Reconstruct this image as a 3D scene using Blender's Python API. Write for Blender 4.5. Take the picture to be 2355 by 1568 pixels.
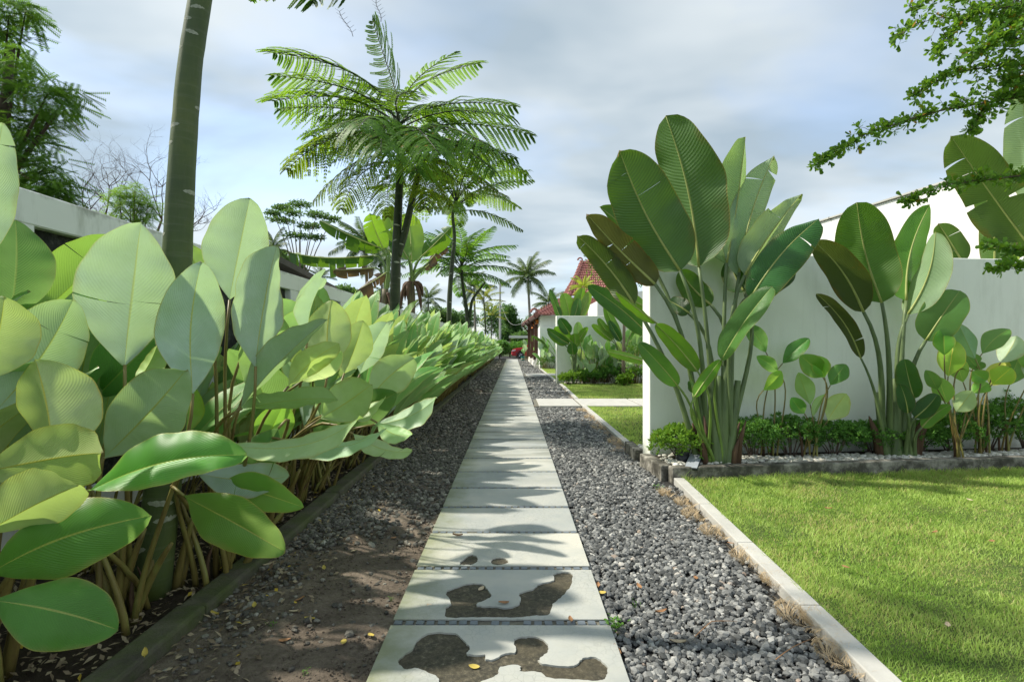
import bpy, math, random
import numpy as np
from mathutils import Vector, Matrix, Quaternion, noise as mnoise

R = math.radians
SC = bpy.context.scene
COL = SC.collection
for o in list(bpy.data.objects):
    bpy.data.objects.remove(o)

# ------------------------------------------------------------------ camera
CAM_H = 1.3
F = 1220.0                      # focal length in pixels of a 2355 px wide picture
VX, VY = 1179.0, 793.0          # vanishing point of the path in that picture
cam_data = bpy.data.cameras.new('camera')
cam_data.sensor_width = 36.0
cam_data.lens = F / 2355.0 * 36.0
cam_data.shift_x = (1177.5 - VX) / 2355.0
cam_data.shift_y = (VY - 784.0) / 2355.0
cam_data.clip_start = 0.05
cam_data.clip_end = 2000.0
cam = bpy.data.objects.new('camera', cam_data)
COL.objects.link(cam)
cam.location = (0, 0, CAM_H)
cam.rotation_euler = (R(90), 0, 0)
SC.camera = cam
CAMP = Vector((0, 0, CAM_H))

# ------------------------------------------------------------------ light
SUN_EL, SUN_AZ = R(49), R(10)   # azimuth measured from -X (left) towards +Y (ahead)
to_sun = Vector((-math.cos(SUN_EL) * math.cos(SUN_AZ), math.cos(SUN_EL) * math.sin(SUN_AZ), math.sin(SUN_EL)))
W = bpy.data.worlds.new('World')
SC.world = W
W.use_nodes = True
nt = W.node_tree
nt.nodes.clear()
def wn(t, **k):
    n = nt.nodes.new(t)
    for a, b in k.items():
        setattr(n, a, b)
    return n
wo = wn('ShaderNodeOutputWorld'); bg = wn('ShaderNodeBackground')
sky = wn('ShaderNodeTexSky', sky_type='NISHITA', sun_disc=False)
sky.sun_elevation = SUN_EL
sky.sun_rotation = math.atan2(to_sun.x, to_sun.y)
sky.air_density = 1.0; sky.dust_density = 1.0; sky.ozone_density = 1.0
tc = wn('ShaderNodeTexCoord')
sep = wn('ShaderNodeSeparateXYZ'); nt.links.new(tc.outputs['Generated'], sep.inputs[0])
zc = wn('ShaderNodeMath', operation='MAXIMUM'); nt.links.new(sep.outputs['Z'], zc.inputs[0]); zc.inputs[1].default_value = 0.0
za = wn('ShaderNodeMath', operation='ADD'); nt.links.new(zc.outputs[0], za.inputs[0]); za.inputs[1].default_value = 0.22
dx = wn('ShaderNodeMath', operation='DIVIDE'); nt.links.new(sep.outputs['X'], dx.inputs[0]); nt.links.new(za.outputs[0], dx.inputs[1])
dy = wn('ShaderNodeMath', operation='DIVIDE'); nt.links.new(sep.outputs['Y'], dy.inputs[0]); nt.links.new(za.outputs[0], dy.inputs[1])
cmb = wn('ShaderNodeCombineXYZ'); nt.links.new(dx.outputs[0], cmb.inputs[0]); nt.links.new(dy.outputs[0], cmb.inputs[1])
mp = wn('ShaderNodeMapping'); nt.links.new(cmb.outputs[0], mp.inputs[0]); mp.inputs['Scale'].default_value = (0.8, 1.15, 1); mp.inputs['Rotation'].default_value = (0, 0, R(24)); mp.inputs['Location'].default_value = (3.3, 1.2, 0)
n1 = wn('ShaderNodeTexNoise'); nt.links.new(mp.outputs[0], n1.inputs['Vector']); n1.inputs['Scale'].default_value = 1.25; n1.inputs['Detail'].default_value = 5; n1.inputs['Roughness'].default_value = 0.5; n1.inputs['Distortion'].default_value = 0.25
r1 = wn('ShaderNodeValToRGB'); nt.links.new(n1.outputs['Fac'], r1.inputs[0])
r1.color_ramp.elements[0].position = 0.28; r1.color_ramp.elements[0].color = (0.35, 0.35, 0.35, 1)
r1.color_ramp.elements[1].position = 0.52; r1.color_ramp.elements[1].color = (0.97, 0.97, 0.97, 1)
n2 = wn('ShaderNodeTexNoise'); nt.links.new(mp.outputs[0], n2.inputs['Vector']); n2.inputs['Scale'].default_value = 1.5; n2.inputs['Detail'].default_value = 4; n2.inputs['Distortion'].default_value = 0.2
r2 = wn('ShaderNodeValToRGB'); nt.links.new(n2.outputs['Fac'], r2.inputs[0])
r2.color_ramp.elements[0].position = 0.38; r2.color_ramp.elements[0].color = (0.60, 0.74, 0.85, 1)
r2.color_ramp.elements[1].position = 0.62; r2.color_ramp.elements[1].color = (1.02, 1.12, 1.17, 1)
lum = wn('ShaderNodeRGBToBW'); nt.links.new(sky.outputs[0], lum.inputs[0])
lk = wn('ShaderNodeMath', operation='MULTIPLY_ADD'); nt.links.new(lum.outputs[0], lk.inputs[0]); lk.inputs[1].default_value = 0.12; lk.inputs[2].default_value = 2.35
cl = wn('ShaderNodeVectorMath', operation='SCALE'); nt.links.new(r2.outputs[0], cl.inputs[0]); nt.links.new(lk.outputs[0], cl.inputs['Scale'])
mx = wn('ShaderNodeMixRGB'); nt.links.new(r1.outputs[0], mx.inputs[0]); nt.links.new(sky.outputs[0], mx.inputs[1]); nt.links.new(cl.outputs[0], mx.inputs[2])
nt.links.new(mx.outputs[0], bg.inputs[0])
bg.inputs[1].default_value = 0.118
nt.links.new(bg.outputs[0], wo.inputs[0])

sl = bpy.data.lights.new('sun', 'SUN')
sl.energy = 2.45; sl.angle = R(1.5); sl.color = (1.0, 0.94, 0.83)
sun = bpy.data.objects.new('sun', sl)
COL.objects.link(sun)
sun.rotation_euler = to_sun.to_track_quat('Z', 'Y').to_euler()
sun.location = (0, 0, 30)
SC.view_settings.view_transform = 'Standard'
SC.view_settings.look = 'None'
SC.view_settings.gamma = 1.0
SC.view_settings.exposure = 1.30
SC.render.engine = 'CYCLES'
SC.cycles.max_bounces = 8
SC.cycles.transparent_max_bounces = 8

# ------------------------------------------------------------------ helpers
def P(px, py, Y):
    return Vector(((px - VX) / F * Y, Y, CAM_H - (py - VY) / F * Y))
# zoomed views of the photograph -> its 2355 px coordinates
def crop(x0, y0, s):
    return lambda x, y: ((x0 + x / s) / 1.6985, (y0 + y / s) / 1.6985)
c2 = crop(0, 750, 1.651); c3 = crop(0, 1600, 1.475); c5 = crop(1000, 750, 2.091); c6 = crop(1800, 900, 1.96)
c7 = crop(2200, 400, 1.568); c8 = crop(900, 1100, 1.96); c9 = crop(3000, 0, 1.568)
k2 = crop(2400, 1100, 1.96); k3 = crop(3100, 700, 2.24); k4 = crop(3100, 1200, 2.24); k1 = crop(1200, 1600, 1.475)
cf = crop(1000, 0, 1.7425); cz = crop(2150, 1000, 3.92)

def npmesh(name, verts, faces, uv=None, smooth=True, attrs=None, midx=None):
    """verts (n,3), faces (m,k) -> mesh; uv per vertex (n,2); attrs {name: per-vertex float}"""
    verts = np.asarray(verts, dtype=np.float32); faces = np.asarray(faces, dtype=np.int32)
    me = bpy.data.meshes.new(name)
    m, k = faces.shape
    me.vertices.add(len(verts)); me.vertices.foreach_set('co', verts.ravel())
    me.loops.add(m * k); me.loops.foreach_set('vertex_index', faces.ravel())
    me.polygons.add(m)
    me.polygons.foreach_set('loop_start', np.arange(0, m * k, k, dtype=np.int32))
    me.polygons.foreach_set('loop_total', np.full(m, k, dtype=np.int32))
    me.polygons.foreach_set('use_smooth', np.full(m, bool(smooth)))
    if midx is not None:
        me.polygons.foreach_set('material_index', np.asarray(midx, dtype=np.int32))
    if uv is not None:
        l = me.uv_layers.new(name='UVMap')
        l.data.foreach_set('uv', np.asarray(uv, dtype=np.float32)[faces.ravel()].ravel())
    if attrs:
        for an, av in attrs.items():
            a = me.attributes.new(an, 'FLOAT', 'POINT')
            a.data.foreach_set('value', np.asarray(av, dtype=np.float32))
    me.update(calc_edges=True)
    return me

class MB:
    """collects polygons for one mesh"""
    def __init__(self):
        self.v = []; self.f = []; self.uv = []
    def add(self, vs, fs):
        b = len(self.v)
        self.v += [tuple(q) for q in vs]
        self.f += [tuple(i + b for i in q) for q in fs]
    def box(self, x0, x1, y0, y1, z0, z1, M=None):
        vs = [Vector(q) for q in ((x0,y0,z0),(x1,y0,z0),(x1,y1,z0),(x0,y1,z0),(x0,y0,z1),(x1,y0,z1),(x1,y1,z1),(x0,y1,z1))]
        if M is not None: vs = [M @ q for q in vs]
        self.add(vs, [(3,2,1,0),(4,5,6,7),(0,1,5,4),(1,2,6,5),(2,3,7,6),(3,0,4,7)])
        return self
    def tube(self, pts, rads, n=8, cap=True):
        pts = [Vector(p) for p in pts]
        k = len(pts); b = len(self.v); up = None
        for i in range(k):
            t = (pts[min(i+1, k-1)] - pts[max(i-1, 0)])
            if t.length < 1e-9: t = Vector((0,0,1))
            t.normalize()
            if up is None:
                up = t.orthogonal().normalized()
            else:
                up = (up - t * up.dot(t))
                if up.length < 1e-6: up = t.orthogonal()
                up.normalize()
            s = t.cross(up)
            for j in range(n):
                a = 2 * math.pi * j / n
                self.v.append(tuple(pts[i] + (up * math.cos(a) + s * math.sin(a)) * rads[i]))
        for i in range(k - 1):
            for j in range(n):
                j2 = (j + 1) % n
                self.f.append((b+i*n+j, b+i*n+j2, b+(i+1)*n+j2, b+(i+1)*n+j))
        if cap:
            self.f.append(tuple(b + j for j in range(n))[::-1]); self.f.append(tuple(b+(k-1)*n+j for j in range(n)))
        return self
    def mesh(self, name, smooth=False):
        me = bpy.data.meshes.new(name)
        me.from_pydata(self.v, [], self.f)
        if smooth:
            me.polygons.foreach_set('use_smooth', np.full(len(me.polygons), True))
        me.update()
        return me

def obj(name, me, mat=None, parent=None, loc=None):
    o = bpy.data.objects.new(name, me)
    COL.objects.link(o)
    if mat is not None and me is not None:
        if len(me.materials) == 0: me.materials.append(mat)
        elif me.materials[0] != mat:
            o.material_slots[0].link = 'OBJECT'; o.material_slots[0].material = mat
    if parent is not None: o.parent = parent
    if loc is not None: o.location = loc
    return o
def tag(o, label=None, cat=None, group=None, kind=None):
    if label: o['label'] = label
    if cat: o['category'] = cat
    if group: o['group'] = group
    if kind: o['kind'] = kind
    return o
def thing(name, label, cat, loc=(0,0,0), group=None, rz=0.0):
    o = bpy.data.objects.new(name, None)
    COL.objects.link(o)
    o.location = loc; o.rotation_euler = (0, 0, rz); o.empty_display_size = 0.1
    return tag(o, label, cat, group)
def copy_tree(src, parent=None):
    c = src.copy(); COL.objects.link(c)
    if parent is not None: c.parent = parent
    for ch in src.children:
        copy_tree(ch, c)
    return c
def local(me, loc):
    me.transform(Matrix.Translation(-Vector(loc)))
    return me
def bevelled(o, w=0.01, seg=2):
    m = o.modifiers.new('bevel', 'BEVEL'); m.width = w; m.segments = seg; m.limit_method = 'ANGLE'
    return o
def bez(p0, p1, p2, p3, n):
    out = []
    for i in range(n + 1):
        t = i / n; s = 1 - t
        out.append(p0*(s*s*s) + p1*(3*s*s*t) + p2*(3*s*t*t) + p3*(t*t*t))
    return out

def leaf_cards(pts, L, Wd, tint, seed, tilt=0.5, up=False):
    """many small pointed leaves: 4-gons bent along the middle"""
    r = np.random.default_rng(seed); n = len(pts)
    a = r.uniform(0, 6.283, n); e = r.normal(0, tilt, n); ro = r.normal(0, tilt, n)
    d = np.stack([np.cos(a) * np.cos(e), np.sin(a) * np.cos(e), np.sin(e)], 1)
    s = np.stack([-np.sin(a), np.cos(a), np.zeros(n)], 1)
    nn = np.cross(d, s)
    s = s * np.cos(ro)[:, None] + nn * np.sin(ro)[:, None]
    L = np.asarray(L)[:, None] * np.ones((n, 1)); Wd = np.asarray(Wd)[:, None] * np.ones((n, 1))
    nn = np.cross(d, s)
    v0 = pts; v1 = pts + d*L*0.45 + s*Wd*0.5 + nn*L*0.06; v2 = pts + d*L; v3 = pts + d*L*0.45 - s*Wd*0.5 + nn*L*0.06
    vv = np.stack([v0, v1, v2, v3], 1).reshape(-1, 3)
    ff = (np.array([[0, 1, 2], [0, 2, 3]])[None] + (np.arange(n) * 4)[:, None, None]).reshape(-1, 3)
    return vv, ff, np.repeat(tint, 4)

# ------------------------------------------------------------------ materials
class NT:
    def __init__(self, name):
        self.m = bpy.data.materials.new(name); self.m.use_nodes = True
        self.t = self.m.node_tree; self.t.nodes.clear()
        self.out = self.n('ShaderNodeOutputMaterial')
    def n(self, t, **k):
        q = self.t.nodes.new(t)
        for a, b in k.items(): setattr(q, a, b)
        return q
    def put(self, sock, v):
        if hasattr(v, 'is_linked') or isinstance(v, bpy.types.NodeSocket): self.t.links.new(v, sock)
        elif isinstance(v, (tuple, list)) and len(v) == 3 and sock.type == 'RGBA': sock.default_value = (*v, 1)
        else: sock.default_value = v
    def math(self, op, a, b=None, c=None, clamp=False):
        q = self.n('ShaderNodeMath', operation=op); q.use_clamp = clamp
        self.put(q.inputs[0], a)
        if b is not None: self.put(q.inputs[1], b)
        if c is not None: self.put(q.inputs[2], c)
        return q.outputs[0]
    def mix(self, f, a, b, mode='MIX'):
        q = self.n('ShaderNodeMixRGB', blend_type=mode)
        self.put(q.inputs[0], f); self.put(q.inputs[1], a); self.put(q.inputs[2], b)
        return q.outputs[0]
    def noise(self, scale, detail=4, rough=0.55, vec=None, dist=0.0):
        q = self.n('ShaderNodeTexNoise'); q.inputs['Scale'].default_value = scale; q.inputs['Detail'].default_value = detail
        q.inputs['Roughness'].default_value = rough; q.inputs['Distortion'].default_value = dist
        if vec is None: vec = self.coord()
        self.put(q.inputs['Vector'], vec)
        return q.outputs['Fac']
    def coord(self, which='Object'):
        return self.n('ShaderNodeTexCoord').outputs[which]
    def world(self):
        return self.n('ShaderNodeNewGeometry').outputs['Position']
    def mapped(self, vec, scale):
        q = self.n('ShaderNodeMapping'); self.put(q.inputs[0], vec); q.inputs['Scale'].default_value = scale
        return q.outputs[0]
    def ramp(self, f, *stops):
        q = self.n('ShaderNodeValToRGB'); self.put(q.inputs[0], f)
        e = q.color_ramp.elements
        while len(e) < len(stops): e.new(0.5)
        for i, (p, c) in enumerate(stops):
            e[i].position = p
            e[i].color = (*c, 1) if isinstance(c, (tuple, list)) else (c, c, c, 1)
        return q.outputs[0]
    def attr(self, name):
        q = self.n('ShaderNodeAttribute'); q.attribute_name = name
        return q.outputs['Fac']
    def bump(self, h, strength=0.3, dist=0.01):
        q = self.n('ShaderNodeBump'); q.inputs['Strength'].default_value = strength; q.inputs['Distance'].default_value = dist
        self.put(q.inputs['Height'], h)
        return q.outputs[0]
    def bsdf(self, col, rough=0.6, nrm=None, spec=0.4, metal=0.0, **kw):
        q = self.n('ShaderNodeBsdfPrincipled')
        self.put(q.inputs['Base Color'], col); self.put(q.inputs['Roughness'], rough)
        self.put(q.inputs['Specular IOR Level'], spec); q.inputs['Metallic'].default_value = metal
        if nrm is not None: self.put(q.inputs['Normal'], nrm)
        for a, b in kw.items(): self.put(q.inputs[a], b)
        return q.outputs[0]
    def done(self, sh):
        self.t.links.new(sh, self.out.inputs[0])
        return self.m

def simple(name, col, rough=0.6, var=0.12, scale=8, bump=0.0, bscale=60, spec=0.4, metal=0.0):
    t = NT(name)
    v = t.world()
    f = t.noise(scale, 5, 0.6, v)
    c = t.mix(f, tuple(x * (1 - var * 2) for x in col), tuple(min(1, x * (1 + var * 1.2)) for x in col))
    n = t.bump(t.noise(bscale, 4, 0.6, v), bump, 0.01) if bump else None
    return t.done(t.bsdf(c, rough, n, spec, metal))

def leaf_mat(name, top, under, trans, midrib, edge, N, k, tw=0.35, rough_t=0.38, rough_u=0.5, vein=0.35, wax=0.0, brown=(0.16, 0.08, 0.03), brown_amt=0.0, spec=0.5, bumpk=0.75):
    """two-sided leaf: UV x along the midrib, UV y across (0.5 = midrib)"""
    t = NT(name)
    uv = t.n('ShaderNodeUVMap').outputs[0]
    sp = t.n('ShaderNodeSeparateXYZ'); t.put(sp.inputs[0], uv)
    u, vv = sp.outputs[0], sp.outputs[1]
    av = t.math('ABSOLUTE', t.math('MULTIPLY_ADD', vv, 2.0, -1.0))
    oi = t.n('ShaderNodeObjectInfo')
    ph = t.math('MULTIPLY', t.math('SUBTRACT', u, t.math('MULTIPLY', t.math('POWER', av, 1.2), k)), N * 6.2832)
    wob = t.noise(5, 2, 0.5, t.coord())
    w = t.math('SINE', t.math('MULTIPLY_ADD', wob, 3.0, ph))
    w2 = t.math('SINE', t.math('MULTIPLY', ph, 3.0))
    h = t.math('ADD', t.math('MULTIPLY', w, 0.6), t.math('MULTIPLY', w2, 0.15))
    bf = t.n('ShaderNodeNewGeometry').outputs['Backfacing']
    nz = t.noise(3.0, 4, 0.6, t.coord())
    blot = t.ramp(nz, (0.3, 0.0), (0.7, 1.0))
    topc = t.mix(blot, tuple(x * 0.75 for x in top), tuple(min(1, x * 1.25) for x in top))
    undc = t.mix(blot, tuple(x * 0.84 for x in under), tuple(min(1, x * 1.10) for x in under))
    if wax:
        streak = t.noise(7, 4, 0.65, t.mapped(t.coord(), (1, 1, 1)))
        undc = t.mix(t.math('MULTIPLY', t.ramp(streak, (0.35, 0.0), (0.75, 1.0)), wax), undc, (0.16, 0.33, 0.07))
    vm = t.math('MULTIPLY_ADD', w, 0.5, 0.5)
    topc = t.mix(t.math('MULTIPLY', vm, vein), topc, tuple(x * 0.6 for x in top))
    undc = t.mix(t.math('MULTIPLY', vm, vein * 0.8), undc, tuple(x * 0.66 for x in under))
    col = t.mix(bf, topc, undc)
    rib = t.ramp(av, (0.0, 1.0), (0.018, 1.0), (0.034, 0.0))
    col = t.mix(rib, col, midrib)
    eg = t.ramp(av, (0.965, 0.0), (0.985, 0.85))
    col = t.mix(eg, col, edge)
    if brown_amt:
        bm = t.math('ADD', t.math('MULTIPLY', t.math('POWER', av, 3.0), 0.35), t.noise(6, 4, 0.6, t.coord()))
        rb = t.math('MULTIPLY', t.ramp(bm, (0.72, 0.0), (0.9, 1.0)), brown_amt)
        col = t.mix(rb, col, brown)
    tip = t.ramp(u, (0.985, 0.0), (0.995, 0.8))
    col = t.mix(tip, col, (0.22, 0.13, 0.05))
    # specks
    vo = t.n('ShaderNodeTexVoronoi'); t.put(vo.inputs['Vector'], t.coord()); vo.inputs['Scale'].default_value = 26
    sp2 = t.math('MULTIPLY', t.ramp(vo.outputs['Distance'], (0.03, 1.0), (0.075, 0.0)), t.ramp(t.noise(5, 2, 0.5, t.coord()), (0.5, 0.0), (0.62, 0.7)))
    col = t.mix(sp2, col, (0.20, 0.13, 0.05))
    hs = t.n('ShaderNodeHueSaturation'); t.put(hs.inputs['Color'], col)
    t.put(hs.inputs['Hue'], t.math('MULTIPLY_ADD', oi.outputs['Random'], 0.022, 0.489))
    t.put(hs.inputs['Value'], t.math('MULTIPLY_ADD', oi.outputs['Random'], 0.26, 0.88))
    col = t.mix(1.0, hs.outputs[0], oi.outputs['Color'], 'MULTIPLY')
    tc_ = t.mix(1.0, t.mix(t.math('MULTIPLY', vm, vein), trans, tuple(x * 0.72 for x in trans)), oi.outputs['Color'], 'MULTIPLY')
    h = t.math('MULTIPLY', h, t.ramp(t.noise(4, 3, 0.6, t.coord()), (0.3, 0.25), (0.7, 1.0)))
    nrm = t.bump(h, bumpk, 0.004)
    rough = t.math('ADD', t.math('MULTIPLY', bf, rough_u - rough_t), rough_t)
    a = t.bsdf(col, rough, nrm, spec)
    b = t.n('ShaderNodeBsdfTranslucent'); t.put(b.inputs[0], tc_); t.put(b.inputs[1], nrm)
    ms = t.n('ShaderNodeMixShader'); ms.inputs[0].default_value = tw
    t.t.links.new(a, ms.inputs[1]); t.t.links.new(b.outputs[0], ms.inputs[2])
    return t.done(ms.outputs[0])

def foliage_mat(name, c0, c1, trans, tw=0.35, rough=0.45, attr='tint', yellow=None):
    t = NT(name)
    a = t.attr(attr)
    stops = [(0.0, c0), (0.75, c1)]
    if yellow: stops = [(0.0, c0), (0.7, c1), (0.93, c1), (0.96, yellow)]
    col = t.ramp(a, *stops)
    oi = t.n('ShaderNodeObjectInfo')
    col = t.mix(1.0, col, oi.outputs['Color'], 'MULTIPLY')
    tc_ = t.mix(1.0, trans, oi.outputs['Color'], 'MULTIPLY')
    s = t.bsdf(col, max(rough, 0.5), None, 0.22)
    b = t.n('ShaderNodeBsdfTranslucent'); t.put(b.inputs[0], tc_)
    ms = t.n('ShaderNodeMixShader'); ms.inputs[0].default_value = tw
    t.t.links.new(s, ms.inputs[1]); t.t.links.new(b.outputs[0], ms.inputs[2])
    return t.done(ms.outputs[0])

M = {}
M['calathea'] = leaf_mat('calathea_leaf', (0.10, 0.28, 0.035), (0.53, 0.66, 0.51), (0.49, 0.71, 0.26), (0.50, 0.47, 0.12), (0.55, 0.42, 0.08), 36, 0.34, tw=0.36, rough_u=0.36, vein=0.16, wax=0.40, bumpk=0.34, brown=(0.36, 0.25, 0.10), brown_amt=0.45)
M['strelitzia'] = leaf_mat('paddle_leaf', (0.045, 0.125, 0.03), (0.085, 0.16, 0.045), (0.15, 0.31, 0.022), (0.34, 0.38, 0.11), (0.30, 0.22, 0.05), 46, 0.10, tw=0.24, rough_t=0.33, rough_u=0.42, vein=0.40, brown_amt=0.35)
M['paddle_pale'] = leaf_mat('paddle_leaf_pale', (0.10, 0.22, 0.07), (0.30, 0.42, 0.27), (0.40, 0.58, 0.14), (0.52, 0.52, 0.22), (0.35, 0.30, 0.10), 60, 0.09, tw=0.36, vein=0.42, brown_amt=0.3)
M['paddle_brown'] = leaf_mat('paddle_leaf_bronze', (0.07, 0.095, 0.028), (0.09, 0.105, 0.036), (0.16, 0.18, 0.022), (0.17, 0.19, 0.06), (0.24, 0.11, 0.02), 60, 0.09, tw=0.28, vein=0.4, brown=(0.20, 0.085, 0.018), brown_amt=0.85)
M['banana'] = leaf_mat('banana_leaf', (0.06, 0.16, 0.04), (0.17, 0.27, 0.11), (0.40, 0.60, 0.03), (0.42, 0.46, 0.14), (0.24, 0.22, 0.06), 50, 0.05, tw=0.42, vein=0.3, brown_amt=0.25)
M['banana_dead'] = leaf_mat('banana_leaf_dry', (0.10, 0.065, 0.035), (0.20, 0.15, 0.09), (0.20, 0.12, 0.04), (0.20, 0.16, 0.06), (0.12, 0.07, 0.03), 40, 0.05, tw=0.2, vein=0.5)

def stem_mat(name, c0, c1, c2_, rough=0.45):
    t = NT(name)
    g = t.mapped(t.coord(), (14, 14, 1.6))
    f = t.noise(1.5, 5, 0.6, g)
    col = t.ramp(f, (0.25, c0), (0.5, c1), (0.78, c2_))
    oi = t.n('ShaderNodeObjectInfo')
    col = t.mix(1.0, col, oi.outputs['Color'], 'MULTIPLY')
    return t.done(t.bsdf(col, rough, t.bump(f, 0.25, 0.004), 0.4))
M['petiole'] = stem_mat('calathea_stem', (0.10, 0.065, 0.025), (0.20, 0.16, 0.045), (0.24, 0.26, 0.07))
M['paddle_stem'] = stem_mat('paddle_stem', (0.070, 0.105, 0.045), (0.115, 0.165, 0.065), (0.17, 0.23, 0.09))
M['rib'] = stem_mat('leaf_rib', (0.28, 0.32, 0.09), (0.36, 0.40, 0.12), (0.42, 0.45, 0.16))
M['sheath'] = stem_mat('dry_sheath', (0.05, 0.028, 0.018), (0.10, 0.055, 0.032), (0.17, 0.11, 0.06), 0.8)
M['banana_stem'] = stem_mat('banana_stem', (0.05, 0.035, 0.02), (0.12, 0.095, 0.05), (0.20, 0.22, 0.08), 0.6)

def trunk_green():
    t = NT('green_bark')
    g = t.coord()
    f = t.noise(3.5, 5, 0.6, g)
    col = t.ramp(f, (0.3, (0.058, 0.085, 0.034)), (0.55, (0.082, 0.115, 0.036)), (0.75, (0.13, 0.155, 0.04)))
    sp = t.n('ShaderNodeSeparateXYZ'); t.put(sp.inputs[0], g)
    moss = t.math('MULTIPLY', t.ramp(sp.outputs[2], (0.0, 1.0), (1.0, 0.25)), t.ramp(t.noise(2.2, 4, 0.6, g), (0.45, 0.0), (0.65, 0.6)))
    col = t.mix(moss, col, (0.09, 0.12, 0.012))
    rings = t.noise(1.0, 3, 0.6, t.mapped(g, (3, 3, 46)))
    col = t.mix(t.ramp(rings, (0.52, 0.0), (0.72, 0.45)), col, (0.15, 0.17, 0.10))
    fine = t.noise(60, 4, 0.65, t.mapped(g, (1, 1, 0.18)))
    col = t.mix(t.ramp(fine, (0.5, 0.0), (0.8, 0.35)), col, (0.12, 0.13, 0.07))
    return t.done(t.bsdf(col, 0.55, t.bump(t.math('ADD', fine, t.math('MULTIPLY', f, 0.7)), 0.28, 0.006), 0.35))
M['green_bark'] = trunk_green()
def dark_green_bark():
    t = NT('dark_green_bark'); g = t.coord(); f = t.noise(4, 5, 0.6, g)
    rings = t.noise(1.0, 3, 0.6, t.mapped(g, (2, 2, 16)))
    col = t.ramp(f, (0.3, (0.022, 0.032, 0.016)), (0.7, (0.055, 0.072, 0.030)))
    col = t.mix(t.ramp(rings, (0.55, 0.0), (0.72, 0.5)), col, (0.10, 0.11, 0.07))
    return t.done(t.bsdf(col, 0.6, t.bump(f, 0.3, 0.01), 0.3))
M['fern_bark'] = dark_green_bark()
M['bark_scar'] = simple('bark_scar', (0.40, 0.42, 0.32), 0.85, 0.35, 60, 0.5, 160)
M['dark_bark'] = simple('dark_bark', (0.07, 0.05, 0.035), 0.85, 0.25, 12, 0.5, 50)
M['grey_bark'] = simple('grey_bark', (0.20, 0.16, 0.12), 0.85, 0.25, 8, 0.5, 40)
M['palm_bark'] = simple('palm_bark', (0.25, 0.23, 0.19), 0.85, 0.25, 3, 0.5, 14)
M['twig'] = simple('twig_bark', (0.12, 0.085, 0.065), 0.85, 0.2, 20)

M['fern'] = foliage_mat('fern_tree_foliage', (0.035, 0.10, 0.016), (0.11, 0.23, 0.034), (0.36, 0.62, 0.04), 0.46, 0.42, yellow=(0.26, 0.17, 0.035))
M['fern_young'] = foliage_mat('young_fern_foliage', (0.16, 0.22, 0.03), (0.33, 0.38, 0.06), (0.5, 0.56, 0.06), 0.42)
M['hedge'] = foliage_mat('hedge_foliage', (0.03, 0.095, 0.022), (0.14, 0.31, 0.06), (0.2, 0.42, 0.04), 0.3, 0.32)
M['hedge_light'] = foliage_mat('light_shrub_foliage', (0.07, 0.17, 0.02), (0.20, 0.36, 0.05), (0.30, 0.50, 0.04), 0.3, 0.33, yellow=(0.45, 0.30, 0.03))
M['terminalia'] = foliage_mat('small_leaf_foliage', (0.028, 0.085, 0.012), (0.12, 0.26, 0.03), (0.26, 0.48, 0.03), 0.36, 0.4, yellow=(0.40, 0.16, 0.02))
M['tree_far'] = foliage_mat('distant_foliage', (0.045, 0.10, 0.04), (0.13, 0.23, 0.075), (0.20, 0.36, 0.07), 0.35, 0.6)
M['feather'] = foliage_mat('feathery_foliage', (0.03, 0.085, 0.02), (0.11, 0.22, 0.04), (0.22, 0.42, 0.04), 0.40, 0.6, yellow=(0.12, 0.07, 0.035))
M['palm'] = foliage_mat('palm_foliage', (0.035, 0.075, 0.028), (0.11, 0.17, 0.055), (0.18, 0.26, 0.05), 0.3, 0.45, yellow=(0.32, 0.24, 0.10))
M['sprout'] = foliage_mat('yellow_palm_foliage', (0.22, 0.30, 0.03), (0.42, 0.50, 0.06), (0.5, 0.6, 0.05), 0.4)
M['grass'] = foliage_mat('grass_blades', (0.15, 0.30, 0.04), (0.48, 0.63, 0.17), (0.56, 0.72, 0.16), 0.44, 0.5, yellow=(0.55, 0.46, 0.22))
M['dry_grass'] = foliage_mat('dry_grass_blades', (0.42, 0.31, 0.18), (0.74, 0.60, 0.40), (0.6, 0.48, 0.30), 0.25, 0.7)
M['weed'] = foliage_mat('weed_leaves', (0.05, 0.15, 0.02), (0.14, 0.30, 0.05), (0.2, 0.4, 0.04), 0.3)
M['petal'] = simple('white_petal', (0.82, 0.82, 0.80), 0.5, 0.03)

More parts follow.
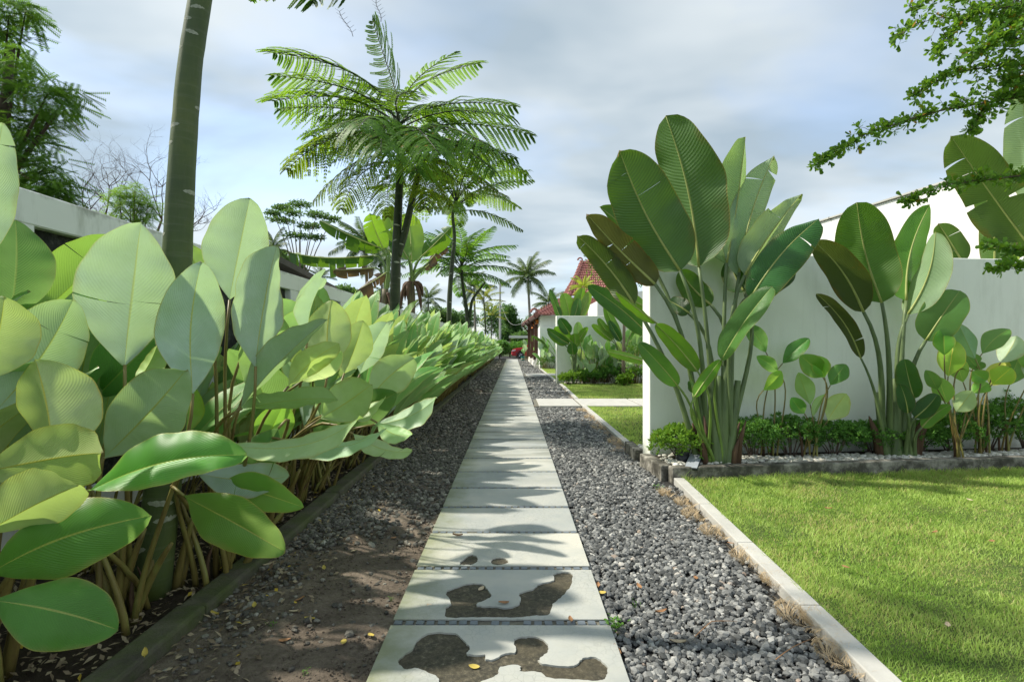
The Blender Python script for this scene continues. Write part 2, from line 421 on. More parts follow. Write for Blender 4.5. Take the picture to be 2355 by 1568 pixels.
def path_mat():
    t = NT('cracked_concrete')
    v = t.world()
    base = t.ramp(t.noise(1.6, 6, 0.6, v), (0.30, (0.31, 0.33, 0.325)), (0.5, (0.43, 0.44, 0.42)), (0.68, (0.54, 0.525, 0.48)))
    base = t.mix(t.ramp(t.noise(9, 5, 0.65, v), (0.40, 0.0), (0.72, 0.35)), base, (0.52, 0.50, 0.43))
    dist = t.n('ShaderNodeVectorMath', operation='ADD'); t.put(dist.inputs[0], v)
    nv = t.n('ShaderNodeTexNoise'); t.put(nv.inputs['Vector'], v); nv.inputs['Scale'].default_value = 14
    sc = t.n('ShaderNodeVectorMath', operation='SCALE'); t.put(sc.inputs[0], nv.outputs['Color']); sc.inputs['Scale'].default_value = 0.03
    t.put(dist.inputs[1], sc.outputs[0])
    vo = t.n('ShaderNodeTexVoronoi', feature='DISTANCE_TO_EDGE'); t.put(vo.inputs['Vector'], dist.outputs[0]); vo.inputs['Scale'].default_value = 30
    crack = t.ramp(vo.outputs['Distance'], (0.0, 1.0), (0.05, 0.0))
    cm = t.math('MULTIPLY', crack, t.ramp(t.noise(1.9, 3, 0.5, v), (0.40, 0.0), (0.62, 0.5)))
    base = t.mix(cm, base, (0.20, 0.21, 0.195))
    sp = t.n('ShaderNodeSeparateXYZ'); t.put(sp.inputs[0], v)
    # algae creeping in from the bed side, tree shade painted as dark bands across the slabs
    edge = t.ramp(t.math('ADD', t.math('MULTIPLY', sp.outputs[0], -1.0), t.math('MULTIPLY', t.noise(5, 5, 0.7, v), 0.5)), (0.58, 0.0), (0.86, 0.75))
    base = t.mix(edge, base, (0.17, 0.19, 0.075))
    tree_shade = t.noise(1.0, 4, 0.6, t.mapped(v, (0.7, 3.4, 1)))
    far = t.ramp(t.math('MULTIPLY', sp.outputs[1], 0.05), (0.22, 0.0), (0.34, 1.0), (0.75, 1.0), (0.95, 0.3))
    shade_fac = t.math('MULTIPLY', t.ramp(tree_shade, (0.47, 0.0), (0.60, 0.62)), far)
    base = t.mix(shade_fac, base, (0.15, 0.155, 0.12))
    ob = t.n('ShaderNodeObjectInfo').outputs['Random']
    base = t.mix(1.0, base, t.ramp(ob, (0.0, (0.82, 0.84, 0.84)), (1.0, (1.08, 1.06, 1.0))), 'MULTIPLY')
    pits = t.noise(90, 3, 0.6, v)
    h = t.math('SUBTRACT', t.math('MULTIPLY', pits, 0.35), t.math('MULTIPLY', cm, 1.0))
    return t.done(t.bsdf(base, 0.62, t.bump(h, 0.22, 0.006), 0.4))
M['concrete'] = path_mat()
def aggregate():
    t = NT('exposed_aggregate')
    v = t.world()
    f = t.noise(42, 7, 0.8, v)
    col = t.ramp(f, (0.34, (0.018, 0.016, 0.011)), (0.5, (0.062, 0.056, 0.038)), (0.62, (0.14, 0.12, 0.08)), (0.72, (0.34, 0.33, 0.28)))
    col = t.mix(t.ramp(t.noise(4, 4, 0.6, v), (0.4, 0.0), (0.65, 0.6)), col, (0.085, 0.07, 0.04))
    return t.done(t.bsdf(col, 0.75, t.bump(f, 0.6, 0.01), 0.4))
M['aggregate'] = aggregate()
M['tile'] = simple('slate_tile', (0.155, 0.18, 0.205), 0.42, 0.2, 30, 0.1, 90)
M['grout'] = simple('sandy_grout', (0.20, 0.19, 0.15), 0.9, 0.35, 40, 0.6, 120)
M['kerb'] = simple('kerb_concrete', (0.50, 0.49, 0.45), 0.8, 0.18, 5, 0.25, 90)

def mossy(name, c0, c1, moss, amt):
    t = NT(name)
    v = t.world()
    col = t.ramp(t.noise(6, 6, 0.65, v), (0.3, c0), (0.7, c1))
    m = t.ramp(t.noise(4.5, 6, 0.7, v), (0.5 - amt * 0.2, 0.0), (0.68 - amt * 0.12, amt))
    col = t.mix(m, col, moss)
    return t.done(t.bsdf(col, 0.85, t.bump(t.noise(50, 5, 0.7, v), 0.5, 0.01), 0.25))
M['moss_curb'] = mossy('mossy_curb', (0.06, 0.055, 0.043), (0.13, 0.12, 0.092), (0.075, 0.11, 0.016), 0.55)
def bedcurb():
    t = NT('stained_curb')
    v = t.world()
    sp = t.n('ShaderNodeSeparateXYZ'); t.put(sp.inputs[0], v)
    f = t.noise(7, 6, 0.7, v)
    col = t.ramp(t.math('ADD', f, t.math('MULTIPLY', t.noise(2.2, 3, 0.5, v), 0.3)), (0.40, (0.03, 0.028, 0.022)), (0.60, (0.10, 0.095, 0.078)), (0.80, (0.36, 0.34, 0.29)))
    return t.done(t.bsdf(col, 0.85, t.bump(f, 0.4, 0.01), 0.25))
M['bed_curb'] = bedcurb()
def soil(name, c0, c1, c2_, bs=0.8):
    t = NT(name)
    v = t.world()
    f = t.noise(2.2, 7, 0.7, v); g = t.noise(42, 5, 0.7, v)
    col = t.ramp(t.math('ADD', t.math('MULTIPLY', f, 0.6), t.math('MULTIPLY', g, 0.4)), (0.32, c0), (0.5, c1), (0.68, c2_))
    return t.done(t.bsdf(col, 0.92, t.bump(t.math('ADD', g, f), bs, 0.02), 0.2))
M['soil'] = soil('dark_soil', (0.066, 0.052, 0.039), (0.145, 0.117, 0.090), (0.26, 0.215, 0.165))
M['bed_soil'] = soil('bed_soil', (0.022, 0.016, 0.011), (0.045, 0.034, 0.024), (0.075, 0.058, 0.04))
M['gravel_base'] = soil('gravel_base', (0.012, 0.012, 0.012), (0.03, 0.03, 0.029), (0.07, 0.068, 0.062))
M['lawn_base'] = soil('lawn_soil', (0.04, 0.065, 0.015), (0.08, 0.12, 0.03), (0.14, 0.17, 0.05))
M['dirt'] = soil('tan_dirt', (0.12, 0.095, 0.065), (0.20, 0.16, 0.11), (0.30, 0.24, 0.17))
M['terrain'] = soil('terrain', (0.03, 0.045, 0.016), (0.05, 0.075, 0.025), (0.08, 0.09, 0.04))
M['asphalt'] = soil('asphalt', (0.03, 0.03, 0.03), (0.05, 0.05, 0.048), (0.08, 0.08, 0.075), 0.3)

def stones(name, *stops, rough=0.8):
    t = NT(name)
    col = t.ramp(t.attr('tint'), *stops)
    g = t.noise(160, 4, 0.7, t.world())
    col = t.mix(t.ramp(g, (0.35, 0.45), (0.7, 0.0)), col, t.mix(1.0, col, (0.5, 0.5, 0.5), 'MULTIPLY'))
    return t.done(t.bsdf(col, rough, t.bump(g, 0.5, 0.004), 0.3))
M['gravel'] = stones('volcanic_gravel', (0.0, (0.048, 0.051, 0.050)), (0.35, (0.135, 0.139, 0.136)), (0.7, (0.30, 0.302, 0.288)), (0.88, (0.52, 0.51, 0.47)), (0.94, (0.34, 0.26, 0.20)), (1.0, (0.55, 0.50, 0.43)))
M['gravel_brown'] = stones('dusty_gravel', (0.0, (0.06, 0.056, 0.048)), (0.5, (0.17, 0.16, 0.135)), (0.85, (0.32, 0.30, 0.25)), (1.0, (0.46, 0.44, 0.38)))
M['pebble'] = stones('white_pebble', (0.0, (0.34, 0.33, 0.27)), (0.5, (0.56, 0.54, 0.46)), (1.0, (0.78, 0.77, 0.70)), rough=0.5)

def plaster(name, base, stain, amt, top=None, grime=0.0):
    t = NT(name)
    v = t.world()
    col = t.mix(t.ramp(t.noise(1.3, 5, 0.6, v), (0.3, 0.0), (0.75, 1.0)), tuple(x * 0.93 for x in base), base)
    st = t.noise(2.0, 6, 0.7, t.mapped(v, (2.2, 2.2, 0.5)))
    col = t.mix(t.math('MULTIPLY', t.ramp(st, (0.52, 0.0), (0.75, 1.0)), amt), col, stain)
    if top is not None:
        sp = t.n('ShaderNodeSeparateXYZ'); t.put(sp.inputs[0], v)
        tp = t.ramp(t.math('ADD', t.math('MULTIPLY', t.math('SUBTRACT', sp.outputs[2], top), 4.0), t.noise(5, 6, 0.7, t.mapped(v, (1, 1, 0.6)))), (0.42, 0.0), (0.62, 0.6))
        col = t.mix(tp, col, (0.15, 0.15, 0.11))
    if grime:
        sp = t.n('ShaderNodeSeparateXYZ'); t.put(sp.inputs[0], v)
        gm = t.ramp(t.math('SUBTRACT', t.noise(4, 6, 0.7, v), t.math('MULTIPLY', sp.outputs[2], 1.1)), (0.18, 0.0), (0.48, grime))
        col = t.mix(gm, col, (0.36, 0.37, 0.29))
        sk = t.noise(1.0, 5, 0.65, t.mapped(v, (9, 9, 0.35)))
        col = t.mix(t.math('MULTIPLY', t.ramp(sk, (0.58, 0.0), (0.74, 1.0)), grime * 0.35), col, (0.55, 0.58, 0.48))
    return t.done(t.bsdf(col, 0.75, t.bump(t.noise(22, 5, 0.6, v), 0.14, 0.008), 0.3))
M['white'] = plaster('white_plaster', (0.89, 0.92, 0.84), (0.60, 0.62, 0.54), 0.40, grime=0.6)
M['white_old'] = plaster('weathered_white_paint', (0.80, 0.81, 0.76), (0.42, 0.43, 0.36), 0.75, top=2.29)
M['white_house'] = plaster('house_white_paint', (0.84, 0.83, 0.79), (0.72, 0.72, 0.66), 0.25)
def rough_stone():
    t = NT('dark_stone_panel')
    v = t.world()
    f = t.noise(9, 7, 0.72, v)
    col = t.ramp(f, (0.34, (0.014, 0.015, 0.014)), (0.52, (0.040, 0.042, 0.037)), (0.70, (0.12, 0.125, 0.105)))
    return t.done(t.bsdf(col, 0.9, t.bump(f, 1.0, 0.05), 0.3))
M['stone_panel'] = rough_stone()
M['roof'] = simple('terracotta', (0.36, 0.15, 0.125), 0.75, 0.35, 5, 0.3, 40)
M['roof_dark'] = simple('dark_roof_sheet', (0.09, 0.08, 0.07), 0.8, 0.2, 6)
M['dark_wood'] = simple('dark_wood', (0.075, 0.03, 0.018), 0.6, 0.25, 10)
M['plinth'] = simple('plinth_paint', (0.72, 0.70, 0.64), 0.7, 0.1, 3)
M['red_paint'] = simple('red_car_paint', (0.55, 0.012, 0.03), 0.22, 0.03, 3, spec=0.6)
M['glass'] = simple('dark_glass', (0.06, 0.08, 0.10), 0.06, 0.05, 2, spec=0.8)
M['chrome'] = simple('bright_metal', (0.65, 0.66, 0.68), 0.25, 0.05, 5, metal=1.0)
M['lamp_glass'] = simple('headlight_glass', (0.75, 0.78, 0.80), 0.12, 0.05, 5, spec=0.8)
M['rubber'] = simple('black_rubber', (0.018, 0.018, 0.018), 0.75, 0.1, 10)
M['bucket'] = simple('green_plastic', (0.02, 0.24, 0.20), 0.4, 0.08, 6)
M['bucket_band'] = simple('beige_plastic', (0.55, 0.48, 0.33), 0.45, 0.08, 6)
M['orange'] = simple('orange_lantern', (0.55, 0.17, 0.02), 0.5, 0.1, 10)
M['black_plastic'] = simple('black_plastic', (0.025, 0.028, 0.032), 0.45, 0.1, 10)
M['fixture'] = simple('grey_fixture', (0.34, 0.37, 0.40), 0.35, 0.08, 10, spec=0.5)
M['pole'] = simple('concrete_pole', (0.42, 0.43, 0.42), 0.8, 0.1, 4)
M['litter'] = foliage_mat('leaf_litter', (0.13, 0.09, 0.055), (0.38, 0.31, 0.21), (0.2, 0.15, 0.08), 0.1, 0.8, yellow=(0.50, 0.36, 0.05))
M['fallen_yellow'] = simple('fallen_yellow_leaf', (0.55, 0.42, 0.09), 0.6, 0.2, 30)
M['fallen_brown'] = simple('fallen_brown_leaf', (0.33, 0.17, 0.075), 0.7, 0.25, 30)
M['fallen_pale'] = simple('fallen_pale_leaf', (0.52, 0.42, 0.28), 0.7, 0.2, 30)

# ------------------------------------------------------------------ ground and setting
rng = np.random.default_rng(7)
def sheet(name, x0, x1, y0, y1, z, mat, nx=2, ny=2, amp=0.0, sc=3.0, kind='structure', edges=None):
    """flat or gently uneven sheet; edges(y)->(x0,x1) overrides the sides"""
    ys = np.linspace(y0, y1, ny); vs = []
    for y in ys:
        a, b = edges(y) if edges else (x0, x1)
        for x in np.linspace(a, b, nx):
            dz = amp * mnoise.fractal(Vector((x * sc, y * sc, 0.0)), 0.6, 2.0, 4) if amp else 0.0
            vs.append((x, y, z + dz))
    f = [(i*nx+j, i*nx+j+1, (i+1)*nx+j+1, (i+1)*nx+j) for i in range(ny-1) for j in range(nx-1)]
    o = obj(name, npmesh(name, vs, f), mat)
    return tag(o, kind=kind)

def kerbx(y):          # inner (gravel side) line of the thin kerb
    pts = [(1.0, 1.33), (2.0, 1.385), (5.15, 1.555), (5.9, 1.47), (11.2, 1.475), (17.2, 1.56), (18.5, 1.52), (27, 1.48), (48, 1.46)]
    return float(np.interp(y, [p[0] for p in pts], [p[1] for p in pts]))
PX0, PX1 = -0.566, 0.453
terr = sheet('ground', -300, 300, -60, 500, -0.075, M['terrain'])
sheet('soil_strip', -1.5, PX0 + 0.02, 0.6, 48.3, -0.035, M['soil'], 22, 500, 0.014, 5.0)
sheet('planting_bed', -3.2, -1.6, 0.4, 48.3, -0.01, M['bed_soil'], 16, 300, 0.02, 4.0)
sheet('gravel_bed', 0, 0, 0.6, 48.3, -0.045, M['gravel_base'], 10, 240, 0.008, 4.0, edges=lambda y: (PX1 - 0.02, kerbx(y) + 0.02))
sheet('lawn', 0, 0, 0.9, 5.28, -0.012, M['lawn_base'], 40, 60, 0.012, 1.5, edges=lambda y: (kerbx(y) + 0.05, 9.5))
sheet('back_lawn', 0, 0, 6.0, 18.1, -0.012, M['lawn_base'], 30, 80, 0.012, 1.5, edges=lambda y: (kerbx(y) + 0.05, 9.5))
sheet('far_lawn', 0, 0, 18.5, 29.2, -0.012, M['lawn_base'], 10, 60, 0.012, 1.5, edges=lambda y: (kerbx(y) + 0.05, 9.5))
sheet('driveway', -8, 14, 48.7, 62, -0.02, M['asphalt'])

# --- path: slabs, joint tiles
path = thing('path', None, None); path['kind'] = 'structure'
joint_y = []
for py in (1430.0, 1305.0, 1222.5, 1164.5, 1121.0, 1084.0, 1053.0):
    joint_y.append(CAM_H * F / (py - VY))
step = 0.615
ys = [joint_y[0] - step, ] + joint_y
while ys[-1] < 48.2: ys.append(ys[-1] + step)
ys = [ys[0] - step] + ys
GAP = 0.052
def slab_mesh(w, l, h):
    mb = MB(); mb.box(-w/2, w/2, -l/2, l/2, -h, 0)
    return mb.mesh('paving_slab')
def curve_coat(name, outer, holes, h):
    cu = bpy.data.curves.new(name, 'CURVE'); cu.dimensions = '2D'; cu.fill_mode = 'BOTH'; cu.extrude = h / 2
    for poly in [outer] + holes:
        s = cu.splines.new('POLY'); s.points.add(len(poly) - 1)
        for i, q in enumerate(poly): s.points[i].co = (q[0], q[1], 0, 1)
        s.use_cyclic_u = True
    o = bpy.data.objects.new(name, cu); COL.objects.link(o)
    dg = bpy.context.evaluated_depsgraph_get()
    me = bpy.data.meshes.new_from_object(o.evaluated_get(dg))
    bpy.data.objects.remove(o); bpy.data.curves.remove(cu)
    me.transform(Matrix.Translation((0, 0, -h / 2)))
    return me
def rag(pts, seed, amp=0.006, sub=5):
    """ragged outline between traced points"""
    r = random.Random(seed); out = []
    n = len(pts)
    for i in range(n):
        a = Vector(pts[i]); b = Vector(pts[(i+1) % n])
        p0 = Vector(pts[i-1]); p3 = Vector(pts[(i+2) % n])
        for j in range(sub):
            t = j / sub
            q = 0.5*((2*a) + (b-p0)*t + (2*p0-5*a+4*b-p3)*t*t + (3*a-p0-3*b+p3)*t**3)
            out.append((q.x + r.uniform(-amp, amp), q.y + r.uniform(-amp, amp)))
    return out
def gp(x, y):
    a, b = k1(x, y); Y = CAM_H * F / (b - VY)
    return ((a - VX) / F * Y, Y)
holes_px = [
    # nearest slab
    [[(528,1440),(600,1380),(640,1320),(710,1285),(850,1285),(900,1330),(935,1370),(925,1405),(1020,1410),(1030,1435),(1075,1435),(1140,1400),(1200,1390),(1195,1320),(1260,1303),(1330,1308),(1385,1350),(1385,1390),(1340,1430),(1350,1460),(1480,1472),(1545,1470),(1590,1430),(1660,1425),(1725,1470),(1728,1525),(1690,1556),(1560,1552),(1400,1542),(1330,1508),(1235,1505),(1220,1470),(1110,1478),(1100,1520),(1010,1560),(900,1590),(780,1580),(740,1530),(640,1488),(560,1492)]],
    # second slab
    [[(800,1060),(830,1030),(940,998),(1010,1005),(1035,1030),(1060,1070),(1020,1095),(980,1115),(985,1128),(1070,1130),(1150,1140),(1215,1120),(1230,1090),(1225,1055),(1300,1030),(1340,1000),(1420,980),(1420,945),(1480,932),(1525,945),(1525,985),(1500,1040),(1450,1090),(1410,1125),(1395,1175),(1300,1185),(1215,1198),(1100,1200),(950,1200),(805,1195),(800,1140),(830,1110)]],
    # third slab, two small ones
    [[(878,900),(895,865),(940,833),(975,845),(980,870),(950,900),(915,908)], [(1062,880),(1070,855),(1130,853),(1160,875),(1120,892),(1080,892)]],
]
big = {}
for i in range(len(ys) - 1):
    y0, y1 = ys[i] + GAP / 2, ys[i+1] - GAP / 2
    cx, cy = (PX0 + PX1) / 2, (y0 + y1) / 2
    key = round(y1 - y0, 2)
    dz = random.Random(i).uniform(-0.002, 0.003)
    hole_sets = None
    for hs in holes_px:
        yc = np.mean([gp(*q)[1] for q in hs[0]])
        if y0 < yc < y1: hole_sets = hs
    if hole_sets:
        outer = [(PX0, y0), (PX1, y0), (PX1, y1), (PX0, y1)]
        hl = [rag([(min(max(gp(*q)[0], PX0 + 0.02), PX1 - 0.02), min(max(gp(*q)[1], y0 + 0.02), y1 - 0.02)) for q in h], 3 + j, 0.004) for j, h in enumerate(hole_sets)]
        me = curve_coat('plaster_coat', outer, hl, 0.008)
        me.transform(Matrix.Translation((-cx, -cy, 0)))
        so = obj('paving_slab', me, M['concrete'], path, (cx, cy, 0.0))
        so['label'] = 'worn slab with dark patches where the coat broke off'
        mb = MB(); mb.box(-(PX1-PX0)/2 + 0.001, (PX1-PX0)/2 - 0.001, -(y1-y0)/2 + 0.001, (y1-y0)/2 - 0.001, -0.07, -0.0078)
        ao = obj('bare_concrete', mb.mesh('bare_concrete'), M['aggregate'], so)
    else:
        if key not in big: big[key] = slab_mesh(PX1 - PX0, y1 - y0, 0.07)
        so = obj('paving_slab', big[key], M['concrete'], path, (cx, cy, dz))
        bevelled(so, 0.006, 1)
mb = MB(); mb.box(PX0 + 0.004, PX1 - 0.004, ys[0], ys[-1], -0.072, -0.011)
obj('joint_mortar', mb.mesh('joint_mortar'), M['grout'], path)
mb = MB(); mb.box(-0.0175, 0.0175, -0.0165, 0.0165, -0.012, 0.0)
tile_me = mb.mesh('joint_tile')
rj = random.Random(5)
for jy in ys[1:11]:
    nx = 20
    for q in range(nx):
        if rj.random() < 0.05: continue
        x = PX0 + 0.03 + (PX1 - PX0 - 0.06) * q / (nx - 1)
        to = obj('joint_tile', tile_me, M['tile'], path, (x + rj.uniform(-0.003, 0.003), jy + rj.uniform(-0.002, 0.002), rj.uniform(-0.004, 0.001)))
        to.rotation_euler = (rj.uniform(-0.05, 0.05), rj.uniform(-0.05, 0.05), rj.uniform(-0.08, 0.08))

# --- cross paths of pale slabs
def crosspath(name, y0, y1, x1, label):
    t = thing(name, None, None); t['kind'] = 'structure'
    xs = [PX1 + 0.09, 1.46, 2.75, 4.0, 5.3, 6.6]
    for a, b in zip(xs[:-1], xs[1:]):
        mb = MB(); mb.box(-(b-a)/2 + 0.02, (b-a)/2 - 0.02, -(y1-y0)/2, (y1-y0)/2, -0.06, 0.012)
        bevelled(obj('paving_slab', mb.mesh('paving_slab'), M['kerb'], t, ((a+b)/2, (y0+y1)/2, 0)), 0.006, 1)
    mb = MB(); mb.box(xs[0] - 0.06, xs[-1], y0 + 0.03, y1 - 0.03, -0.06, -0.004)
    obj('joint_mortar', mb.mesh('joint_mortar'), M['grout'], t)
crosspath('side_path', 11.25, 12.75, 6.5, '')
crosspath('side_path', 22.2, 24.0, 6.5, '')

# --- thin kerb along the lawn: precast lengths
def kerb(y0, y1, n, w, name, label, group):
    t = thing(name, label, 'kerb', (kerbx(y0), y0, 0), group)
    yy = np.linspace(y0, y1, n + 1)
    for a, b in zip(yy[:-1], yy[1:]):
        mb = MB(); xa, xb = kerbx(a) - kerbx(y0), kerbx(b) - kerbx(y0)
        a2, b2 = a - y0 + 0.003, b - y0 - 0.003
        vs = [(xa, a2, -0.08), (xa + w, a2, -0.08), (xb + w, b2, -0.08), (xb, b2, -0.08)]
        vs += [(q[0], q[1], 0.02) for q in vs]
        mb.add(vs, [(3,2,1,0),(4,5,6,7),(0,1,5,4),(1,2,6,5),(2,3,7,6),(3,0,4,7)])
        bevelled(obj('kerb_length', mb.mesh('kerb_length'), M['kerb'], t), 0.006, 2)
kerb(0.95, 5.12, 5, 0.10, 'lawn_kerb', 'pale thin concrete kerb between dark gravel and the near lawn', None)
kerb(6.25, 11.2, 5, 0.09, 'lawn_kerb', 'thin concrete kerb between white wall end and first side path', None)
kerb(12.8, 17.6, 5, 0.09, 'lawn_kerb', 'thin concrete kerb between first side path and second white wall', None)
kerb(18.6, 22.1, 3, 0.09, 'lawn_kerb', 'short far kerb beside second white wall before far side path', None)
kerb(24.1, 29.0, 3, 0.09, 'lawn_kerb', 'farthest pale kerb leading to the house wall', None)

# --- mossy curb of the left bed
t = thing('bed_curb', 'low mossy dark curb edging the left planting bed', 'curb', (-1.5, 0.6, 0))
for i in range(24):
    mb = MB(); mb.box(-0.14, 0, i*2.0 + 0.004, i*2.0 + 1.996, -0.08, 0.028 + random.Random(i).uniform(-0.006, 0.006))
    bevelled(obj('curb_length', mb.mesh('curb_length'), M['moss_curb'], t), 0.015, 2)

# --- right planting beds in front of the white walls
def ang_pt(o, a, x, y):   # local (x along wall, y behind) -> world
    return Vector((o[0] + x*math.cos(a) - y*math.sin(a), o[1] + x*math.sin(a) + y*math.cos(a), 0))
WA = R(5.9)
def garden_wall(x, y, L, h, th, label):
    t = thing('garden_wall', label, 'wall', (x, y, 0), 'white garden walls', WA)
    mb = MB(); mb.box(0, L, 0, th, -0.08, h)
    bevelled(obj('wall_panel', mb.mesh('wall_panel'), M['white'], t), 0.012, 2)
    return t
garden_wall(1.503, 5.82, 9, 2.315, 0.23, 'nearest white plastered garden wall behind the big paddle-leaf plants')
garden_wall(1.51, 18.2, 9, 2.30, 0.22, 'middle white garden wall with the bushy paddle plants before it')
garden_wall(1.506, 29.4, 5, 2.29, 0.22, 'farthest white garden wall just under the tiled eave')

BC = (1.545, 5.125)      # outer front corner of the raised bed
BA = R(7.0)
t = thing('bed_curb', 'stained concrete curb of the raised bed before nearest white wall', 'curb', (BC[0], BC[1], 0), None, BA)
mb = MB(); mb.box(0, 8.5, 0, 0.11, -0.08, 0.115); bevelled(obj('curb_front', mb.mesh('curb_front'), M['bed_curb'], t), 0.012, 2)
mb = MB(); mb.box(-0.07, 0.05, 0.113, 0.70, -0.08, 0.113); bevelled(obj('curb_side', mb.mesh('curb_side'), M['bed_curb'], t), 0.012, 2)
t2 = thing('bed_curb', 'short stained curb left behind the nearest white wall end', 'curb', (1.40, 6.08, 0))
mb = MB(); mb.box(0, 0.10, 0, 0.55, -0.08, 0.10); bevelled(obj('curb_side', mb.mesh('curb_side'), M['bed_curb'], t2), 0.012, 2)
def bed_pt(x, y, z=0.0):
    q = ang_pt(BC, BA, x, y); q.z = z; return q
vs = [bed_pt(0.04, 0.10, 0.085), bed_pt(8.5, 0.10, 0.085), bed_pt(8.5, 1.0, 0.085), bed_pt(0.04, 0.72, 0.085)]
tag(obj('raised_bed_soil', npmesh('raised_bed_soil', vs, [(0,1,2,3)]), M['bed_soil']), kind='structure')

# ------------------------------------------------------------------ left boundary wall
WX = -3.1
t = thing('boundary_wall', 'long weathered white boundary wall with dark stone panels on left', 'wall', (WX, 0, 0))
posts = [-1.0, 1.2, 3.3, 5.4, 7.55, 9.7, 11.85, 14.0, 16.2, 18.4, 20.6, 22.8, 25, 27.2, 29.4, 31.6, 33.8, 36, 38.2, 40.4, 42.6, 44.8, 47, 49]
mb = MB(); mb.box(-0.20, 0, -1.0, 49.2, 2.07, 2.295); bevelled(obj('top_beam', mb.mesh('top_beam'), M['white_old'], t), 0.01, 1)
mb = MB(); mb.box(-0.20, 0, -1.0, 49.2, -0.08, 0.25); obj('bottom_beam', mb.mesh('bottom_beam'), M['white_old'], t)
pm = MB(); pm.box(-0.198, -0.002, -0.14, 0.14, 0.25, 2.07); pm = pm.mesh('post')
for y in posts: obj('post', pm, M['white_old'], t, (0, y, 0))
for a, b in zip(posts[:-1], posts[1:]):
    l = b - a - 0.28
    nx, nz = max(4, int(l / 0.09)), 22
    vs = []
    for i in range(nx + 1):
        for j in range(nz + 1):
            yy_ = a + 0.14 + l * i / nx; zz_ = 0.25 + 1.82 * j / nz
            vs.append((-0.075 + 0.03 * mnoise.fractal(Vector((yy_ * 5, zz_ * 5, 1.0)), 0.6, 2.0, 4), yy_, zz_))
    f = [(i*(nz+1)+j, (i+1)*(nz+1)+j, (i+1)*(nz+1)+j+1, i*(nz+1)+j+1) for i in range(nx) for j in range(nz)]
    obj('stone_panel', npmesh('stone_panel', vs, f), M['stone_panel'], t)
# dark shed roof beyond that wall
t = thing('shed', 'dark sheet roof of a shed showing over the left wall', 'shed', (-3.6, 9.0, 0))
mb = MB()
A, B = P(600, 566, 7.0), P(775, 660, 11.2)
for q in (A, B): pass
sh = [A, B, B + Vector((-2.4, 0.0, -0.5)), A + Vector((-2.4, 0.0, -0.5))]
dn = Vector((0, 0, -0.09))
vs = [q for q in sh] + [q + dn for q in sh]
mb.add(vs, [(0,1,2,3),(7,6,5,4),(0,4,5,1),(1,5,6,2),(2,6,7,3),(3,7,4,0)])
obj('roof_sheet', local(mb.mesh('roof_sheet'), (-3.6, 9, 0)), M['roof_dark'], t)
mb = MB(); mb.box(-2.3, -0.35, -1.9, 2.0, -0.08, 2.2); obj('wall', mb.mesh('wall'), M['white_old'], t)

# ------------------------------------------------------------------ buildings on the right
# white house whose long left wall faces the path
hu = Vector((0.163, -0.987, 0))
hf = Vector(((1815 - VX) / F * 13.6, 13.6, 0))
t = thing('white_house', 'tall white house above the near wall at far right', 'building', hf)
hn = Vector((0.987, 0.163, 0))      # into the house
def quadbox(mb, o, u, ul, n, nl, z0, z1):
    q = [o, o + u*ul, o + u*ul + n*nl, o + n*nl]
    vs = [(p.x, p.y, z0) for p in q] + [(p.x, p.y, z1) for p in q]
    mb.add(vs, [(0,1,2,3),(7,6,5,4),(0,4,5,1),(1,5,6,2),(2,6,7,3),(3,7,4,0)])
mb = MB(); quadbox(mb, Vector((0,0,0)), hu, 9.0, hn, 6.0, -0.08, 4.20); bevelled(obj('wall', mb.mesh('wall'), M['white_house'], t), 0.02, 1)
mb = MB(); quadbox(mb, -hn*0.05 + hu*-0.05, hu, 9.1, hn, 6.1, 4.203, 4.235); obj('roof_edge', mb.mesh('roof_edge'), M['kerb'], t)
for kk in (1.4, 3.6, 5.8):
    mb = MB(); quadbox(mb, -hn*0.053 + hu*kk, hu, 0.02, hn, 0.1, 4.19, 4.24); obj('flashing_joint', mb.mesh('flashing_joint'), M['grout'], t)
mb = MB(); mb.box(-2.2, 1.0, 0.4, 3.0, -0.08, 3.62); bevelled(obj('side_wing', mb.mesh('side_wing'), M['white_house'], t), 0.02, 1)
mb = MB(); mb.box(-2.35, 1.0, 0.25, 3.0, 3.62, 3.80); bevelled(obj('wing_parapet', mb.mesh('wing_parapet'), M['white_house'], t), 0.02, 1)

# tile-roofed pavilion house
def tile_plane(name, bl, br, tl, tr, rows, cols, mat, parent, wave=0.05, lift=0.06):
    """roof plane between four corners: each row of tiles is a curved strip whose lower edge stands proud of the row below"""
    bl, br, tl, tr = (Vector(q) for q in (bl, br, tl, tr))
    n = (br - bl).cross(tl - bl).normalized()
    vs, fs = [], []
    sub = 6
    for i in range(rows):
        t0, t1 = i / rows, (i + 1.12) / rows
        b = len(vs)
        m = cols * sub
        for e, tt in ((lift * 0.15, t1), (lift, t0)):
            l = bl.lerp(tl, tt); r_ = br.lerp(tr, tt)
            for j in range(m + 1):
                ph = (j % sub) / sub
                hgt = wave * abs(math.sin(math.pi * ph)) * (1.0 if e == lift else 0.8)
                vs.append(l.lerp(r_, j / m) + n * (e + hgt))
        l = bl.lerp(tl, t0); r_ = br.lerp(tr, t0)
        for j in range(m + 1): vs.append(l.lerp(r_, j / m) + n * -0.01)
        k = m + 1
        for j in range(m):
            fs.append((b+k+j, b+k+j+1, b+j+1, b+j)); fs.append((b+2*k+j, b+2*k+j+1, b+k+j+1, b+k+j))
    me = npmesh(name, [q[:] for q in vs], fs, smooth=False)
    o = obj(name, me, mat, parent); o['kind'] = 'stuff'
    return o
hl = Vector((1.5, 29.7, 0))
t = thing('tiled_house', 'white house with steep red clay tile roof and dark wood porch', 'building', (0, 0, 0))
mb = MB(); mb.box(1.52, 9, 29.75, 40, -0.08, 2.95); obj('wall', mb.mesh('wall'), M['white'], t)
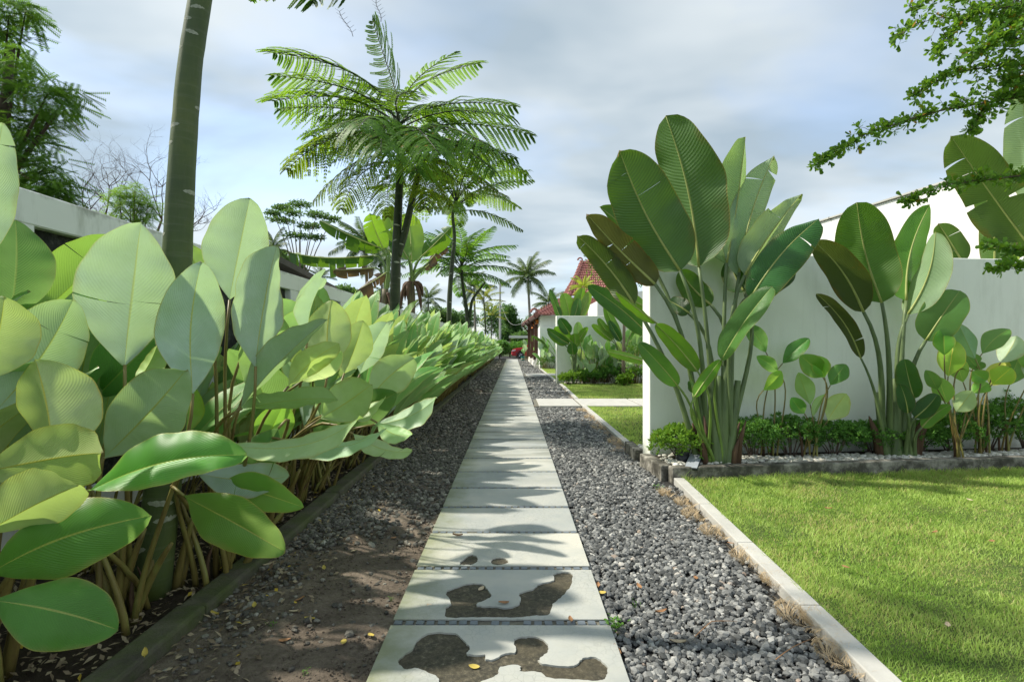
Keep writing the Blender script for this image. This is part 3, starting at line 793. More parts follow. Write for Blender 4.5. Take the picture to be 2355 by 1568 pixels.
EL = P(*c6(575, 648), 29.2); ER = Vector((9.5, 29.2, EL.z))
UL = P(*c6(812, 520), 33.5); UR = Vector((UL.x + 4.3, 33.5, UL.z))
tile_plane('front_tiles', EL, ER, UL, Vector((ER.x - 1.5, 33.5, UL.z)), 14, 44, M['roof'], t, 0.05, 0.05)
TL = P(*c6(928, 243), 36.3); TR = P(*c6(1082, 248), 36.3)
B0 = P(*c6(828, 500), 33.4); B1 = P(*c6(1200, 500), 33.4)
tile_plane('steep_tiles', B0, B1, TL, TR, 14, 17, M['roof'], t, 0.06, 0.07)
# left faces of both roof tiers
TLb = TL + Vector((0.2, 1.3, 0)); B0b = B0 + Vector((-0.1, 7.0, 0))
tile_plane('steep_side_tiles', B0b, B0, TLb, TL, 14, 14, M['roof'], t, 0.06, 0.07)
FL = Vector((P(*c6(470, 690), 42).x, 42.0, EL.z - 0.02)); 
tile_plane('side_tiles', FL, EL, Vector((B0b.x - 0.3, 40, UL.z)), UL, 10, 30, M['roof'], t, 0.05, 0.05)
mb = MB(); mb.add([TL, TR, TR + Vector((0, 1.3, 0)), TL + Vector((0.2, 1.3, 0))], [(0,1,2,3)]); obj('ridge_cap', mb.mesh('ridge_cap'), M['roof'], t)
# hip tiles: a run of half-round caps
def hips(a, b, n, rad):
    for i in range(n):
        p = a.lerp(b, (i + 0.5) / n); d = (b - a).normalized()
        m2 = MB(); L = (b - a).length / n
        m2.tube([p - d*L*0.58, p + d*L*0.5], [rad * 1.18, rad * 0.9], 8)
        m2.tube([p - d*L*0.5 + Vector((0, 0, rad)), p - d*L*0.5 + Vector((0, 0, rad * 2.1))], [rad*0.35, rad*0.2], 5)
        obj('hip_tile', m2.mesh('hip_tile'), M['roof'], t)
hips(B0, TL, 11, 0.16); hips(B1, TR, 11, 0.15); hips(EL, UL, 14, 0.13); hips(TL, TR, 5, 0.10)
# curled ornament at ridge end and at the eave corner, finial
def scroll(name, c, s, mat, flip=1):
    pts = [c + Vector((flip * s * (0.9 - 0.055*i) * math.cos(0.5*i), 0, s * (0.9 - 0.055*i) * math.sin(0.5*i) + s*0.6)) for i in range(13)]
    m2 = MB(); m2.tube(pts, [s*0.28 * (1 - i/18) for i in range(13)], 6); obj(name, m2.mesh(name), mat, t)
scroll('ridge_scroll', TL + Vector((-0.1, 0, 0)), 0.22, M['roof'], -1)
scroll('eave_scroll', EL + Vector((-0.05, 0, 0)), 0.26, M['roof'], -1)
m2 = MB(); pk = P(*c6(1000, 240), 36.3); m2.tube([pk, pk + Vector((0,0,.35)), pk + Vector((0,0,.5)), pk + Vector((0,0,1.0))], [.32, .22, .24, .02], 6); obj('finial', m2.mesh('finial'), M['roof'], t)
# eave boards, columns, brackets, hanging lanterns
mb = MB(); mb.tube([EL + Vector((0,0,-.1)), FL + Vector((0,0,-.1))], [.1, .1], 4); obj('eave_beam', mb.mesh('eave_beam'), M['dark_wood'], t)
mb = MB(); mb.add([EL + Vector((0,0,-.12)), FL + Vector((0,0,-.12)), FL + Vector((1.6,0,.25)), EL + Vector((1.2,0.3,.25))], [(0,1,2,3)]); obj('porch_ceiling', mb.mesh('porch_ceiling'), M['dark_wood'], t)
for (cx_, Yc) in ((523, 40.5), (548, 36.0), (576, 32.0)):
    bt = P(*c6(cx_, 940), Yc)
    mb = MB(); mb.box(bt.x - .11, bt.x + .11, Yc - .11, Yc + .11, 0.4, 2.95); o = obj('column', mb.mesh('column'), M['dark_wood'], t)
    mb = MB(); mb.box(bt.x - .17, bt.x + .17, Yc - .17, Yc + .17, 0.4, 0.95); obj('column_base', mb.mesh('column_base'), M['dark_wood'], o)
    mb = MB(); mb.tube([(bt.x, Yc, 2.2), (bt.x - .5, Yc, 2.8)], [.06, .06], 4); obj('bracket', mb.mesh('bracket'), M['dark_wood'], o)
for i, (lx, ly, Yc) in enumerate(((557, 735, 34.5), (590, 700, 31.0), (590, 722, 33.0))):
    p = P(*c6(lx, ly), Yc)
    mb = MB(); mb.tube([p + Vector((0,0,.16)), p + Vector((0,0,.1)), p, p - Vector((0,0,.12))], [.05, .17, .10, .16], 8); mb.tube([p + Vector((0,0,.16)), (p.x, p.y, 2.9)], [.01, .01], 4)
    obj('hanging_lantern', mb.mesh('hanging_lantern'), M['orange'], t)
# pale plinth of the porch
tp = thing('porch_plinth', 'low pale plinth under the porch columns', 'plinth', (1.25, 31, 0))
mb = MB(); mb.add([(0.03,0,-.08),(3,0,-.08),(3,12,-.08),(-0.03,12,-.08),(0.2,0,.72),(3,0,.72),(3,12,.72),(0.12,12,.72)], [(3,2,1,0),(4,5,6,7),(0,1,5,4),(1,2,6,5),(2,3,7,6),(3,0,4,7)])
obj('block', mb.mesh('block'), M['plinth'], tp)
# white parapet block behind the middle wall
q = P(*c6(1045, 655), 24.0); q2 = P(*c6(1225, 655), 24.0)
t = thing('white_outbuilding', 'small white gabled outbuilding above the middle wall', 'building', (q.x, 24, 0))
zt = P(*c6(1045, 540), 24.0).z
mb = MB(); wv = 4.0; mb.add([(0,0,-.08),(wv,0,-.08),(wv,3,-.08),(0,3,-.08),(0,0,zt),(wv,0,zt),(wv,3,zt),(0,3,zt),(wv/2,0,zt+.45),(wv/2,3,zt+.45)],
    [(0,1,5,8,4),(3,7,9,6,2),(0,4,7,3),(1,2,6,5),(4,8,9,7),(5,6,9,8)])
obj('wall', mb.mesh('wall'), M['white_house'], t)
mb = MB(); mb.box(.55, 2.6, -0.15, -0.002, zt - 0.32, zt - 0.12); obj('ledge', mb.mesh('ledge'), M['white_house'], t)

# carport slab, pole with wire
t = thing('carport', 'flat white carport roof behind the red car', 'carport', (-0.4, 58, 0))
mb = MB(); mb.box(0, 4.2, 0, 4, 2.05, 2.32); obj('roof_slab', mb.mesh('roof_slab'), M['plinth'], t)
for x in (0.1, 4.1):
    mb = MB(); mb.box(x - .08, x + .08, .1, .26, -0.08, 2.05); obj('post', mb.mesh('post'), M['dark_wood'], t)
pb = P(1150, 700, 60)
t = thing('utility_pole', 'thin grey utility pole beyond the fern trees', 'pole', (pb.x, 60, 0))
mb = MB(); mb.tube([(0,0,-.08),(0,0,8.6)], [.14,.10], 8); obj('shaft', mb.mesh('shaft'), M['pole'], t)
mb = MB(); e = Vector((0.75, 40.0, 2.95)) - Vector((pb.x, 60, 0)); s0 = Vector((0, 0, 6.2))
mb.tube([s0.lerp(e, i/12) - Vector((0,0,1.1 * math.sin(math.pi * i/12))) for i in range(13)], [.012]*13, 4); obj('wire', mb.mesh('wire'), M['pole'], t)

# ------------------------------------------------------------------ red car, bucket
def make_car(loc):
    t = thing('parked_car', 'red crossover car parked across the end of the path', 'car', loc)
    # side outline: x along the car from its nose, z up; extruded across y with rounded shoulders
    low = [(0.05,.30),(0.0,.42),(0.02,.72),(0.12,.86),(0.55,.98),(1.15,1.05),(1.25,1.06),(3.6,1.08),(4.25,1.05),(4.42,.9),(4.45,.45),(4.35,.3),(3.85,.28),(3.80,.50),(3.62,.68),(3.45,.72),(3.28,.68),(3.10,.50),(3.05,.28),(1.25,.28),(1.20,.50),(1.02,.68),(.85,.72),(.68,.68),(.50,.50),(.45,.28)]
    mb = MB(); n = len(low)
    secs = [(0.0, 0.06), (0.10, 0.0), (1.70, 0.0), (1.80, 0.06)]
    for (y, ins) in secs:
        for (x, z) in low:
            xx = x + (ins if x < 2.2 else -ins); mb.v.append((xx, y, z - ins * 0.4))
    for s in range(3):
        for i in range(n):
            j = (i + 1) % n
            mb.f.append((s*n+i, s*n+j, (s+1)*n+j, (s+1)*n+i))
    mb.f.append(tuple(range(n))[::-1]); mb.f.append(tuple(3*n + i for i in range(n)))
    obj('body', mb.mesh('body'), M['red_paint'], t)
    cab = [(1.15,1.04),(1.85,1.58),(2.2,1.66),(3.3,1.66),(3.75,1.56),(4.2,1.05)]
    mb = MB(); n = len(cab)
    for (y, ins) in ((0.08, 0.0), (0.26, 0.6), (1.54, 0.6), (1.72, 0.0)):
        for (x, z) in cab: mb.v.append((x, y if z < 1.1 else (y + (0.1 if y < .9 else -0.1)), z))
    for s in range(3):
        for i in range(n - 1): mb.f.append((s*n+i, s*n+i+1, (s+1)*n+i+1, (s+1)*n+i))
    mb.f.append(tuple(range(n))[::-1]); mb.f.append(tuple(3*n+i for i in range(n)))
    cb = obj('cabin', mb.mesh('cabin'), M['red_paint'], t)
    for poly in ([(1.42,1.10),(1.90,1.50),(2.35,1.56),(2.42,1.10)], [(2.5,1.10),(2.45,1.56),(3.2,1.56),(3.35,1.10)]):
        mb = MB(); mb.add([(x, 0.065 + (z - 1.05) * 0.19 + dy_, z) for dy_ in (0, 0.02) for (x, z) in poly], [(0,1,2,3),(7,6,5,4),(0,4,5,1),(1,5,6,2),(2,6,7,3),(3,7,4,0)]); obj('side_window', mb.mesh('side_window'), M['glass'], cb)
    mb = MB(); mb.add([(1.16,.2,1.075),(1.83,.3,1.60),(1.83,1.5,1.60),(1.16,1.6,1.075)], [(0,1,2,3)]); obj('windscreen', mb.mesh('windscreen'), M['glass'], cb)
    mb = MB(); mb.add([(.13,.10,.89),(.55,.06,1.0),(1.1,.06,1.07),(1.1,1.74,1.07),(.55,1.74,1.0),(.13,1.70,.89),(.13,.10,.87),(.55,.06,.985),(1.1,.06,1.05),(1.1,1.74,1.05),(.55,1.74,.985),(.13,1.70,.87)], [(0,1,4,5),(1,2,3,4),(0,6,7,1),(1,7,8,2)]); obj('bonnet', mb.mesh('bonnet'), M['red_paint'], t)
    for y in (-0.008, 1.55):
        mb = MB(); mb.add([(.03,y,.66),(.42,y - .002,.80),(.40,y,.88),(.08,y,.82),(.03,y+.26,.66),(.42,y+.258,.80),(.40,y+.26,.88),(.08,y+.26,.82)], [(0,1,2,3),(7,6,5,4),(0,4,5,1),(1,5,6,2),(2,6,7,3),(3,7,4,0)]); obj('headlight', mb.mesh('headlight'), M['lamp_glass'], t)
    mb = MB(); mb.box(-.012, .04, .35, 1.45, .55, .74); obj('grille', mb.mesh('grille'), M['black_plastic'], t)
    mb = MB(); mb.box(-.01, 4.40, .03, 1.77, .24, .36); obj('lower_trim', mb.mesh('lower_trim'), M['black_plastic'], t)
    mb = MB(); mb.box(1.45, 1.62, -.16, .04, 1.08, 1.24); bevelled(obj('wing_mirror', mb.mesh('wing_mirror'), M['red_paint'], t), .03, 2)
    for x in (.85, 3.45):
        for y in (.02, 1.58):
            mb = MB(); mb.tube([(x, y, .34), (x, y + .2, .34)], [.34, .34], 20); w = obj('wheel', mb.mesh('wheel'), M['rubber'], t)
            yy_ = y - .004 if y < 1 else y + .204
            mb = MB(); mb.tube([(x, yy_, .34), (x, yy_ + (.05 if y < 1 else -.05), .34)], [.235, .235], 20); rm_ = obj('rim', mb.mesh('rim'), M['rubber'], w)
            mb = MB()
            for s in range(5):
                a = s * 2 * math.pi / 5 + .3
                mb.tube([(x + .03*math.cos(a), yy_ - .008, .34 + .03*math.sin(a)), (x + .22*math.cos(a), yy_ - .008, .34 + .22*math.sin(a))], [.035, .05], 5)
            obj('spokes', mb.mesh('spokes'), M['chrome'], w)
    mb = MB()
    mb.tube([(.85 + .40*math.cos(a), .0, .34 + .40*math.sin(a)) for a in [math.pi*i/12 for i in range(13)]], [.035]*13, 5); obj('wheel_arch_trim', mb.mesh('wheel_arch_trim'), M['black_plastic'], t)
    return t
make_car((-0.12, 51.5, -0.02))
bk = P(*c6(476, 995), 44.0)
t = thing('bucket', 'green plastic bucket with beige band beside the porch plinth', 'bucket', (bk.x, 44, -.03))
mb = MB(); mb.tube([(0,0,0),(0,0,.12)], [.13,.145], 16); obj('lower_body', mb.mesh('lower_body'), M['bucket'], t)
mb = MB(); mb.tube([(0,0,.12),(0,0,.22)], [.148,.158], 16); obj('band', mb.mesh('band'), M['bucket_band'], t)
mb = MB(); mb.tube([(0,0,.22),(0,0,.34),(0,0,.34),(0,0,.37)], [.158,.17,.19,.19], 16); obj('upper_body', mb.mesh('upper_body'), M['bucket'], t)

# ------------------------------------------------------------------ trees
def place(o, start, tip, up=Vector((0, 0, 1)), sc=None, roll=0.0):
    """lay a unit-chord frond (+X chord, +Z upper side) from start to tip"""
    x = (tip - start); L = x.length; x.normalize()
    if abs(x.dot(up)) > 0.97: up = Vector((0.4, -0.9, 0.1)).normalized()
    z = (up - x * up.dot(x)).normalized(); y = z.cross(x)
    m = Matrix((x, y, z)).transposed()
    if roll: m = m @ Matrix.Rotation(roll, 3, 'X')
    m = m.to_4x4() @ Matrix.Diagonal((L, L, L, 1)); m.translation = start
    o.matrix_basis = m
    return o
def fern_frond(name, arch, droop, npin, nleaf, seed, plen=0.30, lw=0.0102, ll=0.0155, thin=0.0):
    """bipinnate frond on a unit chord: rachis, paired pinnae, paired leaflets"""
    r = np.random.default_rng(seed)
    sw = r.uniform(-.10, .10)
    def rach(t): return np.array([t, sw * math.sin(math.pi * t), arch * 4 * t * (1 - t) * (1.15 - 0.5 * t)])
    pts, axs, lens, tin = [], [], [], []
    tubes = MB()
    tubes.tube([Vector(rach(i / 10)) for i in range(11)], [0.008 * (1 - 0.75 * i / 10) for i in range(11)], 5)
    for i in range(npin):
        t = 0.16 + 0.835 * (i + 0.5) / npin
        p = rach(t); tg = rach(min(t + .02, 1.0)) - rach(t - .02); tg /= np.linalg.norm(tg)
        up = np.array([-tg[2], 0, tg[0]])
        pl = plen * (0.35 + 0.65 * math.sin(math.pi * (0.12 + 0.74 * (t - .16) / .84))) * r.uniform(0.9, 1.08)
        pl *= 1 - 0.75 * ((t - .16) / .84) ** 5
        for s in (-1, 1):
            if r.random() < .035: continue
            pl_ = pl; pl = pl * r.uniform(.86, 1.1)
            d = np.array([0, s, 0]) * 0.88 + tg * r.uniform(.36, .56) + np.array([0, 0, r.normal(0, .07)]); d /= np.linalg.norm(d)
            curve = []
            for j in range(nleaf + 1):
                q = j / nleaf
                curve.append(p + d * pl * q * (1 - 0.15 * q) + tg * pl * 0.16 * q * q - np.array([0, 0, 1]) * droop * pl * q * q + up * pl * 0.10 * q)
            curve = np.array(curve)
            tubes.tube([Vector(curve[0]), Vector(curve[nleaf // 2]), Vector(curve[-1])], [0.003, 0.002, 0.001], 3, False)
            for j in range(1, nleaf + 1):
                if thin and r.random() < thin: continue
                c = curve[j]; dd = curve[j] - curve[j - 1]; dd /= np.linalg.norm(dd) + 1e-9
                sd = np.cross(dd, up); sd /= np.linalg.norm(sd) + 1e-9
                lf = ll * (0.55 + 0.55 * math.sin(math.pi * min(0.95, 0.18 + 0.75 * j / nleaf)))
                for s2 in (-1, 1):
                    ax = sd * s2 * 0.94 + dd * 0.34 - np.array([0, 0, 1]) * r.uniform(0.0, 0.25)
                    pts.append(c); axs.append((ax / np.linalg.norm(ax), dd, lf)); 
                    tin.append(0.98 if r.random() < 0.012 + thin * 0.25 else r.random() * 0.9)
            pl = pl_
    pts = np.array(pts); ax = np.array([a[0] for a in axs]); dd = np.array([a[1] for a in axs]); lf = np.array([a[2] for a in axs])[:, None]
    v0 = pts; v1 = pts + ax*lf*0.35 + dd*lw; v2 = pts + ax*lf*0.8 + dd*lw*0.9; v3 = pts + ax*lf; v4 = pts + ax*lf*0.75 - dd*lw*0.8; v5 = pts + ax*lf*0.3 - dd*lw*0.8
    n = len(pts)
    vv = np.stack([v0, v1, v2, v3, v4, v5], 1).reshape(-1, 3)
    ff = (np.array([[0,1,2,5],[5,2,3,4]])[None] + (np.arange(n)*6)[:, None, None]).reshape(-1, 4)
    me = npmesh(name, vv, ff, None, True, {'tint': np.repeat(np.array(tin), 6)})
    rb = tubes.mesh('rachis', True)
    return me, rb
FR = [fern_frond('frond', 0.11, 0.40, 20, 16, 1, 0.31), fern_frond('frond', 0.15, 0.6, 19, 16, 2, 0.31), fern_frond('frond', 0.08, 0.2, 21, 16, 3, 0.29), fern_frond('frond', 0.15, 0.55, 20, 15, 4, 0.28, lw=0.0105, ll=0.019, thin=0.18),
      fern_frond('frond', 0.13, 0.4, 19, 12, 5, 0.19, lw=0.011, ll=0.019), fern_frond('frond', 0.17, 0.6, 18, 12, 6, 0.20, lw=0.011, ll=0.019), fern_frond('frond', 0.16, 0.6, 17, 11, 7, 0.20, lw=0.011, ll=0.020, thin=.25)]
def add_frond(parent, start, tip, k, mat, col=None, stem=None, roll=0.0, name='frond'):
    me, rb = FR[k]
    o = obj(name, me, mat, parent)
    base = Vector(parent.location)
    place(o, start - base, tip - base, roll=roll)
    s = obj('rachis', rb, stem or M['fern_bark'], o)
    if col: o.color = (*col, 1)
    o['kind'] = 'stuff'
    return o
def fern_trunk(parent, pts, rads, scars=0, n=16, seed=1, bark='fern_bark'):
    base = Vector(parent.location)
    fine = []; fr = []
    for i in range(len(pts) - 1):
        for j in range(6):
            q = j / 6; fine.append(pts[i].lerp(pts[i+1], q) - base); fr.append(rads[i]*(1-q) + rads[i+1]*q)
    fine.append(pts[-1] - base); fr.append(rads[-1])
    # smooth the line a little
    for _ in range(3):
        fine = [fine[0]] + [(fine[i-1] + fine[i]*2 + fine[i+1]) / 4 for i in range(1, len(fine)-1)] + [fine[-1]]
    r = random.Random(seed)
    fr = [q * (1 + r.uniform(-0.018, 0.022)) for q in fr]
    mb = MB(); mb.tube(fine, fr, n)
    o = obj('trunk', mb.mesh('trunk', True), M[bark], parent)
    for i in range(scars):     # crescent leaf scars
        q = (i + 0.5 + r.uniform(-.3, .3)) / scars * (len(fine) - 1); k = int(q); w = q - k
        if k + 1 >= len(fine): continue
        c = fine[k].lerp(fine[k+1], w); rd = (fr[k]*(1-w) + fr[k+1]*w) * 1.004
        a0 = r.uniform(0, 6.283); wid = r.uniform(0.7, 1.5); sl = r.uniform(-0.14, 0.14)
        m2 = MB(); N = 9; vs = []
        for j in range(N):
            a = a0 + wid * (j/(N-1) - .5) * 1.3; e = math.sin(math.pi * j/(N-1)) ** 0.5 * rd * (0.15 + .05*(j % 2))
            zc = sl * (j/(N-1) - .5) * rd * 2.5
            for dz in (-e, e):
                vs.append((c.x + math.cos(a)*rd*1.008, c.y + math.sin(a)*rd*1.008, c.z + zc + dz))
        m2.add(vs, [(2*j, 2*j+2, 2*j+3, 2*j+1) for j in range(N-1)])
        obj('leaf_scar', m2.mesh('leaf_scar', True), M['bark_scar'], o)
    return o

# nearest fern tree: bare green trunk, crown above the frame
tr1 = thing('fern_tree', 'nearest green-barked tree with smooth ringed trunk among the broad leaves', 'tree', (-1.89, 2.77, 0), 'feather-leaved trees along the left bed')
line = [Vector((-1.89, 2.77, -.02)), P(388, 1000, 2.77), P(403, 690, 2.77), P(418, 380, 2.77), P(436, 150, 2.77), P(460, 0, 2.77), P(505, -260, 2.78), P(540, -560, 2.8), P(590, -2000, 2.9)]
fern_trunk(tr1, line, [.090, .080, .072, .063, .057, .053, .048, .042, .03], 44, 24, 3, 'green_bark')
top = line[-1]
for i, a in enumerate(np.linspace(0, 6.283, 11)[:-1]):
    aa = a + 0.2*math.sin(i*7); L = 1.9 + 0.35*math.sin(i*3.1)
    st = line[-1].lerp(line[-2], (i % 5) * 0.07)
    add_frond(tr1, st, st + Vector((math.cos(aa)*L, math.sin(aa)*L, 0.15 + 0.6*math.sin(i*2.3))), i % 3, M['fern'])
# fronds that dip into the top of the picture
for (s, e, k) in ((P(520,-520,2.82), P(720,15,3.5), 1), (P(520,-480,2.80), P(600,0,3.3), 1), (P(525,-520,2.82), P(800,-5,3.2), 1), (P(530,-560,2.80), P(900,-40,3.4), 0), (P(520,-500,2.80), P(560,-10,3.0), 1)):
    add_frond(tr1, s, e, k, M['fern'], (0.75, 0.8, 0.7))

# main fern tree
def tr2pt(x, y, Y): return P(*cf(x, y), Y)
Y2 = 8.5
b2 = P(905, 980, Y2); b2.z = 0
tr2 = thing('fern_tree', 'tallest full-crowned feathery tree standing over the left bed', 'tree', b2, 'feather-leaved trees along the left bed')
ln2 = [b2, P(908, 700, Y2), P(912, 560, Y2), P(920, 400, Y2), P(917, 300, Y2), P(914, 240, Y2)]
fern_trunk(tr2, ln2, [.095, .085, .07, .058, .04, .02], 16, 12, 5)
fern_trunk(tr2, [P(914, 590, Y2), P(930, 540, Y2), P(948, 460, Y2 - .15), P(962, 405, Y2 - .2), P(968, 330, Y2 - .2)], [.06, .058, .05, .04, .025], 5, 10, 6)
fr2r = {0: 1.2, 7: .5}
fr2 = [  # start y on the trunk (picture), tip (crop cf), depth offset of tip, variant
    (255, (790,135), 0.35, 2), (262, (105,360), 0.5, 0), (275, (95,515), -0.6, 0), (290, (110,690), 0.9, 0), (300, (140,745), -0.9, 0),
    (320, (375,930), 1.3, 1), (258, (1530,430), 0.6, 0), (262, (1370,350), -0.9, 2), (285, (1775,730), 0.5, 0), (300, (1760,800), -0.8, 0),
    (320, (1890,925), 0.4, 0), (350, (1850,1200), 0.9, 1), (350, (1600,1000), -1.6, 1), (345, (1640,1180), -1.2, 1), (335, (205,1160), 0.4, 3),
    (365, (385,1370), -0.5, 3), (330, (700,870), -1.9, 1), (345, (1100,1180), -1.7, 1), (375, (580,1430), 0.9, 3), (310, (560,850), -1.5, 0),
    (300, (1250,800), 1.9, 1), (300, (700,700), 1.9, 0), (380, (1330,1400), 1.0, 3), (280, (1080,620), -1.5, 2), (268, (640,560), 1.5, 2), (390, (1150,1420), -1.0, 3), (372, (1480,1330), 0.3, 3), (395, (900,1480), 1.2, 3), (340, (1500,1050), -.5, 1), (350, (1780,1080), .2, 0), (365, (1350,1200), .8, 1), (345, (480,1060), -.5, 1), (340, (300,1020), .3, 0), (330, (850,1040), -2.0, 1), (345, (1250,1050), -2.0, 1), (330, (620,960), .9, 0), (300, (420,800), -.3, 0), (290, (1500,760), .2, 0), (375, (1650,1300), -.4, 3)]
for fi, (sy, tpx, dyy, k) in enumerate(fr2):
    st = P(917 if sy < 330 else 935, sy, Y2)
    add_frond(tr2, st, P(*cf(*tpx), Y2 + dyy), k, M['fern'], (1.0, 0.82, 0.62) if k == 3 else None, roll=fr2r.get(fi, 0.0))
# dead hanging rachis wisps at the top
for (a, b) in (((850, 150), (820, 0)), ((660, 250), (570, 80))):
    mb = MB(); p0, p1 = tr2pt(*a, Y2), tr2pt(*b, Y2); pts = [p0.lerp(p1, i/6) + Vector((.02*math.sin(i), 0, 0)) - tr2.location for i in range(7)]
    mb.tube(pts, [.006]*7, 4)
    for i in range(1, 7):
        for s in (-1, 1): mb.tube([pts[i], pts[i] + Vector((s*.07, 0, .05))], [.003, .002], 3)
    obj('dry_rachis', mb.mesh('dry_rachis'), M['twig'], tr2)

def generic_fern(px_base, Y, stem_px, crown_c, R_, n, label, seed, mat, k_list=(0, 1, 2), two=None, rad=.075, col=None, flat=0.3):
    r = random.Random(seed)
    b = P(px_base, 900, Y); b.z = 0
    t = thing('fern_tree', label, 'tree', b, 'feather-leaved trees along the left bed')
    pts = [b] + [P(x, y, Y) for (x, y) in stem_px]
    fern_trunk(t, pts, [rad * (1 - 0.6 * i / (len(pts) - 1)) for i in range(len(pts))], 8, 10, seed)
    if two:
        pt = [P(x, y, Y) for (x, y) in two]
        fern_trunk(t, pt, [rad * .7 * (1 - .5 * i / (len(pt) - 1)) for i in range(len(pt))], 0, 8, seed + 1)
    c = P(*crown_c, Y)
    for i in range(n):
        a = i * 2.39996 + r.uniform(-.3, .3); q = i / n
        el = 0.95 - 1.25 * q + r.uniform(-.12, .12)
        L = R_ * (0.8 + 0.3 * math.sin(math.pi * q)) * r.uniform(.9, 1.1)
        st = c + Vector((0, 0, (0.35 - 0.7 * q) * R_ * 0.35))
        add_frond(t, st, st + Vector((math.cos(a) * math.cos(el), math.sin(a) * math.cos(el), math.sin(el) * (1 - flat * .3))) * L, k_list[i % len(k_list)], mat, col)
    return t
generic_fern(1031, 16.0, [(1033,690),(1040,600),(1046,545),(1040,490),(1050,450)], (1050, 470), 2.4, 24, 'slim dark-stemmed feathery tree half hidden behind the tallest one', 31, M['fern'], (5,4,6,5), rad=.085, col=(.95,.9,.7))
generic_fern(1078, 22.0, [(1075,725),(1068,680),(1062,640),(1060,600)], (1061, 622), 2.5, 30, 'low spreading dark green feathery tree in mid distance', 32, M['fern'], (4,5,4), two=[(1080,730),(1085,690),(1100,670),(1115,650)], rad=.10, col=(.8,.9,.85))
generic_fern(1118, 33.0, [(1116,740),(1114,700),(1112,680)], (1113, 695), 1.5, 12, 'yellow-green young feathery tree by the thin pole', 33, M['fern_young'], (4,5), rad=.06)
generic_fern(1128, 38.0, [(1130,760),(1131,735),(1132,722)], (1132, 728), 1.3, 10, 'small yellowish feathery tree farthest along the bed', 34, M['fern_young'], (5,4), rad=.05)

# coconut palms
def palm_frond(seed, dead=False):
    r = np.random.default_rng(seed); n = 46; pts, tint, vv, ff = [], [], [], []
    for i in range(n):
        t = 0.12 + 0.87 * i / (n - 1)
        p = np.array([t, 0, 0.16 * 4 * t * (1 - t) * (1.1 - .4*t)]); tg = np.array([1, 0, 0.64 * (1 - 2*t)]); tg /= np.linalg.norm(tg)
        L = 0.20 * (0.4 + 0.75 * math.sin(math.pi * (0.1 + 0.75 * t)))
        for s in (-1, 1):
            d = np.array([0, s, 0]) * 0.75 + tg * 0.5 + np.array([0, 0, -0.45 - 0.3 * r.random()]); d /= np.linalg.norm(d)
            L2 = L * r.uniform(.8, 1.1); w = tg * 0.009
            e = p + d * L2 * 0.55; tip = p + d * L2 + np.array([0, 0, -0.30 * L2])
            b = len(vv); vv += [p - w*.6, p + w*.6, e + w, e - w, tip]; ff += [(b, b+1, b+2), (b, b+2, b+3), (b+3, b+2, b+4)]
            tint += [0.98 if r.random() < .04 else r.random()*.9] * 5
    mb = MB(); mb.tube([(t, 0, 0.16*4*t*(1-t)*(1.1-.4*t)) for t in np.linspace(0, 1, 10)], [.010*(1-.8*q/9) for q in range(10)], 4)
    return npmesh('palm_frond', vv, ff, None, True, {'tint': tint}), mb.mesh('rachis')
PF = [palm_frond(s) for s in (1, 2, 3)]
def palm(px, py, Y, R_, label, seed, lean=0.0, n=22, col=None):
    r = random.Random(seed); c = P(px, py, Y)
    b = Vector((c.x + lean, Y, -.05))
    t = thing('coconut_palm', label, 'palm tree', b, 'coconut palms in the distance')
    mb = MB(); pts = [Vector((0,0,0)), Vector((-lean*.25, 0, c.z*.35)), Vector((-lean*.7, 0, c.z*.75)), Vector((-lean, 0, c.z))]
    fine = bez(*pts, 12); mb.tube(fine, [R_*.062*(1 - .4*i/12) for i in range(13)], 10); obj('trunk', mb.mesh('trunk', True), M['palm_bark'], t)
    cl = c - b
    for i in range(n):
        a = i * 2.39996 + r.uniform(-.25, .25); q = i / n
        el = 1.15 - 2.1 * q + r.uniform(-.15, .15); L = R_ * r.uniform(.85, 1.1)
        me, rb = PF[i % 3]; o = obj('frond', me, M['palm'], t)
        place(o, cl, cl + Vector((math.cos(a)*math.cos(el), math.sin(a)*math.cos(el), math.sin(el)))*L)
        obj('rachis', rb, M['palm'], o); o['kind'] = 'stuff'
        if col: o.color = (*col, 1)
    for i in range(5):
        a = r.uniform(0, 6.28); p = cl + Vector((math.cos(a)*.35, math.sin(a)*.35, -.35 - r.random()*.2)); mb = MB()
        mb.tube([p + Vector((0,0,.16)), p + Vector((0,0,.08)), p - Vector((0,0,.08)), p - Vector((0,0,.16))], [.04, .14, .14, .05], 8); obj('coconut', mb.mesh('coconut', True), M['tree_far'], t)
    return t
palm(1214, 640, 78, 3.9, 'tall coconut palm rising right of the path end', 1, 0.5, 24)
palm(1262, 700, 95, 3.6, 'coconut palm half hidden behind the tallest palm, left of roof', 2, -0.4, 18)
palm(838, 565, 48, 2.9, 'coconut palm behind the torn banana leaves', 3, 0.6, 24, (.85,.95,1))
palm(875, 600, 55, 2.8, 'second coconut palm just right of the one behind bananas', 4, 0.5, 20, (.8,.9,.95))
palm(630, 575, 50, 2.2, 'palm top peeking beside the tallest broad leaf', 5, 0.1, 14)
palm(890, 680, 90, 2.8, 'small far palm low behind the banana stems on left', 6, 0.2, 16)
palm(985, 690, 85, 3.0, 'small far palm between banana stems and slim feathery tree', 7, 0.2, 16)
palm(735, 640, 60, 2.0, 'low palm over the dark shed roof', 8, 0.1, 14)
palm(1090, 665, 80, 3.4, 'dark palm crown behind the low feathery tree', 9, 0.3, 18, (.7,.8,.8))

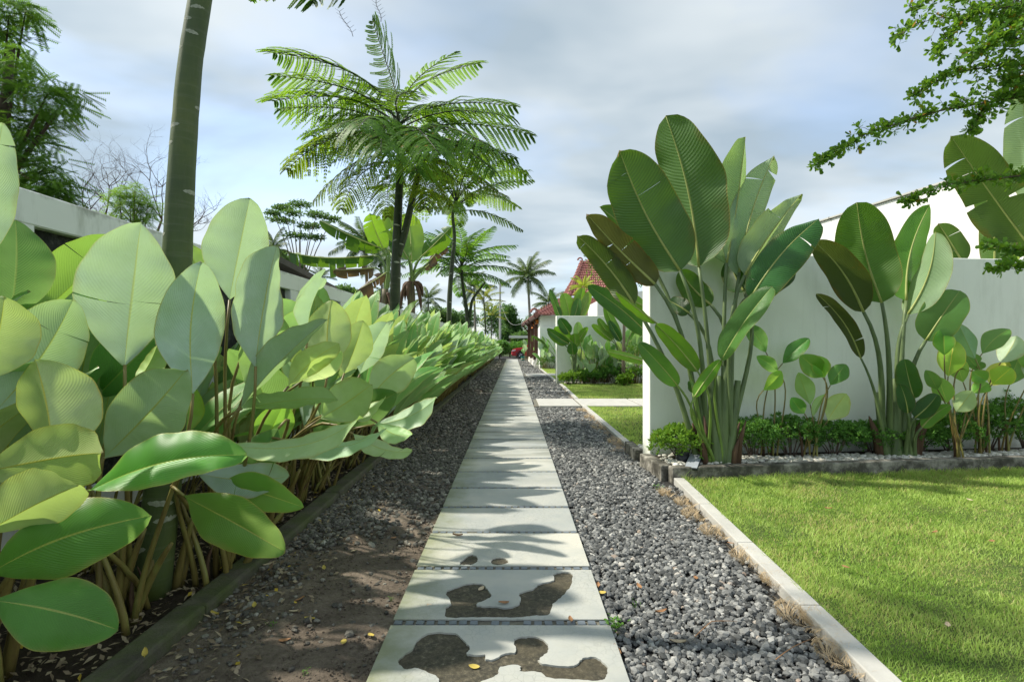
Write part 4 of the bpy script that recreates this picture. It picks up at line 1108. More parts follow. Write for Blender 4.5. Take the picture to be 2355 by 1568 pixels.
# broad-crowned and other background trees
def crown(name, blobs, per, L, Wd, seed, mat, parent, tilt=0.6):
    r = np.random.default_rng(seed); pts = []; tint = []
    for (c, rad, k) in blobs:
        n = int(per * k)
        d = r.normal(size=(n, 3)); d /= np.linalg.norm(d, axis=1)[:, None]
        q = r.random(n) ** 0.45
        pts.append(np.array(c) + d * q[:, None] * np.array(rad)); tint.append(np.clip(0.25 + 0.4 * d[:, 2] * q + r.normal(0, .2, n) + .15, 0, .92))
    pts = np.concatenate(pts); tint = np.concatenate(tint); n = len(pts)
    vv, ff, tv = leaf_cards(pts, r.uniform(L*.6, L*1.3, n), r.uniform(Wd*.6, Wd*1.3, n), tint, seed + 1, tilt)
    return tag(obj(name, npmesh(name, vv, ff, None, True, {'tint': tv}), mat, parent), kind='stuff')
def bg_tree(px, base_py, Y, blobs_px, trunk_h, label, seed, per=900, L=0.35, mat=None, limbs=True, name='broadleaf_tree', group='trees in the background', col=None):
    """blobs_px: (x, y, half width px, half height px, depth m, weight)"""
    b = P(px, base_py, Y); b.z = -.05
    t = thing(name, label, 'tree', b, group)
    k = Y / F; blobs = []
    for (x, y, w, h, dz, wt) in blobs_px:
        c = P(x, y, Y + dz) - b; blobs.append(((c.x, c.y, c.z), (w*k, max(w, h)*k, h*k), wt))
    mb = MB(); top = sum((Vector(q[0]) for q in blobs), Vector()) / len(blobs)
    rad = max(.05, min(.45, Y*.006))
    fork = Vector((top.x*.4, 0, max(.4, top.z * trunk_h)))
    mb.tube([Vector((0,0,0)), fork*.5 + Vector((.05,0,0)), fork], [rad, rad*.8, rad*.65], 8)
    for (c, rd, wt) in blobs:
        cv = Vector(c); mb.tube(bez(fork, fork + Vector((0,0,(cv.z-fork.z)*.5)), cv - Vector((0,0,rd[2]*.6)), cv, 6), [rad*(.5 if limbs else .28)*(1-.85*i/6) for i in range(7)], 6)
    obj('trunk', mb.mesh('trunk', True), M['grey_bark'], t)
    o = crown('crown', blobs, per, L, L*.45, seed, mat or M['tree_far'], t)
    if col: o.color = (*col, 1)
    return t
# flat-tiered rain tree
bg_tree(690, 640, 50, [(652,478,26,6,0,1),(690,470,30,6,2,1),(728,494,30,6,-1,1),(648,506,36,6,1,1.1),(628,490,18,5,-1,.6),(715,520,34,6,1,1),(765,504,22,4,0,.6),(688,542,38,6,-1,.9),(728,546,24,5,1,.6),(672,490,24,5,-2,.7)], .30,
        'flat-tiered spreading tree on the skyline over the left wall', 51, 480, .30, M['tree_far'], limbs=False, name='spreading_tree')
# dense trees closing the view
for i, (px, Y, bl, lab) in enumerate([
    (1150, 95, [(1130,735,28,34,0,1),(1155,725,30,30,2,1),(1165,760,28,24,-2,1)], 'dark leafy tree behind the young yellow-green feathery tree'),
    (1178, 85, [(1172,725,18,26,0,1),(1185,755,22,26,2,1),(1165,770,22,18,0,1)], 'dark rounded tree left of the tall coconut palm'),
    (1240, 110, [(1228,745,26,24,0,1),(1255,750,26,22,0,1)], 'low tree mass behind the porch columns'),
    (1085, 100, [(1075,735,30,24,0,1),(1050,740,30,20,0,1)], 'distant tree behind the low feathery tree trunks'),
    (1010, 90, [(1000,725,30,22,0,1),(1030,728,28,18,0,1)], 'far bluish tree between slim trunk and banana stem'),
    (880, 80, [(865,690,28,22,0,1),(900,700,26,18,0,1)], 'far tree over the wall behind banana plants'),
    (780, 70, [(790,672,26,16,0,1),(815,680,22,14,0,1)], 'far low tree just past the shed roof'),
    (665, 60, [(655,612,30,28,0,1),(680,625,26,22,0,1),(640,590,20,18,1,.8)], 'leafy tree over the wall under the spreading tree'),
    (1205, 70, [(1205,775,20,12,0,1),(1190,778,16,10,1,1)], 'low bushy tree beside the carport'),
]):
    bg_tree(px, 790, Y, bl, .3, lab, 60 + i, 1500, .5, M['tree_far'], col=(.75,.85,.8) if i in (0,1,3) else None)
# leafy shrubs round the driveway end
def bush(x, y, rx, rz, label, seed, mat, per=700, L=.12, name='shrub', z0=0.0, cat='shrub', group=None, fat=.45, col=None):
    t = thing(name, label, cat, (x, y, z0), group)
    mb = MB(); r = random.Random(seed)
    for i in range(7):
        a = r.uniform(0, 6.28); q = r.uniform(.3, .8)
        mb.tube([(0,0,-.03), (math.cos(a)*rx*q*.4, math.sin(a)*rx*q*.4, rz*.6), (math.cos(a)*rx*q, math.sin(a)*rx*q, rz*1.3)], [.012*rz*2, .008*rz*2, .003*rz*2], 5)
    obj('stems', mb.mesh('stems'), M['twig'], t)
    bl = [((0,0,rz), (rx,rx*.8,rz*.75), 1.0)]
    for i in range(4):
        a = r.uniform(0, 6.28); bl.append(((math.cos(a)*rx*.55, math.sin(a)*rx*.45, rz*r.uniform(.8,1.35)), (rx*.5, rx*.5, rz*.45), .45))
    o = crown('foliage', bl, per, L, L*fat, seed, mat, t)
    if col: o.color = (*col, 1)
    return t
bush(3.2, 56.0, 1.0, .95, 'round leafy shrub behind the red car near the columns', 71, M['terminalia'], 1500, .16)
bush(2.1, 54.9, 1.2, 1.15, 'tall light green shrub standing behind the porch columns', 72, M['terminalia'], 2200, .18)
bush(-1.2, 49.5, 1.0, 1.0, 'dark shrub at the far end of the left bed', 73, M['hedge'], 1500, .2)
bush(-2.3, 50.2, 1.2, 1.1, 'second dark shrub beyond the end of the left bed', 74, M['hedge'], 1500, .2)
bush(0.4, 56.5, 1.3, .95, 'dark hedge bush under the carport roof', 75, M['hedge'], 1500, .25)
bush(-1.2, 56.8, 1.2, .9, 'dark hedge bush left of the carport behind the car', 76, M['hedge'], 1500, .25)
bush(2.2, 56.6, 1.3, 1.0, 'dark hedge bush right under the carport behind the car', 77, M['hedge'], 1500, .25)

# feathery tree at upper left beyond the wall
bt = Vector((-7.3, 7.2, -.05))
t = thing('feathery_tree', 'tall feathery dark green tree beyond the wall at upper left', 'tree', bt)
Yt = 7.2
blobs = []
for (x, y, w, h, dz, wt) in [(20,40,45,45,0,1),(-30,120,70,60,.6,1.4),(40,160,50,45,-.3,1),(20,240,65,50,.3,1.3),(110,215,40,28,-.4,.7),(160,220,28,18,0,.4),(-20,310,60,55,-.4,1.2),(70,300,55,40,.4,1),(120,265,40,22,.5,.6),(30,380,60,45,.3,1.2),(100,390,48,40,0,1),(60,430,60,28,-.3,1),(130,430,30,25,0,.6),(-60,30,60,70,0,1),(60,20,25,15,.2,.4),(-90,200,70,90,0,1),(-90,400,70,60,0,1)]:
    c = P(x, y, Yt + dz) - bt; k = Yt / F; blobs.append(((c.x, c.y, c.z), (w*k, w*k*1.1, h*k), wt))
mb = MB(); mb.tube([(0,0,0),(0.3,0,2.0),(.2,.1,3.6),(.5,0,5.4)], [.17,.13,.10,.04], 8)
for (c, rd, wt) in blobs: mb.tube(bez(Vector((.2,.1,3.0)), Vector((.2,.1,3.6)), Vector(c)*.7 + Vector((.05,0,.9)), Vector(c), 6), [.05*(1-.85*i/6) for i in range(7)], 5)
obj('trunk', mb.mesh('trunk', True), M['dark_bark'], t)
# sprays of tiny leaflets: short combs hanging in the crown
def spray_crown(name, blobs, per, seed, mat, parent, sl=.16, nl=9):
    r = np.random.default_rng(seed); allp, alld, allt = [], [], []
    for (c, rad, k) in blobs:
        n = int(per*k)
        d = r.normal(size=(n, 3)); d /= np.linalg.norm(d, axis=1)[:, None]; q = r.random(n)**.5
        p = np.array(c) + d*q[:, None]*np.array(rad)
        a = r.uniform(0, 6.283, n); e = r.normal(-.35, .35, n)
        ax = np.stack([np.cos(a)*np.cos(e), np.sin(a)*np.cos(e), np.sin(e)], 1)
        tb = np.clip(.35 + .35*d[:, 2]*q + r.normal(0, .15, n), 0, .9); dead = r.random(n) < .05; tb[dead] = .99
        for j in range(nl):
            allp.append(p + ax*(sl*j/nl)); alld.append(ax); allt.append(tb)
    p = np.concatenate(allp); ax = np.concatenate(alld); tn = np.concatenate(allt); n = len(p)
    sd = np.stack([-ax[:, 1], ax[:, 0], np.zeros(n)], 1); sd /= np.linalg.norm(sd, axis=1)[:, None] + 1e-9
    L = sl*.19; w = sl*.024
    dn = np.array([0, 0, -.3])
    vv = np.stack([p, p + sd*L*.5 + ax*w*2.2 + dn*L*.4, p + sd*L + ax*w*2.0 + dn*L, p - sd*L + ax*w*2.0 + dn*L, p - sd*L*.5 + ax*w*2.2 + dn*L*.4, p + sd*L*.5 - ax*w*.4 + dn*L*.4, p - sd*L*.5 - ax*w*.4 + dn*L*.4], 1).reshape(-1, 3)
    ff = (np.array([[0,5,2],[0,2,1],[0,4,3],[0,3,6]])[None] + (np.arange(n)*7)[:, None, None]).reshape(-1, 3)
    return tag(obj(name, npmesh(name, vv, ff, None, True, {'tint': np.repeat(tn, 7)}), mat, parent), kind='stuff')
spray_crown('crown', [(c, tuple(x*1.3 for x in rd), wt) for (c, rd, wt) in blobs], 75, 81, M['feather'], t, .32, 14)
# small feathery bush on the wall line and the leafless shrub
bt = Vector((P(300, 500, 8.6).x, 8.6, -.05))
t = thing('feathery_bush', 'light green feathery bush over the left wall behind the near trunk', 'shrub', bt)
blobs = []
for (x, y, w, h, wt) in [(275,450,35,22,1),(310,440,35,25,1),(300,480,50,24,1.2),(340,470,30,20,.8),(250,500,35,18,.8),(330,500,35,20,.8),(290,530,60,30,1)]:
    c = P(x, y, 8.6) - bt; k = 8.6/F; blobs.append(((c.x, c.y, c.z), (w*k, w*k, h*k), wt))
mb = MB()
for (c, rd, wt) in blobs: mb.tube(bez(Vector((0,0,0)), Vector((0,0,1.5)), Vector(c)*.7 + Vector((0,0,.4)), Vector(c), 6), [.03*(1-.8*i/6) for i in range(7)], 5)
obj('stems', mb.mesh('stems', True), M['twig'], t)
o = spray_crown('foliage', blobs, 80, 82, M['feather'], t, .19, 11); o.color = (1.5, 1.35, 1.2, 1)
bt = Vector((P(270, 500, 9.2).x, 9.2, -.05))
t = thing('bare_shrub', 'leafless twiggy shrub against the sky left of the near trunk', 'shrub', bt)
rr_ = random.Random(12)
def grow(mb, p, d, L, rad, depth):
    pts = [p]; q = p; dd = d
    for i in range(5):
        dd = (dd + Vector((rr_.gauss(0, .16), rr_.gauss(0, .16), rr_.gauss(.05, .12)))).normalized(); q = q + dd*L/5; pts.append(q)
    mb.tube(pts, [rad*(1-.12*i) for i in range(6)], 5 if depth > 1 else 3, False)
    if depth == 0: return
    for i in range(rr_.choice((2, 3, 3))):
        k = rr_.choice((2, 3, 4, 5)); a = rr_.gauss(0, .75); b = rr_.gauss(0, .75)
        nd = (dd + Vector((a, b, rr_.gauss(.1, .4)))).normalized(); grow(mb, pts[k], nd, L*rr_.uniform(.55, .8), rad*.55, depth-1)
for (x0, x1, y1) in ((200, 185, 300), (230, 250, 290), (290, 330, 330), (330, 420, 300), (370, 470, 380), (250, 215, 380), (310, 300, 360)):
    mb = MB(); s = P(x0, 620, 9.2 + rr_.uniform(-.5, .5)) - bt; e = P(x1, y1 + 75, 9.2 + rr_.uniform(-.6, .6)) - bt
    mb.tube([Vector((s.x*.6, 0, 0)), s], [.035, .028], 5)
    mid = s.lerp(e, .45); mb.tube([s, mid], [.028, .018], 5)
    for j in range(3): grow(mb, mid, ((e - s).normalized() + Vector((rr_.gauss(0,.4), rr_.gauss(0,.4), 0))).normalized(), (e - s).length*.32, .012, 4)
    obj('branch', mb.mesh('branch', True), M['twig'], t)
# ------------------------------------------------------------------ broad leaves
def halfw(u, shape):
    if shape == 'cal':      # ovate, widest below the middle, blunt tip
        if u < .46: return math.sin(math.pi/2 * u/.46) ** 0.95
        return max(0.0, math.cos(math.pi/2 * (u - .46)/.54)) ** 0.66
    if shape == 'paddle':   # long oblong with rounded ends
        x = u ** 0.95
        return max(0.0, 1 - abs(2*x - 1) ** 2.5) ** 0.55 * (1.05 - 0.20 * u)
    x = u
    return max(0.0, 1 - abs(2*x - 1) ** 3.0) ** 0.6
def blade_mesh(base, tip, w, n, r_dir, bend=0.08, fold=0.3, curl=0.1, shape='cal', nu=18, nv=5, ripple=0.01, tears=0, droop=0.0, seed=1, flip=False, tipcurl=0.0):
    """one leaf blade; n = upper-side normal hint, r_dir = width direction"""
    rr = random.Random(seed)
    d = tip - base; L = d.length; d.normalize()
    n = (n - d * n.dot(d)).normalized(); s = r_dir - d*r_dir.dot(d) - n*r_dir.dot(n); s.normalize()
    sway = rr.uniform(-.05, .05)
    ctrl = base + d*L*0.5 + n*bend*L*2.0
    def mid(u):
        q = base*((1-u)**2) + ctrl*(2*u*(1-u)) + tip*(u*u)
        q = q + s * (sway * L * math.sin(math.pi * u))
        if tipcurl: q = q - n * (tipcurl * L * max(0, u - .6) ** 2 * 4)
        return q
    ph = rr.uniform(0, 6.28); ph2 = rr.uniform(0, 6.28)
    us = [i / nu for i in range(nu + 1)]
    V, UV, FC = [], [], []
    def half(sgn):
        wv = rr.uniform(.90, 1.08); pf = rr.uniform(0, 6.28); fk = rr.uniform(.15, .5)
        cuts = sorted(rr.uniform(.12, .92) for _ in range(tears)) if tears else []
        segs = []; last = 0.0
        for c in cuts:
            if c - last > .05: segs.append((last, c)); last = c
        segs.append((last, 1.0))
        for (a, b) in segs:
            rows = [a] + [u for u in us if a + .008 < u < b - .008] + [b]
            gap0 = rr.uniform(.002, .011) if a > 0 else 0; gap1 = rr.uniform(.002, .011) if b < 1 else 0
            dz = rr.uniform(-.5, .5) * droop
            b0 = len(V)
            for u in rows:
                f = max(0.012, halfw(u, shape)) * w * wv * (1 + .025*math.sin(u*13 + pf))
                for j in range(nv + 1):
                    v = j / nv
                    uu = u
                    if gap0: uu += gap0 * v * (1 - (u - a) / (b - a))
                    if gap1: uu -= gap1 * v * (1 - (b - u) / (b - a))
                    uu = min(max(uu, 0), 1)
                    p = mid(uu)
                    tg = (mid(min(1, uu + .02)) - mid(max(0, uu - .02))).normalized()
                    nn = (n - tg*n.dot(tg)).normalized()
                    fa = fold * (1 + fk * math.sin(4.2*uu + pf)) - curl * v
                    side = s * sgn * math.cos(fa) + nn * math.sin(fa)
                    q = p + side * (f * v) + tg * (0.10 * f * v * v)
                    q = q + nn * (ripple * L * v*v * math.sin(uu * (17 if shape != 'cal' else 9) + ph + sgn*1.3) + 0.35 * ripple * L * v * math.sin(uu*31 + ph2))
                    if tears or droop: q = q + Vector((0, 0, -1)) * (droop * L * v*v * (0.6 + .5*math.sin(ph + a*40))) + nn * dz * L * .12 * v
                    V.append(q); UV.append((uu, 0.5 + 0.5 * sgn * v))
            k = nv + 1
            for i in range(len(rows) - 1):
                for j in range(nv):
                    a_, b_, c_, d_ = b0+i*k+j, b0+i*k+j+1, b0+(i+1)*k+j+1, b0+(i+1)*k+j
                    FC.append((a_, b_, c_, d_) if sgn > 0 else (d_, c_, b_, a_))
    half(1); half(-1)
    # make the upper side the front
    f0 = FC[len(FC)//4]; v0, v1, v3 = V[f0[0]], V[f0[1]], V[f0[3]]
    if (v1 - v0).cross(v3 - v0).dot(n) < 0: FC = [f[::-1] for f in FC]
    blade_mesh.rib = [mid(i/12) - n*.002 for i in range(13)]
    return [q[:] for q in V], FC, UV
def facing(base, tip, rot, side):
    d = (tip - base).normalized(); m = (base + tip)/2
    c = CAMP - m; c = (c - d*c.dot(d)).normalized(); r_ = d.cross(c)
    a = R(rot); c2_ = c*math.cos(a) + r_*math.sin(a); r2 = d.cross(c2_)
    return (c2_ if side == 't' else -c2_), r2
def petiole_mesh(root, base, d, r0, r1, n=8, lean=None, seg=10):
    L = (base - root).length
    p1 = root + (lean if lean is not None else Vector((0, 0, 1))) * L * .38
    p2 = base - d * L * .33
    pts = bez(root, p1, p2, base, seg)
    mb = MB(); mb.tube(pts, [r0 + (r1 - r0)*(i/seg)**.7 for i in range(seg + 1)], n)
    return mb, pts
def leaf(parent, root, base, tip, w, side='u', rot=0, mat='calathea', stem='petiole', r0=.012, r1=.006, col=None, shape='cal', lean=None, scol=None, label=None, midrib=True, **kw):
    loc = Vector(parent.location)
    n, rd = facing(base, tip, rot, side)
    V, FC, UV = blade_mesh(base, tip, w, n, rd, shape=shape, **kw)
    V = np.array(V) - np.array(loc)
    o = obj('leaf', npmesh('leaf', V, FC, UV), M[mat], parent)
    if col: o.color = (*col, 1)
    if label: o['label'] = label
    if root is not None:
        bend = kw.get('bend', .08); L = (tip - base).length
        d0 = ((tip - base).normalized()*.5 + n*bend*2.0).normalized()
        mb, pts = petiole_mesh(root, base, d0, r0, r1, lean=lean)
        s = obj('petiole', local(mb.mesh('petiole', True), loc), M[stem], o)
        if scol: s.color = (*scol, 1)
    if midrib and shape != 'cal':
        mb = MB(); mb.tube(blade_mesh.rib, [r1*.8*(1 - .85*i/12) for i in range(13)], 6)
        obj('midrib', local(mb.mesh('midrib', True), loc), M['rib'], o)
    return o

# ---- nearest broad-leaved plants in the left bed, leaf by leaf
YEL = (1.15, 1.08, .66); DK = (.62, .72, .55); PALE = (1.06, 1.06, 1.22); GREEN = (.75, .88, .55)
CG = 'broad-leaved plants in the left bed'
clumps = {
 'A': ((-1.98, 1.62), 'front broad-leaved plant at lower left corner with large flat green leaves'),
 'B': ((-2.02, 2.02), 'broad-leaved plant at left edge with yellowing broken-tipped leaf'),
 'C': ((-1.84, 2.52), 'plant left of the ringed trunk with the widest pale upright leaf'),
 'D': ((-1.70, 2.98), 'plant right beside the near ringed trunk with tall pale leaves'),
 'E': ((-1.72, 3.32), 'plant with long folded grey-green leaves reaching toward the path'),
 'F': ((-1.84, 3.75), 'plant with yellow-green leaves just right of the long folded ones'),
 'G': ((-1.80, 4.30), 'plant with leaves drooping lowest over the mossy curb'),
}
LV = [ # clump, base, tip, Ybase, Ytip, half width m, side, rot, fold deg, bend, colour, extra
 ('B', (-95,640), (6,283), 2.1, 2.15, .125, 'u', -20, 18, .06, None, {}),
 ('B', (21,738), (36,506), 2.5, 2.55, .20, 't', 0, 14, .05, DK, {}),
 ('C', (68,742), (262,540), 2.8, 2.85, .20, 'u', 10, 20, .06, (.8,.95,.35), {}),
 ('C', (287,839), (325,511), 2.45, 2.5, .265, 'u', 28, 30, .05, PALE, {}),
 ('B', (-10,945), (168,690), 2.15, 2.25, .20, 'u', -18, 16, .06, (1,1.02,.9), {}),
 ('B', (-45,880), (10,682), 1.95, 1.95, .16, 'u', -30, 18, .05, YEL, {}),
 ('B', (118,1085), (80,826), 1.95, 2.02, .235, 'u', -38, 40, .05, YEL, {}),
 ('A', (-50,1088), (233,1042), 1.85, 1.72, .165, 'u', 8, 20, .10, (1.05,1.0,.55), {}),
 ('A', (-45,1232), (178,1118), 1.68, 1.6, .13, 'u', 20, 26, .08, YEL, {}),
 ('A', (-25,1318), (347,1185), 1.70, 1.78, .15, 't', -8, 10, .06, GREEN, {}),
 ('A', (-15,1380), (272,1448), 1.52, 1.62, .125, 't', -10, 10, .07, (.8,1.05,.85), {}),
 ('C', (206,1128), (568,1046), 2.05, 2.15, .16, 't', -34, 24, .06, (1.0,1.25,.9), {}),
 ('D', (423,1140), (656,1268), 2.42, 2.45, .155, 't', 22, 20, .10, (1.0,1.02,.75), {}),
 ('D', (505,1112), (699,1166), 2.75, 2.7, .12, 't', 18, 20, .08, (1.2,1.2,.9), {}),
 ('D', (455,1088), (665,1094), 2.7, 2.7, .135, 'u', -28, 20, .08, PALE, {}),
 ('C', (240,1052), (426,852), 2.35, 2.3, .19, 'u', -8, 18, .06, (.95,.98,.85), {}),
 ('C', (444,905), (463,602), 2.55, 2.5, .20, 'u', 6, 22, .06, PALE, {}),
 ('D', (528,690), (575,456), 3.0, 3.0, .235, 'u', 22, 24, .05, PALE, {}),
 ('D', (588,842), (637,566), 2.7, 2.65, .22, 'u', 44, 36, .06, PALE, {}),
 ('E', (553,934), (755,734), 2.75, 2.65, .15, 'u', 38, 44, .05, (.82,.86,.8), {}),
 ('F', (708,770), (748,640), 3.3, 3.3, .16, 'u', 62, 34, .06, PALE, {}),
 ('E', (568,892), (655,736), 3.0, 3.05, .17, 'u', 20, 20, .06, (.9,1,.6), {}),
 ('E', (610,760), (694,705), 3.4, 3.5, .17, 'u', 10, 20, .07, (.85,1,.6), {}),
 ('F', (664,888), (780,790), 3.1, 3.05, .12, 'u', 30, 28, .06, YEL, {}),
 ('F', (696,876), (786,806), 3.25, 3.2, .13, 't', 30, 28, .06, (2.4,2.0,2.2), {}),
 ('F', (756,842), (762,690), 3.55, 3.6, .21, 'u', -10, 24, .05, YEL, {}),
 ('G', (792,858), (836,738), 3.7, 3.75, .15, 'u', 10, 22, .06, YEL, {}),
 ('F', (738,962), (854,884), 3.15, 3.1, .165, 'u', -6, 16, .07, (.95,1,.6), {}),
 ('G', (850,916), (953,824), 3.7, 3.65, .175, 'u', 8, 20, .06, (1.05,1.08,.8), {}),
 ('G', (828,860), (890,742), 3.9, 3.9, .18, 'u', 34, 26, .06, PALE, {}),
 ('E', (556,940), (777,918), 2.75, 2.6, .13, 'u', 62, 30, .06, (.8,.9,.6), {}),
 ('E', (530,1024), (829,956), 2.65, 2.45, .12, 'u', -50, 26, .12, (.9,.95,.65), {'ripple': .02}),
 ('F', (660,1012), (888,984), 2.95, 2.8, .12, 'u', -58, 26, .12, (.85,1,.8), {'ripple': .02}),
 ('F', (812,998), (948,1036), 3.1, 2.95, .105, 'u', -50, 24, .12, (.95,1,.65), {}),
 ('G', (862,976), (1003,914), 3.6, 3.4, .13, 'u', -44, 26, .10, (.9,1,.85), {}),
 ('G', (868,972), (946,1000), 3.5, 3.35, .10, 'u', -40, 24, .12, (.85,1,.6), {}),
 ('F', (798,944), (886,912), 3.3, 3.15, .10, 'u', -52, 26, .10, (1,1.05,.7), {}),
 ('E', (602,1045), (655,925), 3.3, 3.3, .15, 'u', 15, 20, .06, (.75,1,.28), {}),
 ('G', (785,972), (912,902), 3.75, 3.7, .15, 't', 10, 16, .06, DK, {}),
 ('C', (212,922), (392,742), 2.85, 2.9, .19, 't', 18, 14, .06, (.55,.75,.6), {}),
 ('C', (310,885), (362,792), 2.6, 2.65, .11, 'u', -48, 30, .06, (1,1.1,.45), {}),
 ('D', (400,1020), (430,880), 2.9, 2.95, .15, 'u', 10, 20, .06, (.8,1,.28), {}),
 ('D', (478,700), (426,560), 3.1, 3.15, .13, 'u', -30, 26, .06, (1.1,1.15,.5), {}),
 ('E', (640,985), (560,1100), 3.0, 2.9, .13, 't', 10, 18, .10, DK, {}),
 ('F', (720,1010), (800,960), 3.3, 3.25, .14, 't', 0, 16, .08, DK, {}),
]
CL = {}
for k, ((x, y), lab) in clumps.items():
    CL[k] = thing('calathea_plant', lab, 'plant', (x, y, 0), CG)
rq = random.Random(77)
for (c, b, tpx, yb, yt, w, side, rot, fold, bend, col, kw) in LV:
    par = CL[c]; x, y = clumps[c][0]
    root = Vector((x + rq.uniform(-.10, .10), y + rq.uniform(-.14, .14), -.02))
    base, tip = P(*b, yb), P(*tpx, yt)
    lean = Vector(((base.x - root.x)*.5, (base.y - root.y)*.5, 1)).normalized()
    leaf(par, root, base, tip, w*.80, side, rot, col=col, fold=R(fold*1.2), bend=bend, curl=R(18), ripple=kw.get('ripple', .022), nu=26, nv=7, lean=lean, r0=.017, r1=.007, seed=rq.randrange(9999), shape='cal', tears=1 if rq.random() < .22 else 0)
# thick culms with dry sheaths at the foot of these plants
for k, ((x, y), lab) in clumps.items():
    for j in range(4):
        rt = Vector((rq.uniform(-.13, .13), rq.uniform(-.16, .16), -.02)); h = rq.uniform(.30, .62)
        tp_ = rt + Vector((rq.uniform(.02, .22), rq.uniform(-.12, .12), h)); mb = MB()
        mb.tube(bez(rt, rt.lerp(tp_, .3) + Vector((0,0,.05)), rt.lerp(tp_, .7) + Vector((0,0,.03)), tp_, 6), [.024, .022, .020, .018, .016, .013, .009], 8)
        obj('culm', mb.mesh('culm', True), M['petiole'], CL[k])
    for j in range(3):
        rt = Vector((rq.uniform(-.15, .15), rq.uniform(-.16, .16), -.02)); mb = MB()
        mb.tube([rt, rt + Vector((rq.uniform(-.04,.04), rq.uniform(-.04,.04), .12)), rt + Vector((rq.uniform(-.08,.08), rq.uniform(-.08,.08), rq.uniform(.2,.3)))], [.016, .011, .002], 6)
        obj('dry_sheath', mb.mesh('dry_sheath', True), M['sheath'], CL[k])

# ---- the rest of the bed: plant variants copied along it
def cal_variant(seed, n, hmin, hmax, Lmin, Lmax, reach, wk=.235, name='calathea_plant', spread=1.0, ndet=(12, 4), bias=0.0, dark=.22):
    r = random.Random(seed)
    t = bpy.data.objects.new(name, None); COL.objects.link(t)
    for i in range(n):
        q = (i + .5) / n
        az = r.gauss(bias, 1.0 * spread)          # 0 = towards the path (+X)
        tilt = R(6 + 42 * (1 - q)**1.3 + r.uniform(-8, 10))
        h = hmin + (hmax - hmin) * q * r.uniform(.85, 1.1)
        hd = Vector((math.cos(az), math.sin(az), 0))
        root = Vector((r.uniform(-.13, .13), r.uniform(-.13, .13), -.02))
        base = root + hd * (reach * (.35 + .75*(1 - q)) * r.uniform(.6, 1.1)) + Vector((0, 0, h))
        d = (hd * math.sin(tilt) + Vector((0, 0, 1))*math.cos(tilt)).normalized()
        L = r.uniform(Lmin, Lmax); tip = base + d*L
        up = Vector((0,0,1)) - d*d.z
        if up.length < .05: up = -hd
        up.normalize()
        if d.z > .6: up = (up*.5 - hd*.8).normalized()
        rr_ = d.cross(up).normalized()
        ro = Quaternion(d, R(r.gauss(0, 22))); up = ro @ up; rr_ = ro @ rr_
        V, FC, UV = blade_mesh(base, tip, L*wk*r.uniform(.85, 1.12), up, rr_, bend=r.uniform(.02, .10), fold=R(r.uniform(12, 34)), curl=R(12), ripple=.012, nu=ndet[0], nv=ndet[1], seed=r.randrange(9999), shape='cal', tipcurl=r.uniform(0, .16), tears=1 if r.random() < .12 else 0)
        o = obj('leaf', npmesh('leaf', V, FC, UV), M['calathea'], t)
        v = r.random()
        if v < .20: o.color = (1.15, 1.08, .66, 1)
        elif v < .25 + dark: o.color = (.7, .85, .5, 1)
        elif v < .85: o.color = (1.06, 1.07, 1.25, 1)
        mb, _ = petiole_mesh(root, base, d, .014, .006, 6, hd*.3 + Vector((0,0,.95)), 7)
        obj('petiole', mb.mesh('petiole', True), M['petiole'], o)
    return t
VAR = [cal_variant(100 + i, 13, .42, 1.06, .70, .98, .46, wk=.195, bias=-.35, dark=.14) for i in range(5)]
def place_plant(v, x, y, rz, sc, label, group, z=0.0):
    c = copy_tree(v); c.location = (x, y, z); c.rotation_euler = (0, 0, rz); c.scale = (sc, sc, sc)
    tag(c, label, 'plant', group)
    return c
rp = random.Random(4)
ORD = ['first','second','third','fourth','fifth','sixth','seventh','eighth','ninth','tenth','eleventh','twelfth','thirteenth','fourteenth','fifteenth','sixteenth','seventeenth','eighteenth','nineteenth','twentieth']
def ordinal(n):
    if n < 20: return ORD[n]
    tens, u = divmod(n + 1, 10)
    return ['', '', 'twenty', 'thirty', 'forty', 'fifty'][tens] + '-' + ORD[u - 1] if u else ['', '', 'twentieth', 'thirtieth', 'fortieth', 'fiftieth'][tens]
rowc = [0, 0]
# back row beside the wall, behind the nearest plants
back_lab = ['plant by the wall at left edge, mostly hidden by nearer leaves', 'plant by the wall behind the yellowing one', 'plant by the wall left of the ringed trunk', 'plant by the wall right behind the ringed trunk', 'plant by the wall behind the long folded leaves', 'plant by the wall behind the yellow-green leaves']
for i, y in enumerate((1.9, 2.5, 3.05, 3.6, 4.15, 4.7)):
    place_plant(VAR[i % 5], -2.55 + rp.uniform(-.08, .08), y, rp.uniform(-.5, .3), rp.uniform(.84, .95) if y < 3.4 else .72, back_lab[i], CG)
y = 4.75; i = 0
marks = [(6.0, 'in its near part'), (8.0, 'before the tallest tree'), (10.0, 'at the tallest tree foot'), (15, 'between the two tall trees'), (23, 'near the low tree'), (34, 'towards the far end'), (60, 'at the very end')]
while y < 47:
    mk = [m for m in marks if y < m[0]][0][1]
    for row, (x, side) in enumerate(((-1.85, 'on path side'), (-2.5, 'on wall side'))):
        if row == 1 and y > 30 and i % 2: continue
        if abs(y - 8.5) < .2 and row == 0: xx_ = -2.15
        else: xx_ = x
        sc = rp.uniform(.86, 1.08) * ((.80 if y < 9 else 1.0) if row else 1.0)
        place_plant(VAR[rp.randrange(5)], xx_ + rp.uniform(-.12, .12), y + row*.25 + rp.uniform(-.08, .08), rp.uniform(-.45, .45), sc, '%s pale broad-leaved plant %s of left bed counted from the ringed trunk' % (ordinal(rowc[row]), side), CG); rowc[row] += 1
    y += .43 if y < 14 else (.72 if y < 26 else 1.1); i += 1
